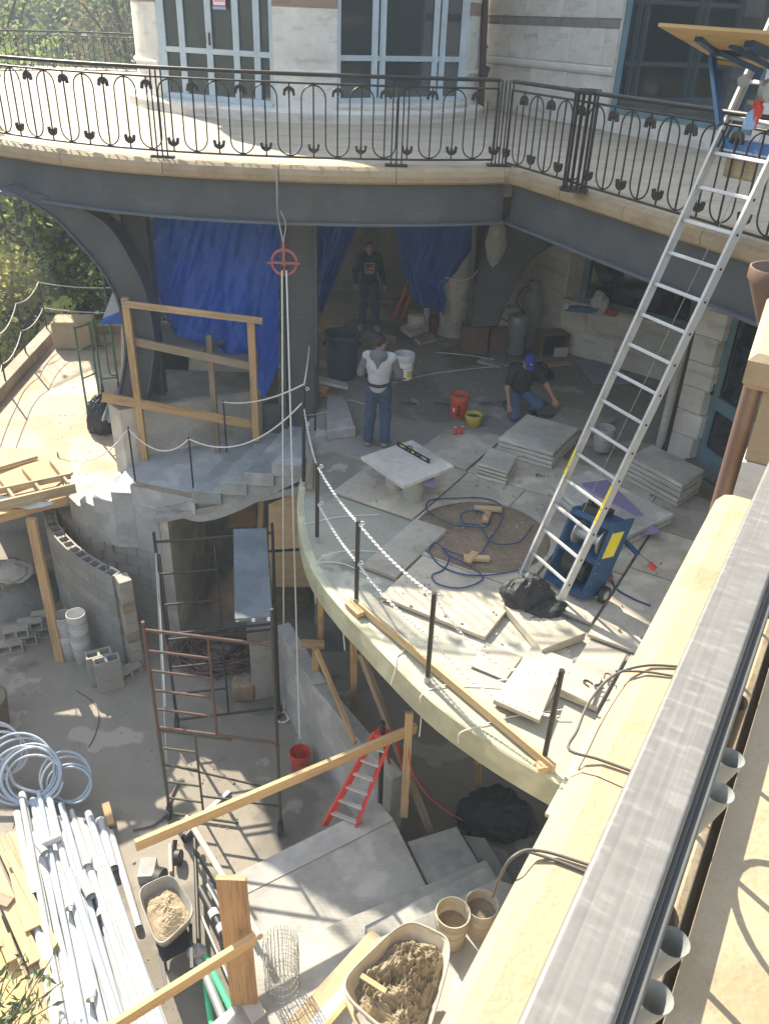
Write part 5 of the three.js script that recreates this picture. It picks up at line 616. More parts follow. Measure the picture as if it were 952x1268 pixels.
function blob(c, r, sd, amp, nu = 64, nv = 40, flat = true) { // crumpled lump
  const rg = amp < 0.42 && flat, nz0 = (x, y, z) => fbm(x * 0.37 + sd * 1.7 + z * 0.21 + 10, y * 0.37 + z * 0.33 + 10, 4, 4, 4, 400 + sd) - 0.5, nz = (x, y, z) => rg ? nz0(x, y, z) * 0.9 + 0.15 - 0.5 * Math.abs(fbm(x * 0.7 + 9 + y * 0.3, z * 0.7 + 9 - y * 0.4, 6, 6, 3, 430 + sd) - 0.5) : nz0(x, y, z);
  return surf((u, v) => { const a = u * 2 * PI, b = v * PI, x = Math.sin(b) * Math.cos(a), y = Math.cos(b), z = Math.sin(b) * Math.sin(a); const k = 1 + amp * 2 * nz(x * 1.8, y * 1.8, z * 1.8); let Y = y * r[1] * k; if (flat && Y < -r[1] * 0.55) Y = -r[1] * 0.55; return [c[0] + x * r[0] * k, c[1] + Y, c[2] + z * r[2] * k]; }, nu, nv);
}
// ---------------------------------------------------------------- left: timber guard rail, terrace things
{
  const G = thing('guard_rail', 'raw timber guard rail of three posts and boards around the stair landing', 'guard rail', [-3.97, 2.98, -12.09]);
  const post = (p, h, w, m) => part(G, 'post', bar(p, [p[0], p[1] + h, p[2]], w, w * 0.9), m), p1 = [-3.97, 2.97, -12.09], p2 = [-2.13, 3.4, -12.16], p3 = [-2.85, 3.0, -12.46];
  post(p1, 2.72, 0.11, M.wood); post(p2, 1.98, 0.11, M.wood); post(p3, 2.05, 0.09, M.woodG);
  part(G, 'top_board', bar([-4.0, 5.62, -12.02], [-1.95, 5.42, -12.1], 0.04, 0.1), M.wood2); part(G, 'middle_board', bar([-3.95, 5.0, -12.15], [-2.08, 4.62, -12.24], 0.04, 0.13), M.woodG); part(G, 'low_board', bar([-4.5, 4.12, -12.0], [-2.1, 3.62, -12.27], 0.04, 0.15), M.wood);
  part(G, 'brace', bar([-3.9, 5.0, -12.2], [-3.55, 5.0, -13.2], 0.09, 0.04), M.woodG); part(G, 'brace', bar([-3.05, 4.82, -12.2], [-2.75, 4.8, -12.9], 0.09, 0.04), M.woodG);
  // thin stair posts with ropes
  const rods = [[[-3.914,3,-11.31], 0.95, 'thin dark steel rod at the left front of the landing'], [[-2.958,3,-11.108], 0.92, 'thin dark steel rod at the right front corner of the landing'], [[-2.571,3.3,-11.882], 0.9, 'thin dark steel rod on the back of the stair'], [[-3.47,3,-12.865], 0.8, 'thin dark steel rod in front of the planter wall'], [[-5.408,2.35,-12.085], 0.72, 'thin dark steel rod at the foot of the stair by the timber form']];
  const tops = rods.map(([p, h, l]) => { single('stair_rod', l, 'rod', rod(p, [p[0], p[1] + h, p[2]], 0.014, 8), M.iron, 'thin steel rods along the concrete stair'); return [p[0], p[1] + h - 0.03, p[2]]; });
  const sag = (a, b, s, label) => single('rope', label, 'rope', tube(Array.from({ length: 9 }, (_, i) => { const t = i / 8, p = lerp(a, b, t); p[1] -= s * 4 * t * (1 - t); return p; }), 0.011, 5, 24), M.rope);
  sag(tops[0], tops[1], 0.28, 'slack rope between the two landing rods'); sag(tops[1], add(postT[0], [0, -0.2, 0]), 0.35, 'slack rope from the landing corner up to the tall stair post'); sag(tops[4], tops[0], 0.3, 'slack rope down the lower flight to the terrace'); sag(tops[2], add(postT[0], [0, 0.03, 0]), 0.1, 'rope from the back stair rod to the tall stair post'); sag(add(postT[0], [0, 0, 0]), [-1.3, 4.9, -12.7], 0.05, 'rope from tall stair post to the steel column');
  // steel rods with white ropes along the terrace kerb
  const kr = [[[-8.063,2.5,-16.191], 1.05], [[-8.301,2.5,-17.876], 1.2], [[-8.452,2.5,-19.572], 1.2]]; const kt = kr.map(([p, h], i) => { single('kerb_rod', ['nearest dark rod on the terrace kerb', 'middle dark rod on the terrace kerb', 'far corner dark rod on the terrace kerb'][i], 'rod', rod(p, [p[0], p[1] + h, p[2]], 0.02, 8), M.iron); return [p[0], p[1] + h, p[2]]; });
  const dn = (p) => add(p, [0, -0.62, 0]); const off = [-6.986,3.4,-12.465], rgt = [-6.2, 3.75, -19.4];
  sag(off, kt[0], 0.12, 'upper white rope at the left edge of the terrace kerb'); sag(kt[0], kt[1], 0.15, 'upper white rope between first two kerb rods'); sag(kt[1], kt[2], 0.12, 'upper white rope between last two kerb rods'); sag(kt[2], rgt, 0.08, 'upper white rope across the far end of the terrace');
  sag(dn(off), dn(kt[0]), 0.15, 'lower white rope at the left edge of the terrace kerb'); sag(dn(kt[0]), dn(kt[1]), 0.15, 'lower white rope between first two kerb rods'); sag(dn(kt[1]), dn(kt[2]), 0.12, 'lower white rope between last two kerb rods'); sag(dn(kt[2]), dn(rgt), 0.06, 'lower white rope across the far end of the terrace');
  const caster = (T, p) => { const c = part(T, 'caster', [rod([p[0] - 0.02, p[1] + 0.07, p[2] + 0.03], [p[0] + 0.02, p[1] + 0.07, p[2] + 0.03], 0.07, 14), rod([p[0], p[1] + 0.1, p[2]], [p[0], p[1] + 0.24, p[2]], 0.022, 8), bar([p[0], p[1] + 0.16, p[2] + 0.0], [p[0], p[1] + 0.07, p[2] + 0.03], 0.06, 0.03)], M.blackP); return c; };
  const fr = (label, A, B, h, rungs, mid, m, feet = true) => { const T = thing('access_scaffold', label, 'scaffold frame', A, 'green scaffold end frames on the terrace'); const V2 = (p, y) => [p[0], p[1] + y, p[2]]; part(T, 'leg', rod(V2(A, feet ? 0.2 : 0), V2(A, h), 0.021, 8), m); part(T, 'leg', rod(V2(B, feet ? 0.2 : 0), V2(B, h), 0.021, 8), m); for (const y of rungs) part(T, 'rung', rod(V2(A, y), V2(B, y), 0.016, 8), m); if (mid) part(T, 'inner_bar', tube([V2(lerp(A, B, 0.55), h * 0.98), V2(lerp(A, B, 0.55), 0.55), V2(lerp(A, B, 0.6), 0.42), V2(lerp(A, B, 0.8), 0.4), V2(B, 0.4)], 0.014, 6, 24), m); if (feet) { caster(T, A); caster(T, B); } return T; };
  fr('nearer green scaffold end frame standing on the sunny terrace', [-5.79, 2.3, -14.58], [[-5.632,4.33,-14.891][0], 2.3, [-5.632,4.33,-14.891][2]], 2.06, [0.55, 1.05, 1.6, 2.02], false, M.scafP);
  fr('farther green scaffold end frame standing behind the pale block', [-6.08, 2.3, -16.31], [[-5.769,3.9,-16.42][0], 2.3, [-5.769,3.9,-16.42][2]], 1.62, [0.35, 1.1, 1.58], true, M.scafP); fr('tall green scaffold end frame against the trees at the terrace end', [-6.2, 2.3, -17.6], [-5.2, 2.3, -18.1], 2.9, [1.6, 2.2, 2.85], false, M.scafP, false);
  single('stone_block', 'large pale stone block standing on the far end of the terrace', 'stone', box(...add([-7.616,2.3,-18.958], [0, 0.34, -0.25]), 0.95, 0.68, 0.7, 0.06, 0.15), M.lime);
  single('tarp_covered_board', 'white board leaning beside the scaffold frame with a blue lower edge', 'board', [quad([-5.715,4.067,-15.8], [-5.302,4.068,-15.8], [-5.486,4.474,-16.6], [-5.665,4.483,-16.6], 0.03)], M.white); single('blue_sheet', 'blue sheet along the lower edge of the white board', 'tarp', quad([-5.736,4.033,-15.75], [-5.273,4.053,-15.75], [-5.255,4.313,-15.8], [-5.674,4.133,-15.8], 0.01), M.tarp);
  single('timber_post', 'short reddish timber end above the white board', 'timber', bar([-5.64,4.418,-16.6], [-5.615,4.616,-16.6], 0.09, 0.09), M.woodO);
  single('black_bag', 'black plastic sheet heaped beside the planter wall', 'plastic sheet', blob([-5.538,2.5,-14.602], [0.22, 0.42, 0.3], 4, 0.35), M.black);
  single('grey_tarp', 'dark blue grey sheet hung against the bracket foot by the planter', 'plastic sheet', surf((u, v) => { const p = lerp([-4.907,3.299,-12.9], [-4.619,3.343,-12.7], u), q = lerp([-4.82,3.576,-13.1], [-4.608,3.654,-12.8], u); const r = lerp(p, q, v); return [r[0], r[1], r[2] + 0.04 * Math.sin(u * 12)]; }, 12, 8), M.plankG);
  // timber formwork lying at the near end of the terrace
  const F = thing('timber_form', 'pale timber formwork frame lying at the near left end of the terrace', 'formwork', [-5.432,3.01,-11.21]);
  const y = 2.36; part(F, 'deck', prism([[-10, -10.55], [-5.2, -10.6], [-5.0, -11.6], [-5.3, -12.3], [-10, -12.4]], 2.93, 2.984), M.ply); part(F, 'panel', prism([[-6.294,3,-11.022], [-5.573,3,-12.022], [-5.078,3,-11.447], [-5.943,3,-10.506]], 2.985, 3.01), M.plyB);
  part(F, 'long_board', bar([-5.78,3.08,-10.171], [-4.704,3.08,-10.914], 0.05, 0.16), M.woodP); part(F, 'long_board', bar([-5.97,3.08,-10.605], [-4.907,3.08,-11.286], 0.04, 0.1), M.woodP); for (const [a, b] of [[[-5.395,3.06,-11.748], [-4.84,3.06,-11.015]], [[-5.726,3.06,-11.467], [-5.165,3.06,-10.76]], [[-6.008,3.06,-11.199], [-5.488,3.06,-10.536]]]) part(F, 'cross_board', bar(a, b, 0.04, 0.1), M.woodP);
  single('timber_plank', 'lone pale plank lying on the terrace above the formwork frame', 'timber', bar([-6.313,3.04,-11.37], [-5.701,3.04,-11.96], 0.1, 0.05), M.woodP);
  single('white_sheet', 'white plastic sheet edge trailing under the timber formwork', 'plastic sheet', blob([-5.537,2.96,-10.609], [0.5, 0.05, 0.12], 12, 0.4), M.white);
  single('black_sheet', 'black plastic sheet hanging below the formwork at left edge', 'plastic sheet', quad([-6.014,2.88,-10.61], [-5.161,2.88,-10.928], [-5.086,2.73,-10.995], [-5.957,2.68,-10.384], 0.03), M.black);
  const sup = thing('timber_prop', 'orange timber prop and beam holding up the left end of the terrace', 'prop', [-5.28, 0, -10.48]); part(sup, 'post', bar([-5.28, 0, -10.48], [-5.28, 2.76, -10.5], 0.14, 0.09), M.wood); part(sup, 'beam', bar([-6.022,2.84,-10.074], [-4.909,2.84,-10.97], 0.09, 0.14), M.wood);
}
// ---- tarps under the balcony
{
  const hang = (z, L, R, top, bottom, folds, label, sd) => single('blue_tarp', label, 'tarp', surf((u, v) => { const yT = top(u), yB = bottom(u), y = yT + (yB - yT) * v, xl = L(y), xr = R(y), x = xl + (xr - xl) * u; const wv = fbm(u * 0.5, v * 0.5, 5, 5, 3, sd), r1 = 1 - Math.abs(2 * fbm(u * 0.9 + v * 0.25, v * 0.3, 7, 3, 3, sd + 5) - 1), r2 = 1 - Math.abs(2 * fbm(u * 0.8 - v * 0.35, v * 0.8, 11, 9, 3, sd + 9) - 1); const f = 0.1 * Math.sin(u * folds * 0.75 + 6 * wv + v * 1.5) * (0.3 + 0.7 * v) + 0.2 * (r1 - 0.7) + 0.035 * (r2 - 0.7); return [x, y, z + f]; }, 100, 90), M.tarp);
  const cv = (pts) => (y) => { for (let i = 0; i < pts.length - 1; i++) if (y <= pts[i][1] && y >= pts[i + 1][1]) { const t = (pts[i][1] - y) / (pts[i][1] - pts[i + 1][1] || 1); return pts[i][0] + (pts[i + 1][0] - pts[i][0]) * t; } return y > pts[0][1] ? pts[0][0] : pts[pts.length - 1][0]; };
  const fu = (pts) => (u) => { for (let i = 0; i < pts.length - 1; i++) if (u <= pts[i + 1][0]) { const t = (u - pts[i][0]) / (pts[i + 1][0] - pts[i][0]); return pts[i][1] + (pts[i + 1][1] - pts[i][1]) * t; } return pts[pts.length - 1][1]; };
  const Y = (px, py) => 0, z1 = -13.0;
  const a = [-3.675,6.796,-13], b = [-3.836,5.281,-13], c = [-3.66,4.956,-13], d = [-2.455,4.432,-13], e = [-2.13,3.829,-13], f = [-1.842,4.346,-13], g = [-1.759,6.826,-13];
  hang(z1, cv([[a[0], a[1]], [b[0], b[1]]]), cv([[g[0], g[1]], [f[0], f[1]]]), () => 6.97, fu([[0, b[1]], [0.1, c[1]], [0.68, d[1]], [0.87, e[1]], [1, f[1]]]), 22, 'large blue tarp hanging from the balcony beam behind the timber guard rail', 501);
  const h = [-1.454,6.379,-15], i = [-0.61,6.413,-15], j = [-1.393,4.662,-15];
  hang(-15, cv([[h[0], 7.2], [j[0], j[1]]]), cv([[i[0] + 0.1, 7.2], [i[0], i[1]], [j[0] + 0.08, j[1]]]), () => 7.22, () => j[1], 12, 'narrow blue tarp pulled to one side behind the steel column', 521);
  const k = [[-0.023,6.232,-16.2], [0.073,5.431,-16.2], [0.289,4.879,-16.2], [0.466,4.534,-16.2], [0.995,4.311,-16.2]], l = [[1.472,6.293,-16.2], [1.455,5.64,-16.2], [1.21,5.232,-16.2], [0.979,4.971,-16.2], [1.034,4.655,-16.2], [1.011,4.312,-16.2]];
  hang(-16.2, cv(k), cv(l), () => 7.25, fu([[0, k[3][1] + 0.1], [0.5, k[3][1] - 0.1], [1, k[4][1]]]), 16, 'bunched blue tarp gathered and tied beside the round pillar', 541);
  single('blue_tarp', 'small crumpled blue tarp end beside the left bracket', 'tarp', blob([-3.934,5.464,-13.4], [0.09, 0.22, 0.1], 8, 0.4), M.tarp);
  // pulley and hoist ropes
  const pc = [-1.48,6.527,-11.2], P = thing('pulley_wheel', 'red spoked pulley wheel hanging from balcony edge', 'pulley', pc);
  { const t = fin(new THREE.TorusGeometry(0.165, 0.02, 8, 28)); t.translate(...pc); part(P, 'rim', t, M.pulley); part(P, 'spoke', [rod([pc[0] - 0.16, pc[1], pc[2]], [pc[0] + 0.16, pc[1], pc[2]], 0.013, 6), rod([pc[0], pc[1] - 0.16, pc[2]], [pc[0], pc[1] + 0.2, pc[2]], 0.013, 6), rod([pc[0], pc[1], pc[2] - 0.04], [pc[0], pc[1], pc[2] + 0.04], 0.035, 12)], M.pulley); part(P, 'yoke', [bar([pc[0] - 0.22, pc[1], pc[2] + 0.04], [pc[0] + 0.22, pc[1], pc[2] + 0.04], 0.03, 0.02), bar([pc[0], pc[1], pc[2] + 0.045], [pc[0], pc[1] + 0.28, pc[2] + 0.045], 0.03, 0.02)], M.pulley); }
  single('hook_rope', 'dark doubled rope tying the pulley to the balcony edge', 'rope', [tube([[pc[0], pc[1] + 0.27, pc[2] + 0.04], [pc[0] - 0.06, pc[1] + 0.55, pc[2]], [pc[0] - 0.06, 7.3, pc[2] + 0.08], [pc[0] - 0.06, 7.7, pc[2] + 0.02]], 0.012, 6, 24), tube([[pc[0], pc[1] + 0.27, pc[2] + 0.04], [pc[0] + 0.03, pc[1] + 0.5, pc[2]], [pc[0] - 0.03, pc[1] + 0.66, pc[2]]], 0.01, 6, 16)], M.galv);
  const bk = [-1.057,0,-8.373], ra = [bk[0], 0.62, bk[2]];
  single('hoist_rope', 'right white hoist rope running down from the pulley to the red bucket', 'rope', tube([[pc[0] + 0.03, pc[1] - 0.1, pc[2] + 0.02], ra], 0.011, 6, 2), M.rope);
  single('hoist_rope', 'left white hoist rope running down from the pulley to a coil on the ground', 'rope', [tube([[pc[0] - 0.03, pc[1] - 0.1, pc[2] + 0.02], [-1.43,0.05,-9.49]], 0.011, 6, 2), tube([[-1.433,0.03,-9.511], [-1.359,0.02,-9.317], [-1.478,0.02,-9.275], [-1.532,0.03,-9.4], [-1.429,0.03,-9.476], [-1.337,0.03,-9.342], [-1.423,0.03,-9.235]], 0.011, 6, 40)], M.rope);
  bucket(bk, 0.37, 0.12, 0.15, M.redP, 'red bucket on the ground at the end of the hoist rope', null, true);
}
// ---- things at the back of the patio
{
  const p = [-0.863,3.89,-13.878], t = thing('dustbin', 'large dark blue grey plastic bin standing behind the man in the grey vest', 'bin', p);
  part(t, 'body', lathe([[0.001, 0.02], [0.235, 0], [0.25, 0.03], [0.295, 0.68], [0.32, 0.69], [0.325, 0.78], [0.315, 0.8], [0.3, 0.8], [0.285, 0.76], [0.24, 0.05], [0.001, 0.04]], ...p, 32), M.brute); part(t, 'handle', [bar([p[0] - 0.31, p[1] + 0.6, p[2] - 0.05], [p[0] - 0.31, p[1] + 0.6, p[2] + 0.07], 0.04, 0.06), bar([p[0] + 0.31, p[1] + 0.6, p[2] - 0.05], [p[0] + 0.31, p[1] + 0.6, p[2] + 0.07], 0.04, 0.06)], M.brute);
  const tx = canvasTex(128, 48, (x, w, h) => { x.fillStyle = '#39505f'; x.fillRect(0, 0, w, h); x.fillStyle = '#16212b'; x.font = 'bold 36px sans-serif'; x.textAlign = 'center'; x.fillText('BRUTE', w / 2, 37); }); const g = surf((u, v) => { const a = -0.55 + 0.62 * u, y = 0.56 + 0.1 * v, r = 0.25 + 0.045 * (y - 0.03) / 0.65 + 0.003; return [p[0] + Math.sin(a) * r, p[1] + y, p[2] + Math.cos(a) * r]; }, 8, 1); gridUV(g, 8, 1); part(t, 'label_print', g, new THREE.MeshStandardMaterial({ map: tx, roughness: 0.6, side: THREE.DoubleSide }));
  single('timber_plank', 'pale plank lying over the stair head in front of the bin', 'timber', bar([-1.642,4.3,-12.886], [-0.714,4.05,-13.044], 0.22, 0.05), M.whiteD); single('timber_plank', 'yellowish timber under the pale plank at the stair head', 'timber', bar([-1.79,4.2,-12.98], [-1.021,4.05,-12.798], 0.09, 0.1), M.wood); single('timber_plank', 'short plank on the patio edge behind the stair head', 'timber', bar([-1.285,3.9,-13.028], [-0.93,3.9,-13.031], 0.2, 0.04), M.ply);
  single('timber_offcut', 'small yellow timber offcut upright beside the tall stair rod', 'timber', bar([-1.275,3.9,-12.923], [-1.3,4.4,-13.223], 0.06, 0.04), M.wood2); single('thin_rod', 'thin dark rod standing at the stair head', 'rod', rod([-1.127,3.8,-11.633], [-1.104,4.95,-11.594], 0.016, 8), M.iron);
  single('concrete_kerb', 'raised grey concrete kerb beside the stair head', 'kerb', prism([[-0.908,3.9,-11.245], [-1.013,3.9,-12.543], [-0.714,3.9,-12.642], [-0.491,3.9,-11.427]], 3.88, 4.06, 0.02), M.conc);
  single('timber_offcut', 'light timber piece standing beside the bin in the shade', 'timber', bar([-1.255,3.9,-15.328], [-1.244,4.5,-15.194], 0.2, 0.05), M.wood);
  const red = (x0, x1, lab) => single('red_level', lab, 'straightedge', bar(x0, x1, 0.05, 0.11), M.redP); red([0.015,4,-17.002], [0.312,4.8,-17.088], 'left red straightedge leaning against the tarp'); red([0.184,4,-17.025], [0.414,4.75,-17.044], 'right red straightedge leaning against the tarp');
  single('stone_slab', 'pale slab offcut lying on rubble in front of the round pillar', 'stone slab', prism([[0.171,4,-16.181], [0.502,4,-16.637], [0.741,4,-16.205], [0.364,4,-15.762]], 4.0, 4.1, 0.01), M.slabL); single('stone_slab', 'second slab offcut low beside the round pillar', 'stone slab', prism([[0.433,3.92,-15.956], [0.781,3.92,-16.298], [0.883,3.92,-15.917], [0.557,3.92,-15.637]], 3.9, 3.97, 0.01), M.slab2);
  single('broken_block', 'pale broken block stacked behind slab offcuts by the pillar', 'stone', box(...[0.477,4.1,-16.429], 0.32, 0.36, 0.25, 0.04, 0.2), M.plasterL); single('white_tube', 'white plastic tube standing beside the pillar', 'tube', pipe([0.691,3.9,-16.654], add([0.691,3.9,-16.654], [0, 0.55, 0]), 0.06, 0.05, 14), M.pvc);
  single('red_can', 'small red canister beside the white tube', 'can', lathe([[0.001, 0], [0.1, 0], [0.1, 0.28], [0.08, 0.32], [0.001, 0.32]], ...[0.839,3.9,-16.57], 16), mat(0.2, 0.03, 0.03));
  const c1 = [1.579,3.9,-15.495], c2 = [2.137,3.9,-15.564]; for (let q = 0; q < 2; q++) { const c = q ? c2 : c1; const b = thing('brown_crate', q ? 'brown crate under the small white box' : 'brown crate left of the crate that carries the white box', 'crate', c); part(b, 'side', [box(c[0], c[1] + 0.25, c[2] - 0.2, 0.5, 0.5, 0.03), box(c[0], c[1] + 0.25, c[2] + 0.2, 0.5, 0.5, 0.03), box(c[0] - 0.24, c[1] + 0.25, c[2], 0.02, 0.5, 0.37), box(c[0] + 0.24, c[1] + 0.25, c[2], 0.02, 0.5, 0.37)], M.brick); part(b, 'lid', box(c[0], c[1] + 0.515, c[2], 0.52, 0.03, 0.44, 0.005), M.brick); }
  { const w = add(c2, [-0.02, 0.54, 0]), b = thing('white_box', 'white box with a black cord on top of a brown crate', 'box', w); part(b, 'body', box(w[0], w[1] + 0.17, w[2], 0.5, 0.34, 0.3, 0.01), M.white); part(b, 'cord', tube([[w[0] - 0.15, w[1] + 0.34, w[2] + 0.16], [w[0] - 0.1, w[1] + 0.2, w[2] + 0.17], [w[0] + 0.1, w[1] + 0.1, w[2] + 0.18], [w[0] + 0.3, w[1] + 0.2, w[2] + 0.15]], 0.012, 6, 20), M.blackP); }
  { const q = [2.674,3.9,-15.817], g2 = thing('gas_cylinder', 'tall grey gas cylinder standing beside the lower window wall', 'gas cylinder', q); part(g2, 'body', lathe([[0.001, 0.03], [0.15, 0.02], [0.19, 0.06], [0.19, 0.98], [0.17, 1.08], [0.1, 1.15], [0.03, 1.17], [0.001, 1.17]], ...q, 28), M.tank); part(g2, 'collar', pipe([q[0], q[1] + 1.13, q[2]], [q[0], q[1] + 1.32, q[2]], 0.11, 0.1, 20), M.tank); part(g2, 'valve', [rod([q[0], q[1] + 1.15, q[2]], [q[0], q[1] + 1.28, q[2]], 0.025, 8), rod([q[0] - 0.04, q[1] + 1.27, q[2]], [q[0] + 0.04, q[1] + 1.27, q[2]], 0.02, 8)], M.galv); }
  { const q = [2.341,3.9,-15.139], g2 = thing('gas_heater', 'short steel canister on thin legs in front of the gas cylinder', 'canister', q); part(g2, 'body', lathe([[0.001, 0.12], [0.17, 0.12], [0.17, 0.66], [0.19, 0.68], [0.19, 0.82], [0.14, 0.86], [0.001, 0.88]], ...q, 24), mat(0.3, 0.34, 0.35, { rough: 0.4, metal: 0.4, map: 'patina' })); for (const a of [0.5, 2.6, 4.7]) part(g2, 'leg', rod([q[0] + Math.cos(a) * 0.18, q[1], q[2] + Math.sin(a) * 0.18], [q[0] + Math.cos(a) * 0.17, q[1] + 0.5, q[2] + Math.sin(a) * 0.17], 0.01, 6), M.iron); single('gas_hose', 'black hose curling between the canister and gas cylinder', 'hose', tube([[q[0] + 0.1, q[1] + 0.85, q[2]], [q[0] - 0.06, q[1] + 1.1, q[2] - 0.1], [q[0] + 0.1, q[1] + 1.3, q[2] - 0.25], [q[0] + 0.25, q[1] + 1.2, q[2] - 0.35]], 0.014, 6, 30), M.blackP); }
  { const q = [3.09,3.9,-15.498], b = thing('open_carton', 'brown cardboard carton with open dark front beside the gas cylinder', 'carton', q), R = 0.25, f = (x, y, z, w, h, d) => { const g2 = box(x, y, z, w, h, d, 0, 0); g2.rotateY(R); g2.translate(...q); return g2; }; part(b, 'side', [f(-0.27, 0.22, 0, 0.015, 0.44, 0.4), f(0.27, 0.22, 0, 0.015, 0.44, 0.4), f(0, 0.22, -0.2, 0.53, 0.44, 0.015), f(0, 0.435, 0, 0.53, 0.012, 0.4), f(0, 0.01, 0, 0.53, 0.02, 0.4)], M.card); part(b, 'inside', f(0, 0.22, -0.05, 0.52, 0.4, 0.2), M.blackP); part(b, 'white_panel', f(0.12, 0.1, 0.2, 0.28, 0.18, 0.012), M.white); }
  single('white_cloth_bag', 'white cloth bundle hanging from the right curved bracket', 'bag', blob([1.725,6.138,-14.7], [0.16, 0.36, 0.14], 14, 0.4, 30, 20, false), M.whiteD); single('cord', 'thin pale cord running from the white bundle down to the tied tarp', 'cord', tube([[1.672,5.972,-14.7], [1.566,5.592,-15.2], [1.331,5.172,-15.8], [0.988,5.151,-16]], 0.012, 5, 20), M.rope);
  single('steel_prop', 'thin grey steel prop upright left of the right curved bracket', 'prop', rod([1.587,3.9,-16.565], [1.442,6.302,-16], 0.05, 10), M.galv);
  single('plastic_bag', 'crumpled white plastic bag on the lower window sill', 'bag', blob(add([3.782,4.964,-15.135], [0, 0, 0]), [0.14, 0.24, 0.14], 15, 0.4), M.white); single('plastic_cup', 'small white cup on the lower window sill', 'cup', lathe([[0.001, 0], [0.04, 0], [0.055, 0.12], [0.045, 0.12], [0.035, 0.01]], ...[3.141,4.95,-14.941], 14), M.white); single('red_packet', 'small red packet on the lower window sill', 'packet', blob([3.935,4.97,-14.745], [0.12, 0.07, 0.07], 16, 0.4), M.redP); single('blue_sheet', 'crumpled blue plastic on the lower window sill', 'plastic sheet', blob([3.413,4.95,-14.98], [0.26, 0.05, 0.12], 17, 0.4), mat(0.12, 0.22, 0.4));
  single('tool_bag', 'dark open tool bag on the floor right of the kneeling worker', 'bag', [blob([2.699,3.95,-14.212], [0.24, 0.13, 0.16], 18, 0.35), pipe([2.707,3.98,-14.295], [2.636,4.12,-13.923], 0.17, 0.13, 18)], M.black);
  single('timber_plank', 'thin plank on the floor behind the tool bag', 'timber', bar([2.568,3.92,-14.641], [3.378,3.92,-14.991], 0.14, 0.03), M.ply); single('timber_plank', 'pale plank lying behind the kneeling worker', 'timber', bar([1.671,3.93,-14.89], [2.071,3.93,-14.64], 0.2, 0.05), M.whiteD);
  single('white_drainpipe', 'white plastic pipe leaning against the stone pier by the doors', 'pipe', rod([4.088,3.95,-11.318], [3.891,5.864,-10.715], 0.06, 12), M.whiteD); single('downpipe', 'dark brown downpipe beside the stone pier by the doors', 'downpipe', rod([4.143,3.95,-11.296], [[4.143,3.95,-11.296][0], 7.1, [4.143,3.95,-11.296][2]], 0.07, 12), M.brownP);
  single('cord', 'pale cord lying across the rough patio floor behind the workers', 'cord', tube([[0.046,3.895,-13.662], [0.83,3.895,-14.218], [1.742,3.895,-14.61], [2.365,3.895,-14.809], [3.293,3.895,-14.919]], 0.008, 5, 30), M.rope); single('cord', 'pale cord lying behind the white bucket towards the back wall', 'cord', tube([[0.866,3.895,-15.33], [1.483,3.895,-15.226], [1.964,3.895,-15.063]], 0.008, 5, 20), M.rope);
  for (const [x, y, r, l] of [[505, 500, 0.16, 'dark mortar splash on the floor left of the orange bucket'], [548, 500, 0.14, 'dark mortar splash behind the orange bucket'], [600, 500, 0.1, 'small dark mortar splash right of the orange bucket'], [676, 500, 0.13, 'dark mortar splash in front of the kneeling worker']]) { const c = [[505, [0.313,3.889,-12.777]], [548, [0.893,3.889,-12.804]], [600, [1.603,3.889,-12.914]], [676, [2.63,3.889,-12.523]]].find((q) => q[0] === x)[1]; single('mortar_splash', l, 'mortar', blob(c, [r * 0.8, 0.014, r * 0.4], 20 + x % 9, 1.1, 40, 20), mat(0.1, 0.095, 0.085)); }
}
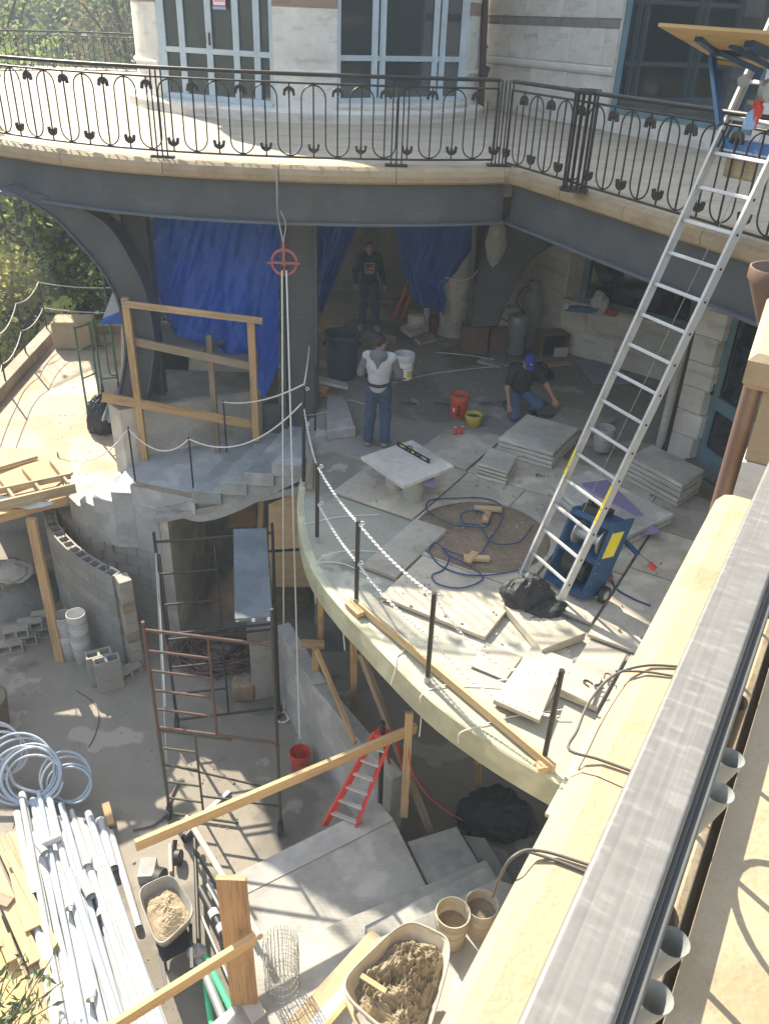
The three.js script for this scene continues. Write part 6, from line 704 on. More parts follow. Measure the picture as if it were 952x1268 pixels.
// ---------------------------------------------------------------- yard: scaffold, blocks, pipes, barrows
{
  const T = thing('scaffold_tower', 'rusty scaffold tower with two end frames standing in the yard below the stair', 'scaffold', [-2, 0, -8.4]);
  const A = [-2.72, 0, -7.48], Bq = [-1.2, 0, -7.3], C = [-3.0, 0, -9.1], Dq = [-1.5, 0, -9.45], y = (p, h) => [p[0], h, p[2]];
  const leg = (p, h, m1, m2) => { part(T, 'leg', rod(y(p, 0.25), y(p, 1.55), 0.022, 10), m1); part(T, 'leg', rod(y(p, 1.55), y(p, h), 0.021, 10), m2); part(T, 'coupling_pin', rod(y(p, 1.5), y(p, 1.62), 0.027, 10), M.rust); part(T, 'caster', [rod([p[0] - 0.025, 0.08, p[2] + 0.04], [p[0] + 0.025, 0.08, p[2] + 0.04], 0.08, 16), rod(y(p, 0.12), y(p, 0.28), 0.026, 8), bar([p[0], 0.2, p[2]], [p[0], 0.08, p[2] + 0.04], 0.07, 0.04)], M.blackP); };
  leg(A, 3.32, M.scafG, M.rust); leg(Bq, 3.72, M.scafG, mat(0.05, 0.045, 0.04, { rough: 0.7 })); leg(C, 3.5, M.iron, M.iron); leg(Dq, 3.5, M.iron, M.iron);
  const end = (P, Q, h0, n, m, m2, name = 'rung') => { part(T, 'frame_bar', rod(y(P, h0 + 1.7), y(Q, h0 + 1.7), 0.02, 8), m); part(T, 'frame_bar', rod(y(P, h0 + 0.15), y(Q, h0 + 0.15), 0.02, 8), m); const mid = lerp(P, Q, 0.5); part(T, 'inner_leg', rod(y(mid, h0 + 0.15), y(mid, h0 + 1.7), 0.016, 8), m); for (let i = 1; i <= n; i++) part(T, name, rod(y(P, h0 + 0.15 + i * 1.55 / (n + 1)), y(mid, h0 + 0.15 + i * 1.55 / (n + 1)), 0.016, 8), m2); };
  end(A, Bq, 1.5, 4, M.rust, M.rust); end(A, lerp(A, Bq, 0.62), -0.1, 4, M.scafG, M.scafG); end(C, Dq, 1.65, 2, M.iron, M.iron); end(C, Dq, 0, 2, M.iron, M.iron);
  for (const g of [rod(y(Bq, 3.1), y(Dq, 3.1), 0.014, 8), rod(y(Bq, 2.2), y(Dq, 2.2), 0.014, 8), rod(y(A, 1.0), y(Bq, 0.8), 0.014, 8), rod(y(Bq, 0.5), lerp(y(A, 0.5), y(Bq, 0.45), 0.3), 0.016, 8)]) part(T, 'side_rail', g, M.iron); part(T, 'cross_brace', rod(y(C, 3.2), [A[0] + 0.05, 0.9, A[2]], 0.014, 8), M.galv); part(T, 'cross_brace', rod(y(C, 2.9), [A[0] + 0.1, 1.9, A[2] - 0.1], 0.012, 8), M.galv);
  const pl = thing('scaffold_plank', 'blue grey scaffold platform deck lying on the tower', 'platform', [-1.6, 3.38, -8.4]); part(pl, 'deck', quad([-2.016,3.42,-9.395], [-1.579,3.42,-9.45], [-1.24,3.42,-7.554], [-1.655,3.42,-7.481], 0.05), M.plankG); for (const h of [[[-1.639,3.4,-7.537], [-1.634,3.36,-7.499]], [[-1.455,3.4,-7.55], [-1.45,3.36,-7.512]], [[-1.281,3.4,-7.577], [-1.277,3.36,-7.538]]]) part(pl, 'hook', bar(h[0], h[1], 0.04, 0.06), M.alu);
  // heap of straw and soil under the landing, cables
  const heap = (cx, cz, rx, rz, h, sd) => surf((u, v) => { const a = u * 2 * PI, r = v; return [cx + Math.cos(a) * rx * r, h * (1 - r * r) * (0.7 + 0.6 * fbm(u, v * 0.5, 6, 6, 4, sd)) + 0.01, cz + Math.sin(a) * rz * r]; }, 36, 14);
  single('soil_heap', 'dark soil heap in the recess under the stair landing', 'heap', heap(-2.3, -12.4, 1.0, 0.7, 0.9, 601), M.dirt);
  const tang = (c, r, n, rad, hh) => { const g = []; for (let i = 0; i < n; i++) { const q = [], a0 = rr(0, 6), k = rr(0.6, 1.1); for (let j = 0; j < 9; j++) { const a = a0 + j * rr(0.5, 0.9); q.push([c[0] + Math.cos(a) * r[0] * k + rr(-0.08, 0.08), c[1] + rr(0, hh), c[2] + Math.sin(a) * r[1] * k + rr(-0.08, 0.08)]); } g.push(tube(q, rad, 4, 30)); } return g; };
  single('straw_tangle', 'yellow straw coloured cord tangle on the soil heap', 'cord', tang([-2.0, 0.75, -12.2], [0.42, 0.3], 22, 0.008, 0.2), M.straw);
  single('cable_tangle', 'tangle of red brown cables on the ground behind the scaffold', 'cables', tang([-2.71,0.02,-10.743], [0.75, 0.5], 22, 0.016, 0.22), M.cableR);
  single('black_rail', 'black steel bar lying slanted on the cables behind the scaffold', 'bar', bar([-2.768,0.1,-10.129], [-2.293,0.3,-10.792], 0.05, 0.05), M.blackP);
  single('cable_loop', 'thin red hose across the sunlit yard floor near the scaffold foot', 'hose', tube([[-3.147,0.02,-7.209], [-2.902,0.02,-7.299], [-2.762,0.02,-7.516], [-2.773,0.03,-7.792], [-2.732,0.02,-8.044]], 0.016, 6, 40), M.cableR); single('cable_loop', 'thin dark cable on the shaded yard floor beside the pipe coils', 'cable', tube([[-4.777,0.01,-9.783], [-4.389,0.01,-9.498], [-4.229,0.01,-9.194], [-4.182,0.01,-8.782], [-4.201,0.01,-8.621]], 0.008, 5, 30), M.cableR);
  // stacked white buckets
  const nest = (p, n, label, m) => { for (let i = 0; i < n; i++) { const q = [p[0] + rr(-0.01, 0.01), p[1] + i * 0.125, p[2] + rr(-0.01, 0.01)], w = ['bottom', 'second', 'third', 'fourth', 'fifth', 'sixth', 'seventh'][i]; const b = bucket(q, 0.37, 0.13, 0.15, i % 2 ? M.white : M.whiteD, `${i === n - 1 ? 'top' : w} white bucket of the ${label}`, null, false); b.userData.group = 'nested stacks of white buckets'; } };
  nest([-4.889,0,-10.504], 6, 'taller nested stack beside the concrete blocks'); nest([-5.155,0,-10.61], 5, 'shorter nested stack beside the timber prop');
  single('timber_beam', 'pale timber beam lying on the ground in the shade under the terrace', 'timber', bar([-6.6, 0.6, -11.6], [-5.3, 0.9, -13.2], 0.09, 0.12), M.woodG);
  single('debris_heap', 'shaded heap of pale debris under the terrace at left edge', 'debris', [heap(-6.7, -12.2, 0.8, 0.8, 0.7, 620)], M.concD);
  single('white_sheet', 'crumpled white plastic lying on the debris under the terrace', 'plastic sheet', blob([-6.5, 0.75, -11.9], [0.3, 0.16, 0.25], 22, 0.4), M.whiteD);
  single('tan_barrel', 'round tan tub edge at the left border above the pipe coils', 'tub', lathe([[0.001, 0], [0.3, 0], [0.36, 0.55], [0.33, 0.56], [0.001, 0.5]], ...[-5.818,0,-8.943], 24), mat(0.3, 0.25, 0.18, { map: 'dirt' }));
  // coils of grey conduit
  const coil = (c, r, n, label, spread, m) => { const q = []; for (let i = 0; i <= n * 16; i++) { const a = i / 16 * 2 * PI, w = i / 16 / n, k = r * (1 - 0.28 * w + 0.05 * Math.sin(i * 0.31)); q.push([c[0] + spread[0] * w + Math.cos(a) * k, c[1] + k * 0.62 + Math.sin(a) * k * 0.62 + spread[1] * w, c[2] - Math.sin(a) * k * 0.62 + spread[2] * w + 0.03 * Math.cos(i * 0.5)]); } return single('conduit_coil', label, 'conduit', tube(q, 0.018, 7, n * 44), m ?? M.pvcB); };
  coil([-4.825,0.12,-7.788], 0.5, 7, 'large looping coil of pale conduit above the far end of the white pipes', [0.3, 0.05, 0.12]); coil([-4.211,0.08,-7.799], 0.36, 4, 'smaller looping coil of pale conduit right of the large coil', [0.12, 0.02, 0.1]); coil([-5.339,0.1,-8.094], 0.45, 4, 'loose looping coil of pale conduit cut by the left picture border', [0.2, 0.1, 0.0], M.pvc);
  single('conduit_piece', 'bent length of white conduit in front of the large coil', 'conduit', tube([[-5.248,0.3,-8.138], [-5.026,0.25,-7.904], [-4.87,0.2,-7.716], [-4.458,0.12,-7.641]], 0.025, 8, 24), M.pvc);
  // long plastic pipes, each one a thing
  const e0 = [[28,985],[24,1005],[36,1010],[44,1020],[34,1025],[58,1000],[64,1010],[72,963],[76,1002],[86,1030],[92,1025],[100,1018],[96,1040],[54,1040],[48,1050],[70,1050],[80,1060],[88,1066],[62,1060],[110,1055]];
  const col = [M.pvc, M.white, M.pvcB, M.pvc];
  const rank = ['first', 'second', 'third', 'fourth', 'fifth', 'sixth', 'seventh', 'eighth', 'ninth', 'tenth', 'eleventh', 'twelfth', 'thirteenth', 'fourteenth', 'fifteenth', 'sixteenth', 'seventeenth', 'eighteenth', 'nineteenth', 'twentieth', 'twenty-first', 'twenty-second', 'twenty-third', 'twenty-fourth', 'twenty-fifth', 'twenty-sixth', 'twenty-seventh', 'twenty-eighth', 'twenty-ninth', 'thirtieth', 'thirty-first', 'thirty-second', 'thirty-third', 'thirty-fourth', 'thirty-fifth', 'thirty-sixth'];
  const n = 36; for (let i = 0; i < n; i++) { const t = i / (n - 1), layer = [0, 1, 0, 1, 2, 1][i % 6], r = [0.034, 0.044, 0.04, 0.05, 0.034][i % 5]; const hy = 0.05 + layer * 0.085; const far = [22 + 92 * t + rr(-3, 3), 985 + rr(0, 60) + (t > 0.8 ? 15 : 0)], near = [70 + 145 * t, 1300]; const a = pxy(far, hy), b = pxy(near, hy); const lay = ['bottom', 'middle', 'top'][layer]; const P = pipe(a, b, r, r * 0.86, 12); single('plastic_pipe', `long ${i % 4 === 2 ? 'bluish' : 'white'} plastic pipe, ${rank[i]} from the left across the heap, ${lay} layer`, 'pipe', P, col[i % 4], 'long plastic pipes lying in a heap'); }
  function pxy(q, h) { const A0 = [-4.879,0.1,-7.691], B0 = [-3.79,0.1,-7.749], C0 = [-3.231,0.1,-4.443], D0 = [-1.867,0.1,-4.497]; const v = (q[1] - 980) / 320, k = 0.62 * v / (1 - 0.38 * v + 1e-6) * 1.0; const vv = v * 0.55 / (0.55 + 0.45 * (1 - v)) ; const tl = (q[0] - (20 + 40 * v)) / (100 + 65 * v); const p = lerp(lerp(A0, B0, tl), lerp(C0, D0, tl), vvFix(v)); return [p[0], h, p[2]]; }
  function vvFix(v) { return v * 1.28 / (1 + 0.28 * v); }
  const sp = (a, b, r, label, m) => single('plastic_pipe', label, 'pipe', pipe(a, b, r, r * 0.85, 14), m ?? M.pvc);
  sp([-3.6,0.1,-7.289], [-3.202,0.1,-6.577], 0.06, 'short fat white pipe lying apart right of the heap'); sp([-3.419,0.06,-7.139], [-2.688,0.06,-5.84], 0.045, 'thin long white pipe lying apart beside the wheelbarrow'); sp([-3.507,0.3,-6.339], [-3.283,0.3,-6.047], 0.06, 'short white pipe stub on top of the heap'); sp([-4.124,0.3,-6.722], [-3.926,0.3,-6.852], 0.055, 'white elbow length lying crosswise on the heap');
  sp([-4.201,0.3,-6.766], [-4.049,0.28,-6.623], 0.05, 'white pipe fitting at the end of the crosswise length'); sp([-4.232,0.2,-6.512], [-3.995,0.2,-6.103], 0.05, 'short white pipe on the lumber at left of the heap');
  single('pipe_sleeve', 'blue striped white pipe wrap on the heap', 'pipe', pipe([-3.667,0.3,-6.376], [-2.37,0.3,-4.379], 0.05, 0.04, 12), M.pvcB);
  for (const [x, y2, l] of [[82, 1118, 'left'], [124, 1128, 'right'], [112, 1232, 'lowest'], [66, 1072, 'farthest']]) { const q = l === 'left' ? [-3.514,0.27,-5.952] : l === 'right' ? [-3.14,0.2,-5.912] : l === 'lowest' ? [-2.929,0.27,-4.922] : [-3.492,0.27,-6.519]; single('pipe_coupling', `small grey pipe coupling, ${l} of those on the white pipes`, 'coupling', pipe(add(q, [0, 0, -0.04]), add(q, [0.03, 0, 0.05]), 0.06, 0.045, 12), M.whiteD); }
  // wheelbarrow with sand
  const barrow = (name, label, rim, fillM, depth, tray, sandH, sd, lump) => { // rim: four corners a(far-left) b(far-right) c(near-right) d(near-left)
    const [a, b, c, d] = rim.map(V), cen = a.clone().add(b).add(c).add(d).multiplyScalar(0.25), t = thing(name, label, 'wheelbarrow', [cen.x, cen.y - depth - 0.3, cen.z]);
    const at = (u, v) => { // superellipse inside the quad
      return a.clone().multiplyScalar((1 - u) * (1 - v)).add(b.clone().multiplyScalar(u * (1 - v))).add(c.clone().multiplyScalar(u * v)).add(d.clone().multiplyScalar((1 - u) * v)); };
    const ring = (s, w) => { const ca = Math.cos(w), sa = Math.sin(w), p = 0.45; return at(0.5 + 0.5 * s * Math.sign(ca) * Math.pow(Math.abs(ca), p), 0.5 + 0.5 * s * Math.sign(sa) * Math.pow(Math.abs(sa), p)); };
    part(t, 'tray', [surf((u, v) => { const w = u * 2 * PI; const prof = v < 0.08 ? [1.05, -0.03 + v * 0.4] : [1.0 - 0.42 * Math.pow((v - 0.08) / 0.92, 1.5), -depth * Math.min(1, (v - 0.08) / 0.8)]; if (v > 0.9) prof[0] *= (1 - v) / 0.1; const q = ring(prof[0], w); return [q.x, q.y + prof[1], q.z]; }, 64, 18), surf((u, v) => { const w = u * 2 * PI, s = 1.03 + 0.02 * Math.cos(v * 2 * PI); const q = ring(s, w); return [q.x, q.y + 0.012 * Math.sin(v * 2 * PI), q.z]; }, 64, 6)], tray);
    part(t, 'load', surf((u, v) => { const q = ring(0.93 * v, u * 2 * PI); const e = 1 - v * v; const nz = fbm(q.x * 0.9 + 5, q.z * 0.9 + 5, 9, 9, 7, sd, 0.66) - 0.5; return [q.x, q.y - depth * 0.55 + sandH * e + nz * lump * (0.3 + e), q.z]; }, 180, 100), fillM);
    const dn = new THREE.Vector3(0, -1, 0), m1 = a.clone().add(d).multiplyScalar(0.5), m2 = b.clone().add(c).multiplyScalar(0.5);
    return { t, a, b, c, d, cen };
  };
  { const o = barrow('wheelbarrow', 'grey wheelbarrow of dry sand standing among pipes in the sunny yard', [[-2.663,0.64,-5.925], [-2.317,0.64,-6.151], [-1.929,0.64,-5.677], [-2.247,0.64,-5.247]], M.sand, 0.28, M.greyTub, 0.12, 641, 0.1);
    const f = [-2.009,0.3,-5.225], w = thing; part(o.t, 'handle', [bar([-2.329,0.45,-5.491], [-2.084,0.5,-4.889], 0.04, 0.045), bar([-2.003,0.45,-5.65], [-1.861,0.5,-5.114], 0.04, 0.045)], M.blackP); part(o.t, 'undercarriage', [bar([-2.302,0.3,-5.396], [-2.004,0.3,-5.6], 0.25, 0.03), rod([-2.258,0,-5.391], [-2.21,0.4,-5.285], 0.015, 8), rod([-2.007,0,-5.543], [-1.961,0.4,-5.444], 0.015, 8)], M.blackP); const wc = [-2.579,0.18,-6.358]; part(o.t, 'wheel', rod([wc[0] - 0.04, wc[1], wc[2]], [wc[0] + 0.04, wc[1], wc[2] + 0.02], 0.18, 20), M.blackP); }
  { const o = barrow('wheelbarrow', 'cream wheelbarrow tub full of wet grey mortar at the bottom of picture', [[-0.243,2.24,-4.009], [0.36,2.24,-4.659], [0.79,2.24,-4.46], [0.468,2.24,-3.473]], mat(0.36, 0.31, 0.23, { map: 'dirt', bump: 'rough', bs: 0.03, rough: 0.75 }), 0.28, M.tubMort, 0.2, 661, 0.42);
    part(o.t, 'leg', [rod([o.cen.x - 0.25, 1.66, o.cen.z + 0.2], [o.cen.x - 0.2, 2.0, o.cen.z + 0.1], 0.016, 8), rod([o.cen.x + 0.25, 1.66, o.cen.z + 0.2], [o.cen.x + 0.2, 2.0, o.cen.z + 0.1], 0.016, 8)], M.iron); part(o.t, 'handle', [bar([-0.142,2.05,-3.995], [0.151,2.1,-3.408], 0.04, 0.05)], M.wood2);
    single('wooden_paddle', 'small wooden stick lying in the wet mortar', 'stick', bar([-0.033,2.3,-4.081], [0.186,2.26,-3.975], 0.045, 0.02), M.wood2); }
  bucket([1.102,1.66,-4.968], 0.4, 0.135, 0.16, M.tubMort, 'mortar stained bucket with grey remains next to the coping', [0.7, M.mortar], true); bucket([0.816,1.66,-4.854], 0.42, 0.14, 0.165, M.tubMort, 'mortar stained bucket of sandy water behind the mortar barrow', [0.55, M.dirt], true);
  // guard rail at the platform and timber
  const gr = (n, l, a, b, w, h, m) => single(n, l, 'timber', bar(a, b, w, h), m);
  gr('timber_post', 'narrow timber post at the top corner of the concrete platform', [0.39, 1.1, -6.74], [0.37, 2.78, -6.76], 0.09, 0.06, M.wood2); gr('timber_rail', 'long timber rail from the platform post out over the yard', [-2.256,2.45,-5.162], [0.462,2.45,-6.864], 0.05, 0.13, M.wood2); gr('timber_post', 'wide timber post board at the left edge of the platform', [-1.12, 1.2, -4.33], [-1.15, 3.16, -4.36], 0.25, 0.05, M.woodO); gr('timber_rail', 'lower timber rail nailed across the wide post at the bottom', [-0.962,2.5,-4.257], [-2.057,2.5,-3.399], 0.05, 0.12, M.wood2);
  gr('timber_stud', 'timber prop upright under the patio edge left of the red ladder', [-0.888,0,-8.816], [-0.864,2,-8.815], 0.09, 0.06, M.wood); gr('timber_stud', 'timber prop upright under the membrane edge at the middle', [-0.324,0.6,-8.907], [-0.303,3,-7.736], 0.09, 0.06, M.wood); gr('timber_stud', 'timber prop upright just below the third chain post', [-0.807,2,-8.923], [-0.733,3.4,-8.137], 0.08, 0.06, M.wood);
  gr('timber_rail', 'timber handrail slanting down the low concrete wall', [-0.833,2.05,-8.606], [-0.241,1.6,-7.404], 0.05, 0.09, M.wood); gr('timber_rail', 'short timber board across the top of the low wall posts', [-1.052,2.05,-8.726], [-0.735,2.05,-8.73], 0.12, 0.06, M.wood); gr('timber_brace', 'long grey timber brace from under the patio to the platform', [-0.206,2.9,-7.566], [0.724,0.9,-6.686], 0.06, 0.09, M.woodG); gr('timber_stud', 'short timber block standing under the patio beyond the black bag', [1.443,0.3,-7.923], [1.392,0.9,-7.848], 0.09, 0.09, M.wood);
  single('steel_post', 'black steel post beside the red ladder behind the platform', 'post', rod([0.1, 0.9, -6.85], [0.08, 2.5, -6.88], 0.03, 12), M.iron); single('red_string', 'thin red cord slack from the platform post to the stair below', 'cord', tube([[0.36, 2.6, -6.76], [0.45, 1.9, -6.7], [0.75, 1.4, -6.7], [1.1, 1.0, -6.8]], 0.007, 5, 20), M.redL);
  // red step ladder
  const RL = thing('step_ladder', 'red fibreglass step ladder with aluminium treads behind the platform', 'ladder', [-0.531,1.1,-6.639]); const l0 = [-0.557,1.05,-6.596], l1 = [0.014,2.3,-6.923], l2 = [-0.325,1.05,-6.459], l3 = [0.183,2.3,-6.857]; part(RL, 'side_rail', bar(l0, l1, 0.03, 0.09), M.redL); part(RL, 'side_rail', bar(add(l2, [0.1, 0, 0]), l3, 0.03, 0.09), M.redL); for (let i = 1; i < 7; i++) part(RL, 'tread', bar(lerp(l0, l1, i / 7), lerp(add(l2, [0.1, 0, 0]), l3, i / 7), 0.055, 0.025), M.alu); part(RL, 'top_cap', bar(l1, l3, 0.14, 0.06), M.redL); part(RL, 'rear_rail', [bar(add(l1, [0.05, 0, -0.05]), add(l1, [0.3, -1.6, -0.5]), 0.03, 0.05), bar(add(l3, [0.05, 0, -0.05]), add(l3, [0.3, -1.6, -0.4]), 0.03, 0.05)], M.redP);
  single('black_bag', 'big black plastic sack lying in shade under the patio edge', 'bag', blob([1.643,0.25,-7.501], [0.5, 0.3, 0.35], 25, 0.35), M.black);
  // poles and rods leaning at the left of the platform
  const pole = (a, b, r, m, l) => single('steel_pole', l, 'pole', rod(a, b, r, 10), m);
  pole([-2.25,0.9,-6.748], [-1.042,1.6,-4.826], 0.035, mat(0.55, 0.42, 0.34, { map: 'patina' }), 'pinkish wooden pole slanting from the long rail to the wide post'); pole([-2.291,0.2,-7.085], [-1.826,0.2,-5.246], 0.028, M.iron, 'dark upright scaffold leg lying by the barrow'); pole([-2.18,0.25,-6.737], [-1.345,0.4,-5.547], 0.022, M.blackP, 'black bar slanting beside the pinkish pole'); pole([-2.046,0.2,-6.281], [-1.574,0.3,-5.57], 0.05, M.blackP, 'black fat tube with white couplings beside the barrow'); pole([-1.96,0.15,-5.947], [-1.296,0.2,-4.875], 0.02, M.galv, 'thin grey rod under the fat tube'); pole([-1.977,0.12,-6.395], [-1.363,0.15,-5.528], 0.03, M.pvc, 'white rod lying behind the black tube'); pole([-1.903,0.3,-5.433], [-1.398,0.3,-4.613], 0.05, M.galv, 'fat grey steel pole under the lower timber rail'); pole([-1.866,0.32,-5.478], [-1.33,0.32,-4.711], 0.035, M.green, 'bright green pole under the lower timber rail'); pole([-1.763,0.15,-5.188], [-1.582,0.15,-4.683], 0.03, M.green, 'short green pole left of the grey steel pole');
  for (const [p, q, l] of [[[-1.828,0.26,-5.953], [-1.775,0.26,-5.874], 'upper'], [[-1.695,0.28,-5.764], [-1.644,0.28,-5.687], 'lower']]) single('pipe_coupling', `${l} white coupling ring on the black fat tube`, 'coupling', rod(p, q, 0.062, 14), M.white);
  single('pipe_clamp', 'rusty grey scaffold clamp at the head of the green pole', 'clamp', [blob([-1.881,0.36,-5.397], [0.1, 0.07, 0.07], 31, 0.4), rod([-1.953,0.36,-5.394], [-1.84,0.36,-5.455], 0.04, 10)], M.galv);
  single('caster_wheel', 'loose black caster wheel lying in the sun above the barrow', 'caster', [rod([-2.468,0.09,-6.772], [-2.404,0.1,-6.767], 0.1, 18), rod([-2.492,0.1,-6.787], [-2.506,0.22,-6.936], 0.03, 8)], M.blackP); single('pink_tube', 'pinkish tube lying in the sun left of the caster wheel', 'tube', rod([-2.603,0.03,-7.004], [-2.495,0.03,-6.604], 0.025, 8), mat(0.6, 0.4, 0.34)); single('short_tube', 'short dark tube lying under the long timber rail', 'tube', pipe([-2.429,0.08,-7.048], [-2.321,0.08,-7.229], 0.06, 0.05, 14), M.iron); single('tan_paver', 'square tan block lying on the sunlit yard above the barrow', 'block', box(...add([-2.78,0,-6.589], [0, 0.07, 0]), 0.2, 0.14, 0.28, 0.01, 0.1), M.conc); single('timber_offcut', 'orange timber wedge pointing up at the end of the pipe heap', 'timber', bar([-3.587,0.15,-7.512], [-3.425,0.1,-7.208], 0.1, 0.06), M.woodO); single('pvc_channel', 'pale straight strip lying by the scaffold foot', 'strip', bar([-2.276,0.03,-7.506], [-1.998,0.03,-7.903], 0.06, 0.03), M.whiteD);
  // wire mesh roll
  { const c = [-0.783,1.36,-4.483], g = []; for (let i = 0; i < 9; i++) { const t = fin(new THREE.TorusGeometry(0.165 - (i % 3) * 0.012, 0.003, 4, 30)); t.rotateX(PI / 2); t.translate(c[0], c[1] + 0.02 + i * 0.085, c[2]); g.push(t); } for (let i = 0; i < 30; i++) { const a = i / 30 * 2 * PI; g.push(rod([c[0] + Math.cos(a) * 0.163, c[1], c[2] + Math.sin(a) * 0.163], [c[0] + Math.cos(a) * 0.163, c[1] + 0.74, c[2] + Math.sin(a) * 0.163], 0.0025, 4)); } for (let i = 0; i < 20; i++) { const a = i / 20 * 2 * PI; g.push(rod([c[0] + Math.cos(a) * 0.13, c[1], c[2] + Math.sin(a) * 0.13], [c[0] + Math.cos(a) * 0.13, c[1] + 0.72, c[2] + Math.sin(a) * 0.13], 0.0025, 4)); } single('wire_mesh_roll', 'upright roll of galvanised wire mesh in front of the wide timber post', 'wire mesh', g, M.galv); }
  // planks at the bottom edge
  const pk = (a, b, w, m, l) => single('timber_plank', l, 'timber', bar(a, b, w, 0.04), m);
  pk([-0.744,1.4,-3.9], [0.13,1.56,-4.903], 0.22, M.woodP, 'wide pale plank along the step nearest the mortar barrow'); pk([-0.553,1.45,-3.951], [-0.103,1.5,-4.487], 0.1, M.white, 'white board lying left of the mortar barrow'); pk([-0.348,1.7,-3.934], [-0.108,1.72,-4.235], 0.06, M.wood2, 'thin timber strip at the side of the mortar barrow'); pk([-1.462,1.2,-3.97], [-0.978,1.36,-4.338], 0.26, M.slabL, 'pale concrete plank at foot of the wide timber post');
  // lumber scraps at left
  const lum = [[[4,1040],[24,1075],0.2,'pale plywood scrap with cut corner above the lumber'],[[-5,1080],[40,1180],0.14,'long tan board in the middle of the lumber heap'],[[14,1060],[70,1172],0.07,'narrow board slanting to the right over the lumber'],[[22,1030],[46,1105],0.1,'short board beside the white pipe on the lumber'],[[-8,1110],[10,1100],0.12,'short block at the left border of the lumber'],[[0,1170],[45,1300],0.3,'broad tan sheet at the bottom of the lumber heap'],[[45,1170],[70,1300],0.12,'yellow board along the edge of the pipe heap'],[[20,1075],[45,1165],0.16,'reddish board lying across the lumber heap'],[[-8,1130],[20,1180],0.1,'small pale board at the left border by the leaves'],[[60,1200],[82,1300],0.08,'thin yellow strip next to the white pipes']];
  const lp = [[[-4.758,0.1,-6.978], [-4.314,0.1,-6.444]], [[-4.651,0.16,-6.464], [-3.687,0.16,-5.309]], [[-4.529,0.24,-6.642], [-3.5,0.2,-5.461]], [[-4.608,0.12,-7.032], [-3.973,0.14,-6.146]], [[-4.517,0.2,-6.079], [-4.228,0.2,-5.987]], [[-4.274,0.08,-5.588], [-3.373,0.08,-4.37]], [[-3.863,0.1,-5.594], [-3.154,0.1,-4.369]], [[-4.315,0.2,-6.395], [-3.841,0.2,-5.679]], [[-4.413,0.22,-5.892], [-3.926,0.2,-5.293]], [[-3.605,0.16,-5.331], [-2.994,0.14,-4.356]]];
  lum.forEach((l, i) => single('timber_offcut', l[3], 'timber', bar(lp[i][0], lp[i][1], l[2] * 1.15, 0.035), [M.woodP, M.wood2, M.ply, M.woodP, M.woodG, M.plyB, M.woodP, M.ply, M.wood2, M.plyB][i]));
  // leafy plant at the bottom left corner
  const PL = thing('shrub', 'leafy green shrub tips at the bottom left corner of picture', 'plant', [-3.788,0,-4.631]); const sg = [], lg = []; const pc0 = [-3.579,0.6,-4.471]; for (let i = 0; i < 30; i++) { const tip = [pc0[0] + rr(-0.7, 0.5), pc0[1] + rr(-0.2, 0.6), pc0[2] + rr(-0.75, 0.5)], base = [pc0[0] - 0.2 + rr(-0.2, 0.2), 0, pc0[2] + 0.4 + rr(-0.2, 0.2)]; const mid = lerp(base, tip, 0.6); mid[1] += 0.2; sg.push(tube([base, mid, tip], 0.006, 4, 10)); for (let k = 0; k < 10; k++) { const p = lerp(mid, tip, k / 9); lg.push(leafShape(p, rr(0.1, 0.17))); } }
  part(PL, 'stem', sg, mat(0.1, 0.09, 0.05)); const LV = mat(0.17, 0.21, 0.1, { rough: 0.6 }); for (let k = 0; k < lg.length; k++) part(PL, 'leaf', lg[k], LV);
}
function leafShape(p, s) { const a = new THREE.Vector3(rr(-1, 1), rr(-0.3, 0.5), rr(-1, 1)).normalize(), b = new THREE.Vector3(rr(-1, 1), rr(-0.2, 0.2), rr(-1, 1)).cross(a).normalize(), o = V(p), n = a.clone().cross(b).multiplyScalar(s * 0.1); const m1 = o.clone().addScaledVector(a, s * 0.5).addScaledVector(b, s * 0.2), m2 = o.clone().addScaledVector(a, s * 0.5).addScaledVector(b, -s * 0.2), t = o.clone().addScaledVector(a, s), c = o.clone().addScaledVector(a, s * 0.5).add(n); const pos = [o, m1, c, m1, t, c, t, m2, c, m2, o, c].flatMap((v) => v.toArray()); const g = new THREE.BufferGeometry(); g.setAttribute('position', new THREE.Float32BufferAttribute(pos, 3)); g.computeVertexNormals(); return fin(g); }
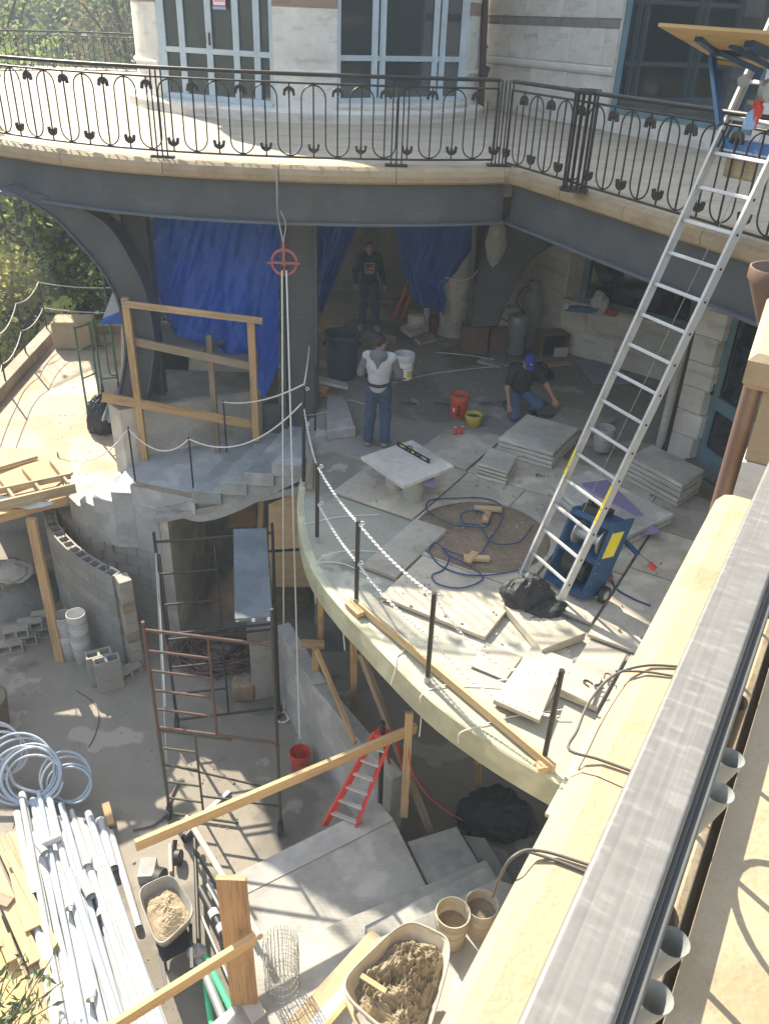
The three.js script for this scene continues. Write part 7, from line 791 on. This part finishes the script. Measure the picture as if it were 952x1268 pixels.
// ---- crumbs of mortar, grit and chips that nobody could count
{
  const g = new THREE.IcosahedronGeometry(1, 0), m = mat(0.52, 0.48, 0.42, { map: 'dirt' }), P = [];
  for (let i = 0; i < 1300; i++) { const a = rr(-6.5, 0.2), z = rr(-10.2, -4.2); if (a > -1.5 && z > -7.2) continue; const near = rnd() < 0.5 ? Math.abs(a + 2.5) * 0.2 : 0; P.push([a, 0.006, z - near * 0.3, 0.005 + 0.018 * Math.pow(rnd(), 5)]); }
  for (let i = 0; i < 1500; i++) { const z = rr(-16.5, -6.2), ex = edge.reduce((m, q) => Math.abs(q[1] - z) < 0.3 ? Math.max(m, q[0]) : m, -1.1), a = rr(ex + 0.25, 4.2); if (Math.hypot(a - RING[0], z - RING[1]) < 0.9) continue; P.push([a, z < -11 ? 3.892 : 3.945, z, 0.005 + 0.02 * Math.pow(rnd(), 4)]); }
  for (let i = 0; i < 220; i++) { const t = rnd(), c = [RING[0] + Math.sqrt(t) * 0.8 * Math.cos(i * 2.4), RING[1] + Math.sqrt(t) * 0.8 * Math.sin(i * 2.4)]; P.push([c[0], 3.905, c[1], 0.005 + 0.014 * Math.pow(rnd(), 4)]); }
  for (let i = 0; i < 500; i++) P.push([rr(-7.5, -4.6), 2.305, rr(-18, -12.6), 0.004 + 0.01 * Math.pow(rnd(), 4)]);
  const im = new THREE.InstancedMesh(g, m, P.length), mt = new THREE.Matrix4(), q = new THREE.Quaternion(); P.forEach((p, i) => { q.setFromEuler(new THREE.Euler(rr(0, 6), rr(0, 6), rr(0, 6))); mt.compose(new THREE.Vector3(p[0], p[1], p[2]), q, new THREE.Vector3(p[3] * rr(0.7, 1.4), p[3] * rr(0.4, 0.8), p[3])); im.setMatrixAt(i, mt); });
  im.name = 'rubble_crumbs'; im.userData = { kind: 'stuff', label: 'loose mortar crumbs and stone chips on the yard and patio floors', category: 'rubble' }; im.castShadow = im.receiveShadow = true; scene.add(im);
}
// ---- trees beyond the terrace
{
  const tree = (label, x, z, y0, h, r, n, c1, group) => {
    const t = thing('tree', label, 'tree', [x, y0, z], group); const br = []; for (let i = 0; i < 7; i++) { const a = i * 0.9 + rr(0, 0.5); br.push(tube([[x, y0 + h * 0.3, z], [x + Math.cos(a) * r * 0.4, y0 + h * rr(0.5, 0.65), z + Math.sin(a) * r * 0.4], [x + Math.cos(a) * r * 0.8, y0 + h * rr(0.65, 0.9), z + Math.sin(a) * r * 0.8]], 0.06, 5, 8)); } part(t, 'trunk', [rod([x, y0 - 0.5, z], [x, y0 + h * 0.7, z], 0.2, 9, 0.08), ...br], mat(0.09, 0.07, 0.05));
    const pos = [], colr = []; const clumps = []; for (let i = 0; i < 34; i++) { const a = rr(0, 2 * PI), v = rr(-0.9, 1), q = Math.sqrt(1 - v * v) * rr(0.45, 1); clumps.push([x + Math.cos(a) * q * r, y0 + h * 0.62 + v * h * 0.38 * rr(0.7, 1), z + Math.sin(a) * q * r, rr(0.3, 0.55) * r * 0.8, rr(0.55, 1.5), rnd() < 0.3 ? 1.35 : 1]); }
    for (let i = 0; i < n; i++) { const c = clumps[Math.floor(rnd() * clumps.length)]; const d = new THREE.Vector3(rr(-1, 1), rr(-1, 1), rr(-1, 1)); if (d.length() > 1) d.normalize(); const o = new THREE.Vector3(c[0], c[1], c[2]).addScaledVector(d, c[3]); const a = new THREE.Vector3(rr(-1, 1), rr(-0.6, 0.6), rr(-1, 1)).normalize(), b = new THREE.Vector3(rr(-1, 1), rr(-0.6, 0.6), rr(-1, 1)).cross(a).normalize(), s = rr(0.1, 0.2); const p1 = o.clone().addScaledVector(a, s), p2 = o.clone().addScaledVector(b, s * 0.55), p3 = o.clone().addScaledVector(a, -s), p4 = o.clone().addScaledVector(b, -s * 0.55); pos.push(...p1.toArray(), ...p2.toArray(), ...p3.toArray(), ...p1.toArray(), ...p3.toArray(), ...p4.toArray()); const tn = rr(0.8, 1.25) * c[4]; for (let k = 0; k < 6; k++) colr.push(c1[0] * tn * c[5], c1[1] * tn, c1[2] * tn); }
    const g = new THREE.BufferGeometry(); g.setAttribute('position', new THREE.Float32BufferAttribute(pos, 3)); g.computeVertexNormals(); g.setAttribute('color', new THREE.Float32BufferAttribute(colr, 3)); g.translate(-x, -y0, -z);
    const m = new THREE.MeshPhysicalMaterial({ vertexColors: true, roughness: 1, side: THREE.DoubleSide, transmission: 0.55, thickness: 0 }); const o = new THREE.Mesh(g, m); o.name = 'crown'; o.castShadow = o.receiveShadow = true; t.add(o);
  };
  const Gd = [0.11, 0.18, 0.06], Gy = [0.55, 0.54, 0.17], Gm = [0.28, 0.36, 0.11];
  tree('yellowish green tree nearest the left edge of the terrace', -13.2, -21, -3.4, 9.2, 2.5, 4600, Gy); tree('sunlit olive tree behind the first one at the left edge', -17.5, -28, -3.5, 11.5, 3.2, 4600, Gy); tree('dark green tree behind the terrace kerb corner', -12.6, -28.5, -3.6, 10.6, 3, 4600, [0.36, 0.42, 0.12]); tree('dark tree just left of the large curved bracket', -9.6, -30, -3.6, 10, 2.9, 4600, Gd); tree('mid green tree seen between bracket and large tarp', -6.2, -33, -3.4, 9.8, 2.8, 4000, Gm); tree('mid green low tree under the balcony beam at far left', -18.5, -36, -3.0, 12.5, 3.6, 4200, Gm); tree('low bushy tree below the terrace rods', -12.2, -24.6, -3.4, 6.4, 2.1, 4000, Gy);
  tree('tall hazy tree beyond the rear balcony railing at left', -22, -48, -2, 17, 5, 4200, Gm); tree('tall brownish tree beyond the rear railing beside the tower', -13.5, -50, -2, 17, 4.6, 4200, [0.12, 0.1, 0.045]); tree('broad hazy tree at the top left corner of picture', -30, -55, -1, 19, 6, 4200, Gm); tree('dark hazy conifer like tree between the rear trees', -18, -60, 0, 21, 5, 4000, Gd);
}
// ---------------------------------------------------------------- people
function netMesh(f, lo, hi, cell) { // naive surface nets of f < 0
  const nx = Math.ceil((hi[0] - lo[0]) / cell) + 2, ny = Math.ceil((hi[1] - lo[1]) / cell) + 2, nz = Math.ceil((hi[2] - lo[2]) / cell) + 2, D = new Float32Array(nx * ny * nz), I = (i, j, k) => (k * ny + j) * nx + i;
  for (let k = 0; k < nz; k++) for (let j = 0; j < ny; j++) for (let i = 0; i < nx; i++) D[I(i, j, k)] = f(lo[0] + i * cell, lo[1] + j * cell, lo[2] + k * cell);
  const vid = new Int32Array(nx * ny * nz).fill(-1), pos = [], idx = [];
  for (let k = 0; k < nz - 1; k++) for (let j = 0; j < ny - 1; j++) for (let i = 0; i < nx - 1; i++) { let m = 0, sx = 0, sy = 0, sz = 0, n = 0; const c = []; for (let q = 0; q < 8; q++) c.push(D[I(i + (q & 1), j + ((q >> 1) & 1), k + (q >> 2))]); for (let q = 0; q < 8; q++) if (c[q] < 0) m |= 1 << q; if (!m || m === 255) continue; for (const [a, b] of [[0, 1], [2, 3], [4, 5], [6, 7], [0, 2], [1, 3], [4, 6], [5, 7], [0, 4], [1, 5], [2, 6], [3, 7]]) if ((c[a] < 0) !== (c[b] < 0)) { const t = c[a] / (c[a] - c[b]); sx += (a & 1) + t * ((b & 1) - (a & 1)); sy += ((a >> 1) & 1) + t * (((b >> 1) & 1) - ((a >> 1) & 1)); sz += (a >> 2) + t * ((b >> 2) - (a >> 2)); n++; } vid[I(i, j, k)] = pos.length / 3; pos.push(lo[0] + (i + sx / n) * cell, lo[1] + (j + sy / n) * cell, lo[2] + (k + sz / n) * cell); }
  const Q = (a, b, c, d, fl) => { if (a < 0 || b < 0 || c < 0 || d < 0) return; if (fl) idx.push(a, b, c, a, c, d); else idx.push(a, c, b, a, d, c); };
  for (let k = 1; k < nz - 1; k++) for (let j = 1; j < ny - 1; j++) for (let i = 1; i < nx - 1; i++) { const s = D[I(i, j, k)] < 0; if (s !== D[I(i + 1, j, k)] < 0) Q(vid[I(i, j - 1, k - 1)], vid[I(i, j, k - 1)], vid[I(i, j, k)], vid[I(i, j - 1, k)], s); if (s !== D[I(i, j + 1, k)] < 0) Q(vid[I(i - 1, j, k - 1)], vid[I(i - 1, j, k)], vid[I(i, j, k)], vid[I(i, j, k - 1)], s); if (s !== D[I(i, j, k + 1)] < 0) Q(vid[I(i - 1, j - 1, k)], vid[I(i, j - 1, k)], vid[I(i, j, k)], vid[I(i - 1, j, k)], s); }
  const g = new THREE.BufferGeometry(); g.setAttribute('position', new THREE.Float32BufferAttribute(pos, 3)); g.setIndex(idx); g.computeVertexNormals(); return fin(g);
}
function cone(a, b, ra, rb) { const d = [b[0] - a[0], b[1] - a[1], b[2] - a[2]], L = d[0] * d[0] + d[1] * d[1] + d[2] * d[2] || 1e-9; return (x, y, z) => { const px = x - a[0], py = y - a[1], pz = z - a[2]; const t = Math.min(1, Math.max(0, (px * d[0] + py * d[1] + pz * d[2]) / L)); return Math.hypot(px - d[0] * t, py - d[1] * t, pz - d[2] * t) - (ra + (rb - ra) * t); }; }
function ell(c, r, ax = 0) { const ca = Math.cos(ax), sa = Math.sin(ax); const m = Math.min(...r); return (x, y, z) => { const px = x - c[0], py0 = y - c[1], pz0 = z - c[2], py = py0 * ca + pz0 * sa, pz = -py0 * sa + pz0 * ca; return (Math.hypot(px / r[0], py / r[1], pz / r[2]) - 1) * m; }; }
function blend(fs, k) { return (x, y, z) => { let d = 1e3; for (const f of fs) { const e = f(x, y, z), h = Math.max(k - Math.abs(d - e), 0) / k; d = Math.min(d, e) - h * h * k * 0.25; } return d; }; }
function bounds(J, pad) { const lo = [9, 9, 9], hi = [-9, -9, -9]; for (const p of J) for (let i = 0; i < 3; i++) { lo[i] = Math.min(lo[i], p[i] - pad); hi[i] = Math.max(hi[i], p[i] + pad); } return [lo, hi]; }
function handGeo(w, e, palmUp, curl, side) { // w wrist, e elbow; five separate bent fingers
  const X = V(w).sub(V(e)).normalize(), N = V(palmUp).addScaledVector(X, -V(palmUp).dot(X)).normalize(), S = X.clone().cross(N).multiplyScalar(side); const P = (x, s, n) => V(w).addScaledVector(X, x).addScaledVector(S, s).addScaledVector(N, n).toArray();
  const fs = [blend([cone(P(-0.03, 0, 0), P(0.02, 0, 0), 0.026, 0.026), cone(P(0.02, -0.02, 0), P(0.085, -0.03, 0), 0.019, 0.014), cone(P(0.02, 0, 0), P(0.09, -0.01, 0), 0.02, 0.014), cone(P(0.02, 0.012, 0), P(0.088, 0.012, 0), 0.02, 0.014), cone(P(0.02, 0.02, 0), P(0.082, 0.031, 0), 0.019, 0.013)], 0.02)];
  [[-0.03, 0.075], [-0.01, 0.084], [0.012, 0.078], [0.031, 0.062]].forEach(([s, L], i) => { let x = 0.085 - Math.abs(i - 1) * 0.004, n = 0, a = 0; let p = P(x, s, n); for (let k = 0; k < 3; k++) { a += curl; const l = L * [0.45, 0.32, 0.23][k]; x += Math.cos(a) * l; n += Math.sin(a) * l; const q = P(x, s * (1 + 0.05 * k), n); fs.push(cone(p, q, 0.0092 - k * 0.0008, 0.0086 - k * 0.0008)); p = q; } });
  fs.push(blend([cone(P(0.015, -0.022, 0.005), P(0.05, -0.05, 0.018), 0.013, 0.0105), cone(P(0.05, -0.05, 0.018), P(0.082, -0.056, 0.03), 0.0102, 0.0085)], 0.006));
  const pts = [P(-0.03, 0, 0), P(0.17, -0.06, 0), P(0.17, 0.05, 0), P(0.06, -0.07, 0.09), P(0.06, 0.05, 0.09), P(0.1, 0, -0.03)]; const [lo, hi] = bounds(pts, 0.02); return netMesh(blend(fs, 0.004), lo, hi, 0.0042);
}
function headGeo(c, pitch, yaw) { // head with brow, nose, lips, chin, ears; faces +z before turning
  const e = blend([ell([0, 0.03, -0.012], [0.075, 0.088, 0.092]), ell([0, -0.04, 0.022], [0.056, 0.07, 0.062]), cone([0, -0.095, 0.05], [0, -0.085, 0.055], 0.022, 0.022)], 0.04); const nose = blend([cone([0, 0.01, 0.083], [0, -0.03, 0.102], 0.009, 0.013), ell([-0.012, -0.034, 0.092], [0.009, 0.008, 0.009]), ell([0.012, -0.034, 0.092], [0.009, 0.008, 0.009])], 0.01); const f0 = blend([e, nose, cone([-0.04, 0.024, 0.074], [-0.012, 0.026, 0.082], 0.009, 0.01), cone([0.04, 0.024, 0.074], [0.012, 0.026, 0.082], 0.009, 0.01), cone([-0.02, -0.06, 0.08], [0.02, -0.06, 0.08], 0.007, 0.007), cone([-0.017, -0.071, 0.078], [0.017, -0.071, 0.078], 0.008, 0.008), ell([-0.077, -0.005, -0.008], [0.01, 0.03, 0.019]), ell([0.077, -0.005, -0.008], [0.01, 0.03, 0.019])], 0.014);
  const eye = (s) => ell([s * 0.031, 0.008, 0.09], [0.014, 0.008, 0.013]); const e1 = eye(-1), e2 = eye(1); const f = (x, y, z) => Math.max(f0(x, y, z), -e1(x, y, z), -e2(x, y, z)); const g = netMesh(f, [-0.1, -0.13, -0.12], [0.1, 0.13, 0.13], 0.0045); const eb = [-1, 1].map((s) => { const q = fin(new THREE.SphereGeometry(0.0125, 10, 8)); q.translate(s * 0.031, 0.008, 0.076); return q; });
  const tr = (q) => q.rotateX(pitch).rotateY(yaw).translate(...c); return [tr(g), eb.map(tr)];
}
function person(label, J, S, M2, ry, pos, o = {}) {
  const t = thing('person', label, 'person', pos), put = (name, g, m, parent = t) => { g = cat(g); g.rotateY(ry); const q = new THREE.Mesh(g, m); q.name = name; q.castShadow = q.receiveShadow = true; parent.add(q); return q; };
  const all = Object.values(J), body = [cone(J.hipL, J.kneeL, 0.075, 0.052), cone(J.kneeL, J.ankL, 0.052, 0.036), cone(J.hipR, J.kneeR, 0.075, 0.052), cone(J.kneeR, J.ankR, 0.052, 0.036), cone(J.pelvis, J.chest, 0.12, 0.13), cone(J.shL, J.shR, 0.055, 0.055), cone(J.chest, J.neck, 0.1, 0.055), cone(J.neck, J.head, 0.052, 0.05), cone(J.shL, J.elL, 0.05, 0.038), cone(J.elL, J.wrL, 0.038, 0.027), cone(J.shR, J.elR, 0.05, 0.038), cone(J.elR, J.wrR, 0.038, 0.027), cone(J.ankL, J.toeL, 0.036, 0.026), cone(J.ankR, J.toeR, 0.036, 0.026)];
  const [lo, hi] = bounds(all, 0.2); const [hg, eyes] = headGeo([J.head[0], J.head[1] + 0.04, J.head[2]], o.pitch ?? 0, o.yaw ?? 0);
  const bm = put('body', [netMesh(blend(body, 0.05), lo, hi, 0.014), hg, handGeo(J.wrL, J.elL, o.palmL ?? [-1, 0, 0], o.curl ?? 0.35, 1), handGeo(J.wrR, J.elR, o.palmR ?? [1, 0, 0], o.curl ?? 0.35, -1)], M.skin); put('eye', eyes, M.white, bm);
  // trousers
  const tr = [cone(J.hipL, J.kneeL, 0.1, 0.078), cone(J.kneeL, lerp(J.kneeL, J.ankL, 0.92), 0.078, 0.072), cone(J.hipR, J.kneeR, 0.1, 0.078), cone(J.kneeR, lerp(J.kneeR, J.ankR, 0.92), 0.078, 0.072), cone(J.hipL, J.hipR, 0.1, 0.1), cone(J.pelvis, lerp(J.pelvis, J.chest, 0.18), 0.135, 0.135)]; const trf = blend(tr, 0.045), wr = (f, a) => (x, y, z) => f(x, y, z) + a * (fbm(x * 1.3 + 9, y * 1.7 + z + 9, 9, 9, 3, 700) - 0.5); put('trousers', netMesh(wr(trf, 0.03), lo, hi, 0.014), M2.trousers);
  const tor = [cone(lerp(J.pelvis, J.chest, 0.08), J.chest, 0.15, 0.158), ell(J.chest, [0.19, 0.16, 0.125], o.lean ?? 0), cone(J.shL, J.shR, 0.075, 0.075), cone(J.chest, lerp(J.chest, J.neck, 0.85), 0.12, 0.07)]; const arm = (L, sh, el, w2) => [cone(sh, el, 0.07, 0.056), cone(el, lerp(el, w2, 0.95), 0.056, 0.042)]; const halfArm = (sh, el) => [cone(sh, lerp(sh, el, 0.72), 0.074, 0.068)];
  if (o.vest) { put('vest', netMesh(wr(blend(tor, 0.05), 0.03), lo, hi, 0.014), M2.shirt); put('sleeve', netMesh(wr(blend([...arm(0, J.shL, J.elL, J.wrL)], 0.03), 0.02), lo, hi, 0.014), M2.sleeve); put('sleeve', netMesh(wr(blend([...arm(0, J.shR, J.elR, J.wrR)], 0.03), 0.02), lo, hi, 0.014), M2.sleeve); put('hood', netMesh(blend([ell([J.neck[0], J.neck[1] - 0.02, J.neck[2] - 0.08], [0.13, 0.1, 0.06]), ell([J.neck[0], J.neck[1] + 0.01, J.neck[2] + 0.02], [0.1, 0.05, 0.09]), cone([J.neck[0], J.neck[1] - 0.03, J.neck[2] - 0.11], [J.neck[0], J.neck[1] - 0.18, J.neck[2] - 0.14], 0.07, 0.02)], 0.04), lo, hi, 0.014), M2.hood ?? M2.sleeve); put('belt', netMesh((x, y, z) => Math.max(cone(lerp(J.pelvis, J.chest, -0.1), lerp(J.pelvis, J.chest, 0.3), 0.168, 0.168)(x, y, z), Math.abs(y - J.pelvis[1] - 0.06) - 0.025), lo, hi, 0.014), M.blackP); }
  else if (o.short) put('shirt', netMesh(wr(blend([...tor, ...halfArm(J.shL, J.elL), ...halfArm(J.shR, J.elR)], 0.05), 0.03), lo, hi, 0.014), M2.shirt);
  else { put('hooded_top', netMesh(wr(blend([...tor, ...arm(0, J.shL, J.elL, J.wrL), ...arm(0, J.shR, J.elR, J.wrR), ell([J.neck[0], J.neck[1], J.neck[2] - 0.06], [0.12, 0.07, 0.1])], 0.05), 0.03), lo, hi, 0.014), M2.shirt); }
  for (const [a, b] of [[J.ankL, J.toeL], [J.ankR, J.toeR]]) put('shoe', netMesh(blend([cone(a, b, 0.052, 0.046), cone([a[0], a[1] - 0.03, a[2]], b, 0.05, 0.044)], 0.03), lo, hi, 0.014), M2.shoe ?? M.shoe);
  const hc = [J.head[0], J.head[1] + 0.04, J.head[2]], turn = (g) => cat(g).rotateX(o.pitch ?? 0).rotateY(o.yaw ?? 0).translate(...hc);
  if (o.cap) { const cf = blend([ell([0, 0.055, -0.01], [0.088, 0.078, 0.105])], 0.01); const cg = netMesh((x, y, z) => Math.max(cf(x, y, z), 0.035 - y + (z > 0 ? 0 : 0.01)), [-0.11, 0, -0.13], [0.11, 0.16, 0.12], 0.006); const br = surf((u, v) => { const a = (u - 0.5) * 2.2; return [Math.sin(a) * (0.075 + 0.012 * v), 0.045 - 0.014 * v - Math.abs(Math.sin(a)) * 0.012, 0.05 + Math.cos(a) * (0.03 + 0.085 * v)]; }, 16, 5); const c2 = put('cap', turn([cg, br]), M.cap); const eb = surf((u, v) => { const x = (u - 0.5) * 0.035, y = 0.075 + v * 0.025; return [x, y, -0.01 + 0.107 * Math.sqrt(Math.max(0, 1 - ((y - 0.055) / 0.078) ** 2 - (x / 0.088) ** 2))]; }, 4, 3); put('cap_badge', turn(eb), M.white, c2); put('hair', turn(netMesh((x, y, z) => Math.max(ell([0, 0.02, -0.018], [0.082, 0.085, 0.094])(x, y, z), y - 0.045, z - 0.0), [-0.1, -0.08, -0.13], [0.1, 0.06, 0.02], 0.006)), M.hair); }
  else put('hair', turn(netMesh((x, y, z) => { const k = ell([0, 0.035, -0.018], [0.085, 0.092, 0.098])(x, y, z) + 0.01 * (fbm(x * 9 + 4, y * 9 + z * 9 + 4, 9, 9, 2, 720) - 0.5); return Math.max(k, z - 0.03 - Math.max(0, y - 0.05) * 0.9, -y - 0.055); }, [-0.12, -0.1, -0.14], [0.12, 0.16, 0.12], 0.006)), M.hair);
  return { t, put };
}
{
  const stand = { pelvis: [0, 0.95, 0], chest: [0, 1.26, -0.01], neck: [0, 1.46, -0.01], head: [0, 1.545, 0.015], hipL: [0.085, 0.9, 0], hipR: [-0.085, 0.9, 0], kneeL: [0.11, 0.5, 0.03], kneeR: [-0.11, 0.5, 0.03], ankL: [0.13, 0.08, -0.02], ankR: [-0.12, 0.08, -0.02], toeL: [0.16, 0.045, 0.14], toeR: [-0.15, 0.045, 0.14], shL: [0.17, 1.395, 0], shR: [-0.17, 1.395, 0], elL: [0.26, 1.14, 0.0], wrL: [0.2, 0.98, 0.22], elR: [-0.29, 1.14, 0.02], wrR: [-0.27, 0.98, 0.26] };
  const p1 = [-0.162,3.89,-11.144];
  person('person in grey vest and jeans, standing back turned with white bucket at hip', stand, null, { trousers: M.jean, shirt: M.vest, sleeve: M.sleeve }, PI - 0.12, p1, { vest: true, yaw: -0.7, pitch: 0.22, curl: 0.55, palmR: [0, 0, 1] });
  const bk = [0.206,4.474,-12.098]; bucket([bk[0], PY + 0.74, bk[2]], 0.4, 0.135, 0.155, M.white, 'white bucket with dark print held at the hip by the man in the vest', null, true, [[-1.1, 0.9, 0.05, 0.7, txtBlue]]);
  const s2 = { ...stand, elL: [0.25, 1.13, -0.02], wrL: [0.3, 0.9, 0.06], elR: [-0.27, 1.13, -0.02], wrR: [-0.26, 0.92, 0.1], head: [-0.01, 1.545, 0.03], hipL: [0.09, 0.9, 0], ankL: [0.16, 0.08, 0.04], toeL: [0.2, 0.045, 0.19], kneeL: [0.13, 0.5, 0.07] };
  const p2 = [-0.494,4.05,-16.093]; p2[1] = 4.05;
  const H = person('person in navy hooded top with square chest emblem, standing in shade between tarps', s2, null, { trousers: M.jean, shirt: M.navy }, 0.1, p2, { yaw: 0.25, pitch: 0.15, curl: 0.4 });
  const em = canvasTex(128, 160, (x, w, h) => { x.fillStyle = '#23262f'; x.fillRect(0, 0, w, h); x.strokeStyle = '#d9d9d9'; x.lineWidth = 8; x.strokeRect(8, 8, w - 16, h - 16); x.fillStyle = '#d98a3c'; for (const [a, b, c] of [[24, 84, 0], [50, 64, 1], [76, 42, 2]]) { x.beginPath(); x.moveTo(a, b); x.lineTo(a + 20, b - 10); x.lineTo(a + 36 + (2 - c) * 0, 104); x.lineTo(a + 14, 104); x.closePath(); x.fill(); } x.fillStyle = '#e2e2e2'; x.font = 'bold 26px sans-serif'; x.textAlign = 'center'; x.fillText('adidas', w / 2, 138); });
  const eg = surf((u, v) => { const a = (u - 0.5) * 1.1; return [Math.sin(a) * 0.175 - 0.0, 1.14 + v * 0.2, Math.cos(a) * 0.14 + 0.03 - 0.0]; }, 8, 4); gridUV(eg, 8, 4); H.put('emblem', eg, new THREE.MeshStandardMaterial({ map: em, roughness: 0.8, side: THREE.DoubleSide }));
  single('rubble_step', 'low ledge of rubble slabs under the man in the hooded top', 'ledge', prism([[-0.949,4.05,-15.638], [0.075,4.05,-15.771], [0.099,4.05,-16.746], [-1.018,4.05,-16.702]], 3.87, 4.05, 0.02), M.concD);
  const kn = { pelvis: [0, 0.36, -0.12], chest: [0, 0.66, 0.04], neck: [0, 0.86, 0.11], head: [0.01, 0.92, 0.2], hipL: [0.09, 0.33, -0.1], hipR: [-0.09, 0.33, -0.1], kneeL: [0.22, 0.3, 0.33], kneeR: [-0.14, 0.1, 0.3], ankL: [0.2, 0.1, 0.02], ankR: [-0.13, 0.07, -0.16], toeL: [0.23, 0.045, 0.2], toeR: [-0.14, 0.05, -0.3], shL: [0.185, 0.81, 0.07], shR: [-0.185, 0.81, 0.06], elL: [0.34, 0.58, 0.2], wrL: [0.44, 0.4, 0.38], elR: [-0.27, 0.5, 0.12], wrR: [-0.24, 0.25, 0.24] };
  const p3 = [2.115,3.9,-12.543];
  person('person in dark t-shirt, blue cap and jeans, kneeling with head bowed over the patio floor', kn, null, { trousers: M.jeanB, shirt: M.tee, shoe: M.blackP }, 0.15, p3, { short: true, cap: true, pitch: 0.75, curl: 0.6, palmL: [0, -0.6, -1], palmR: [0.5, 0, -1], lean: -0.3 });
  single('trowel', 'small trowel in front of the kneeling worker', 'trowel', [bar([2.299,4.25,-12.374], [2.437,4.12,-12.497], 0.03, 0.025), quad([2.424,4.1,-12.576], [2.551,4.08,-12.703], [2.626,4.04,-12.637], [2.491,4.05,-12.534], 0.004)], M.iron);
}
renderer.render(scene, camera);
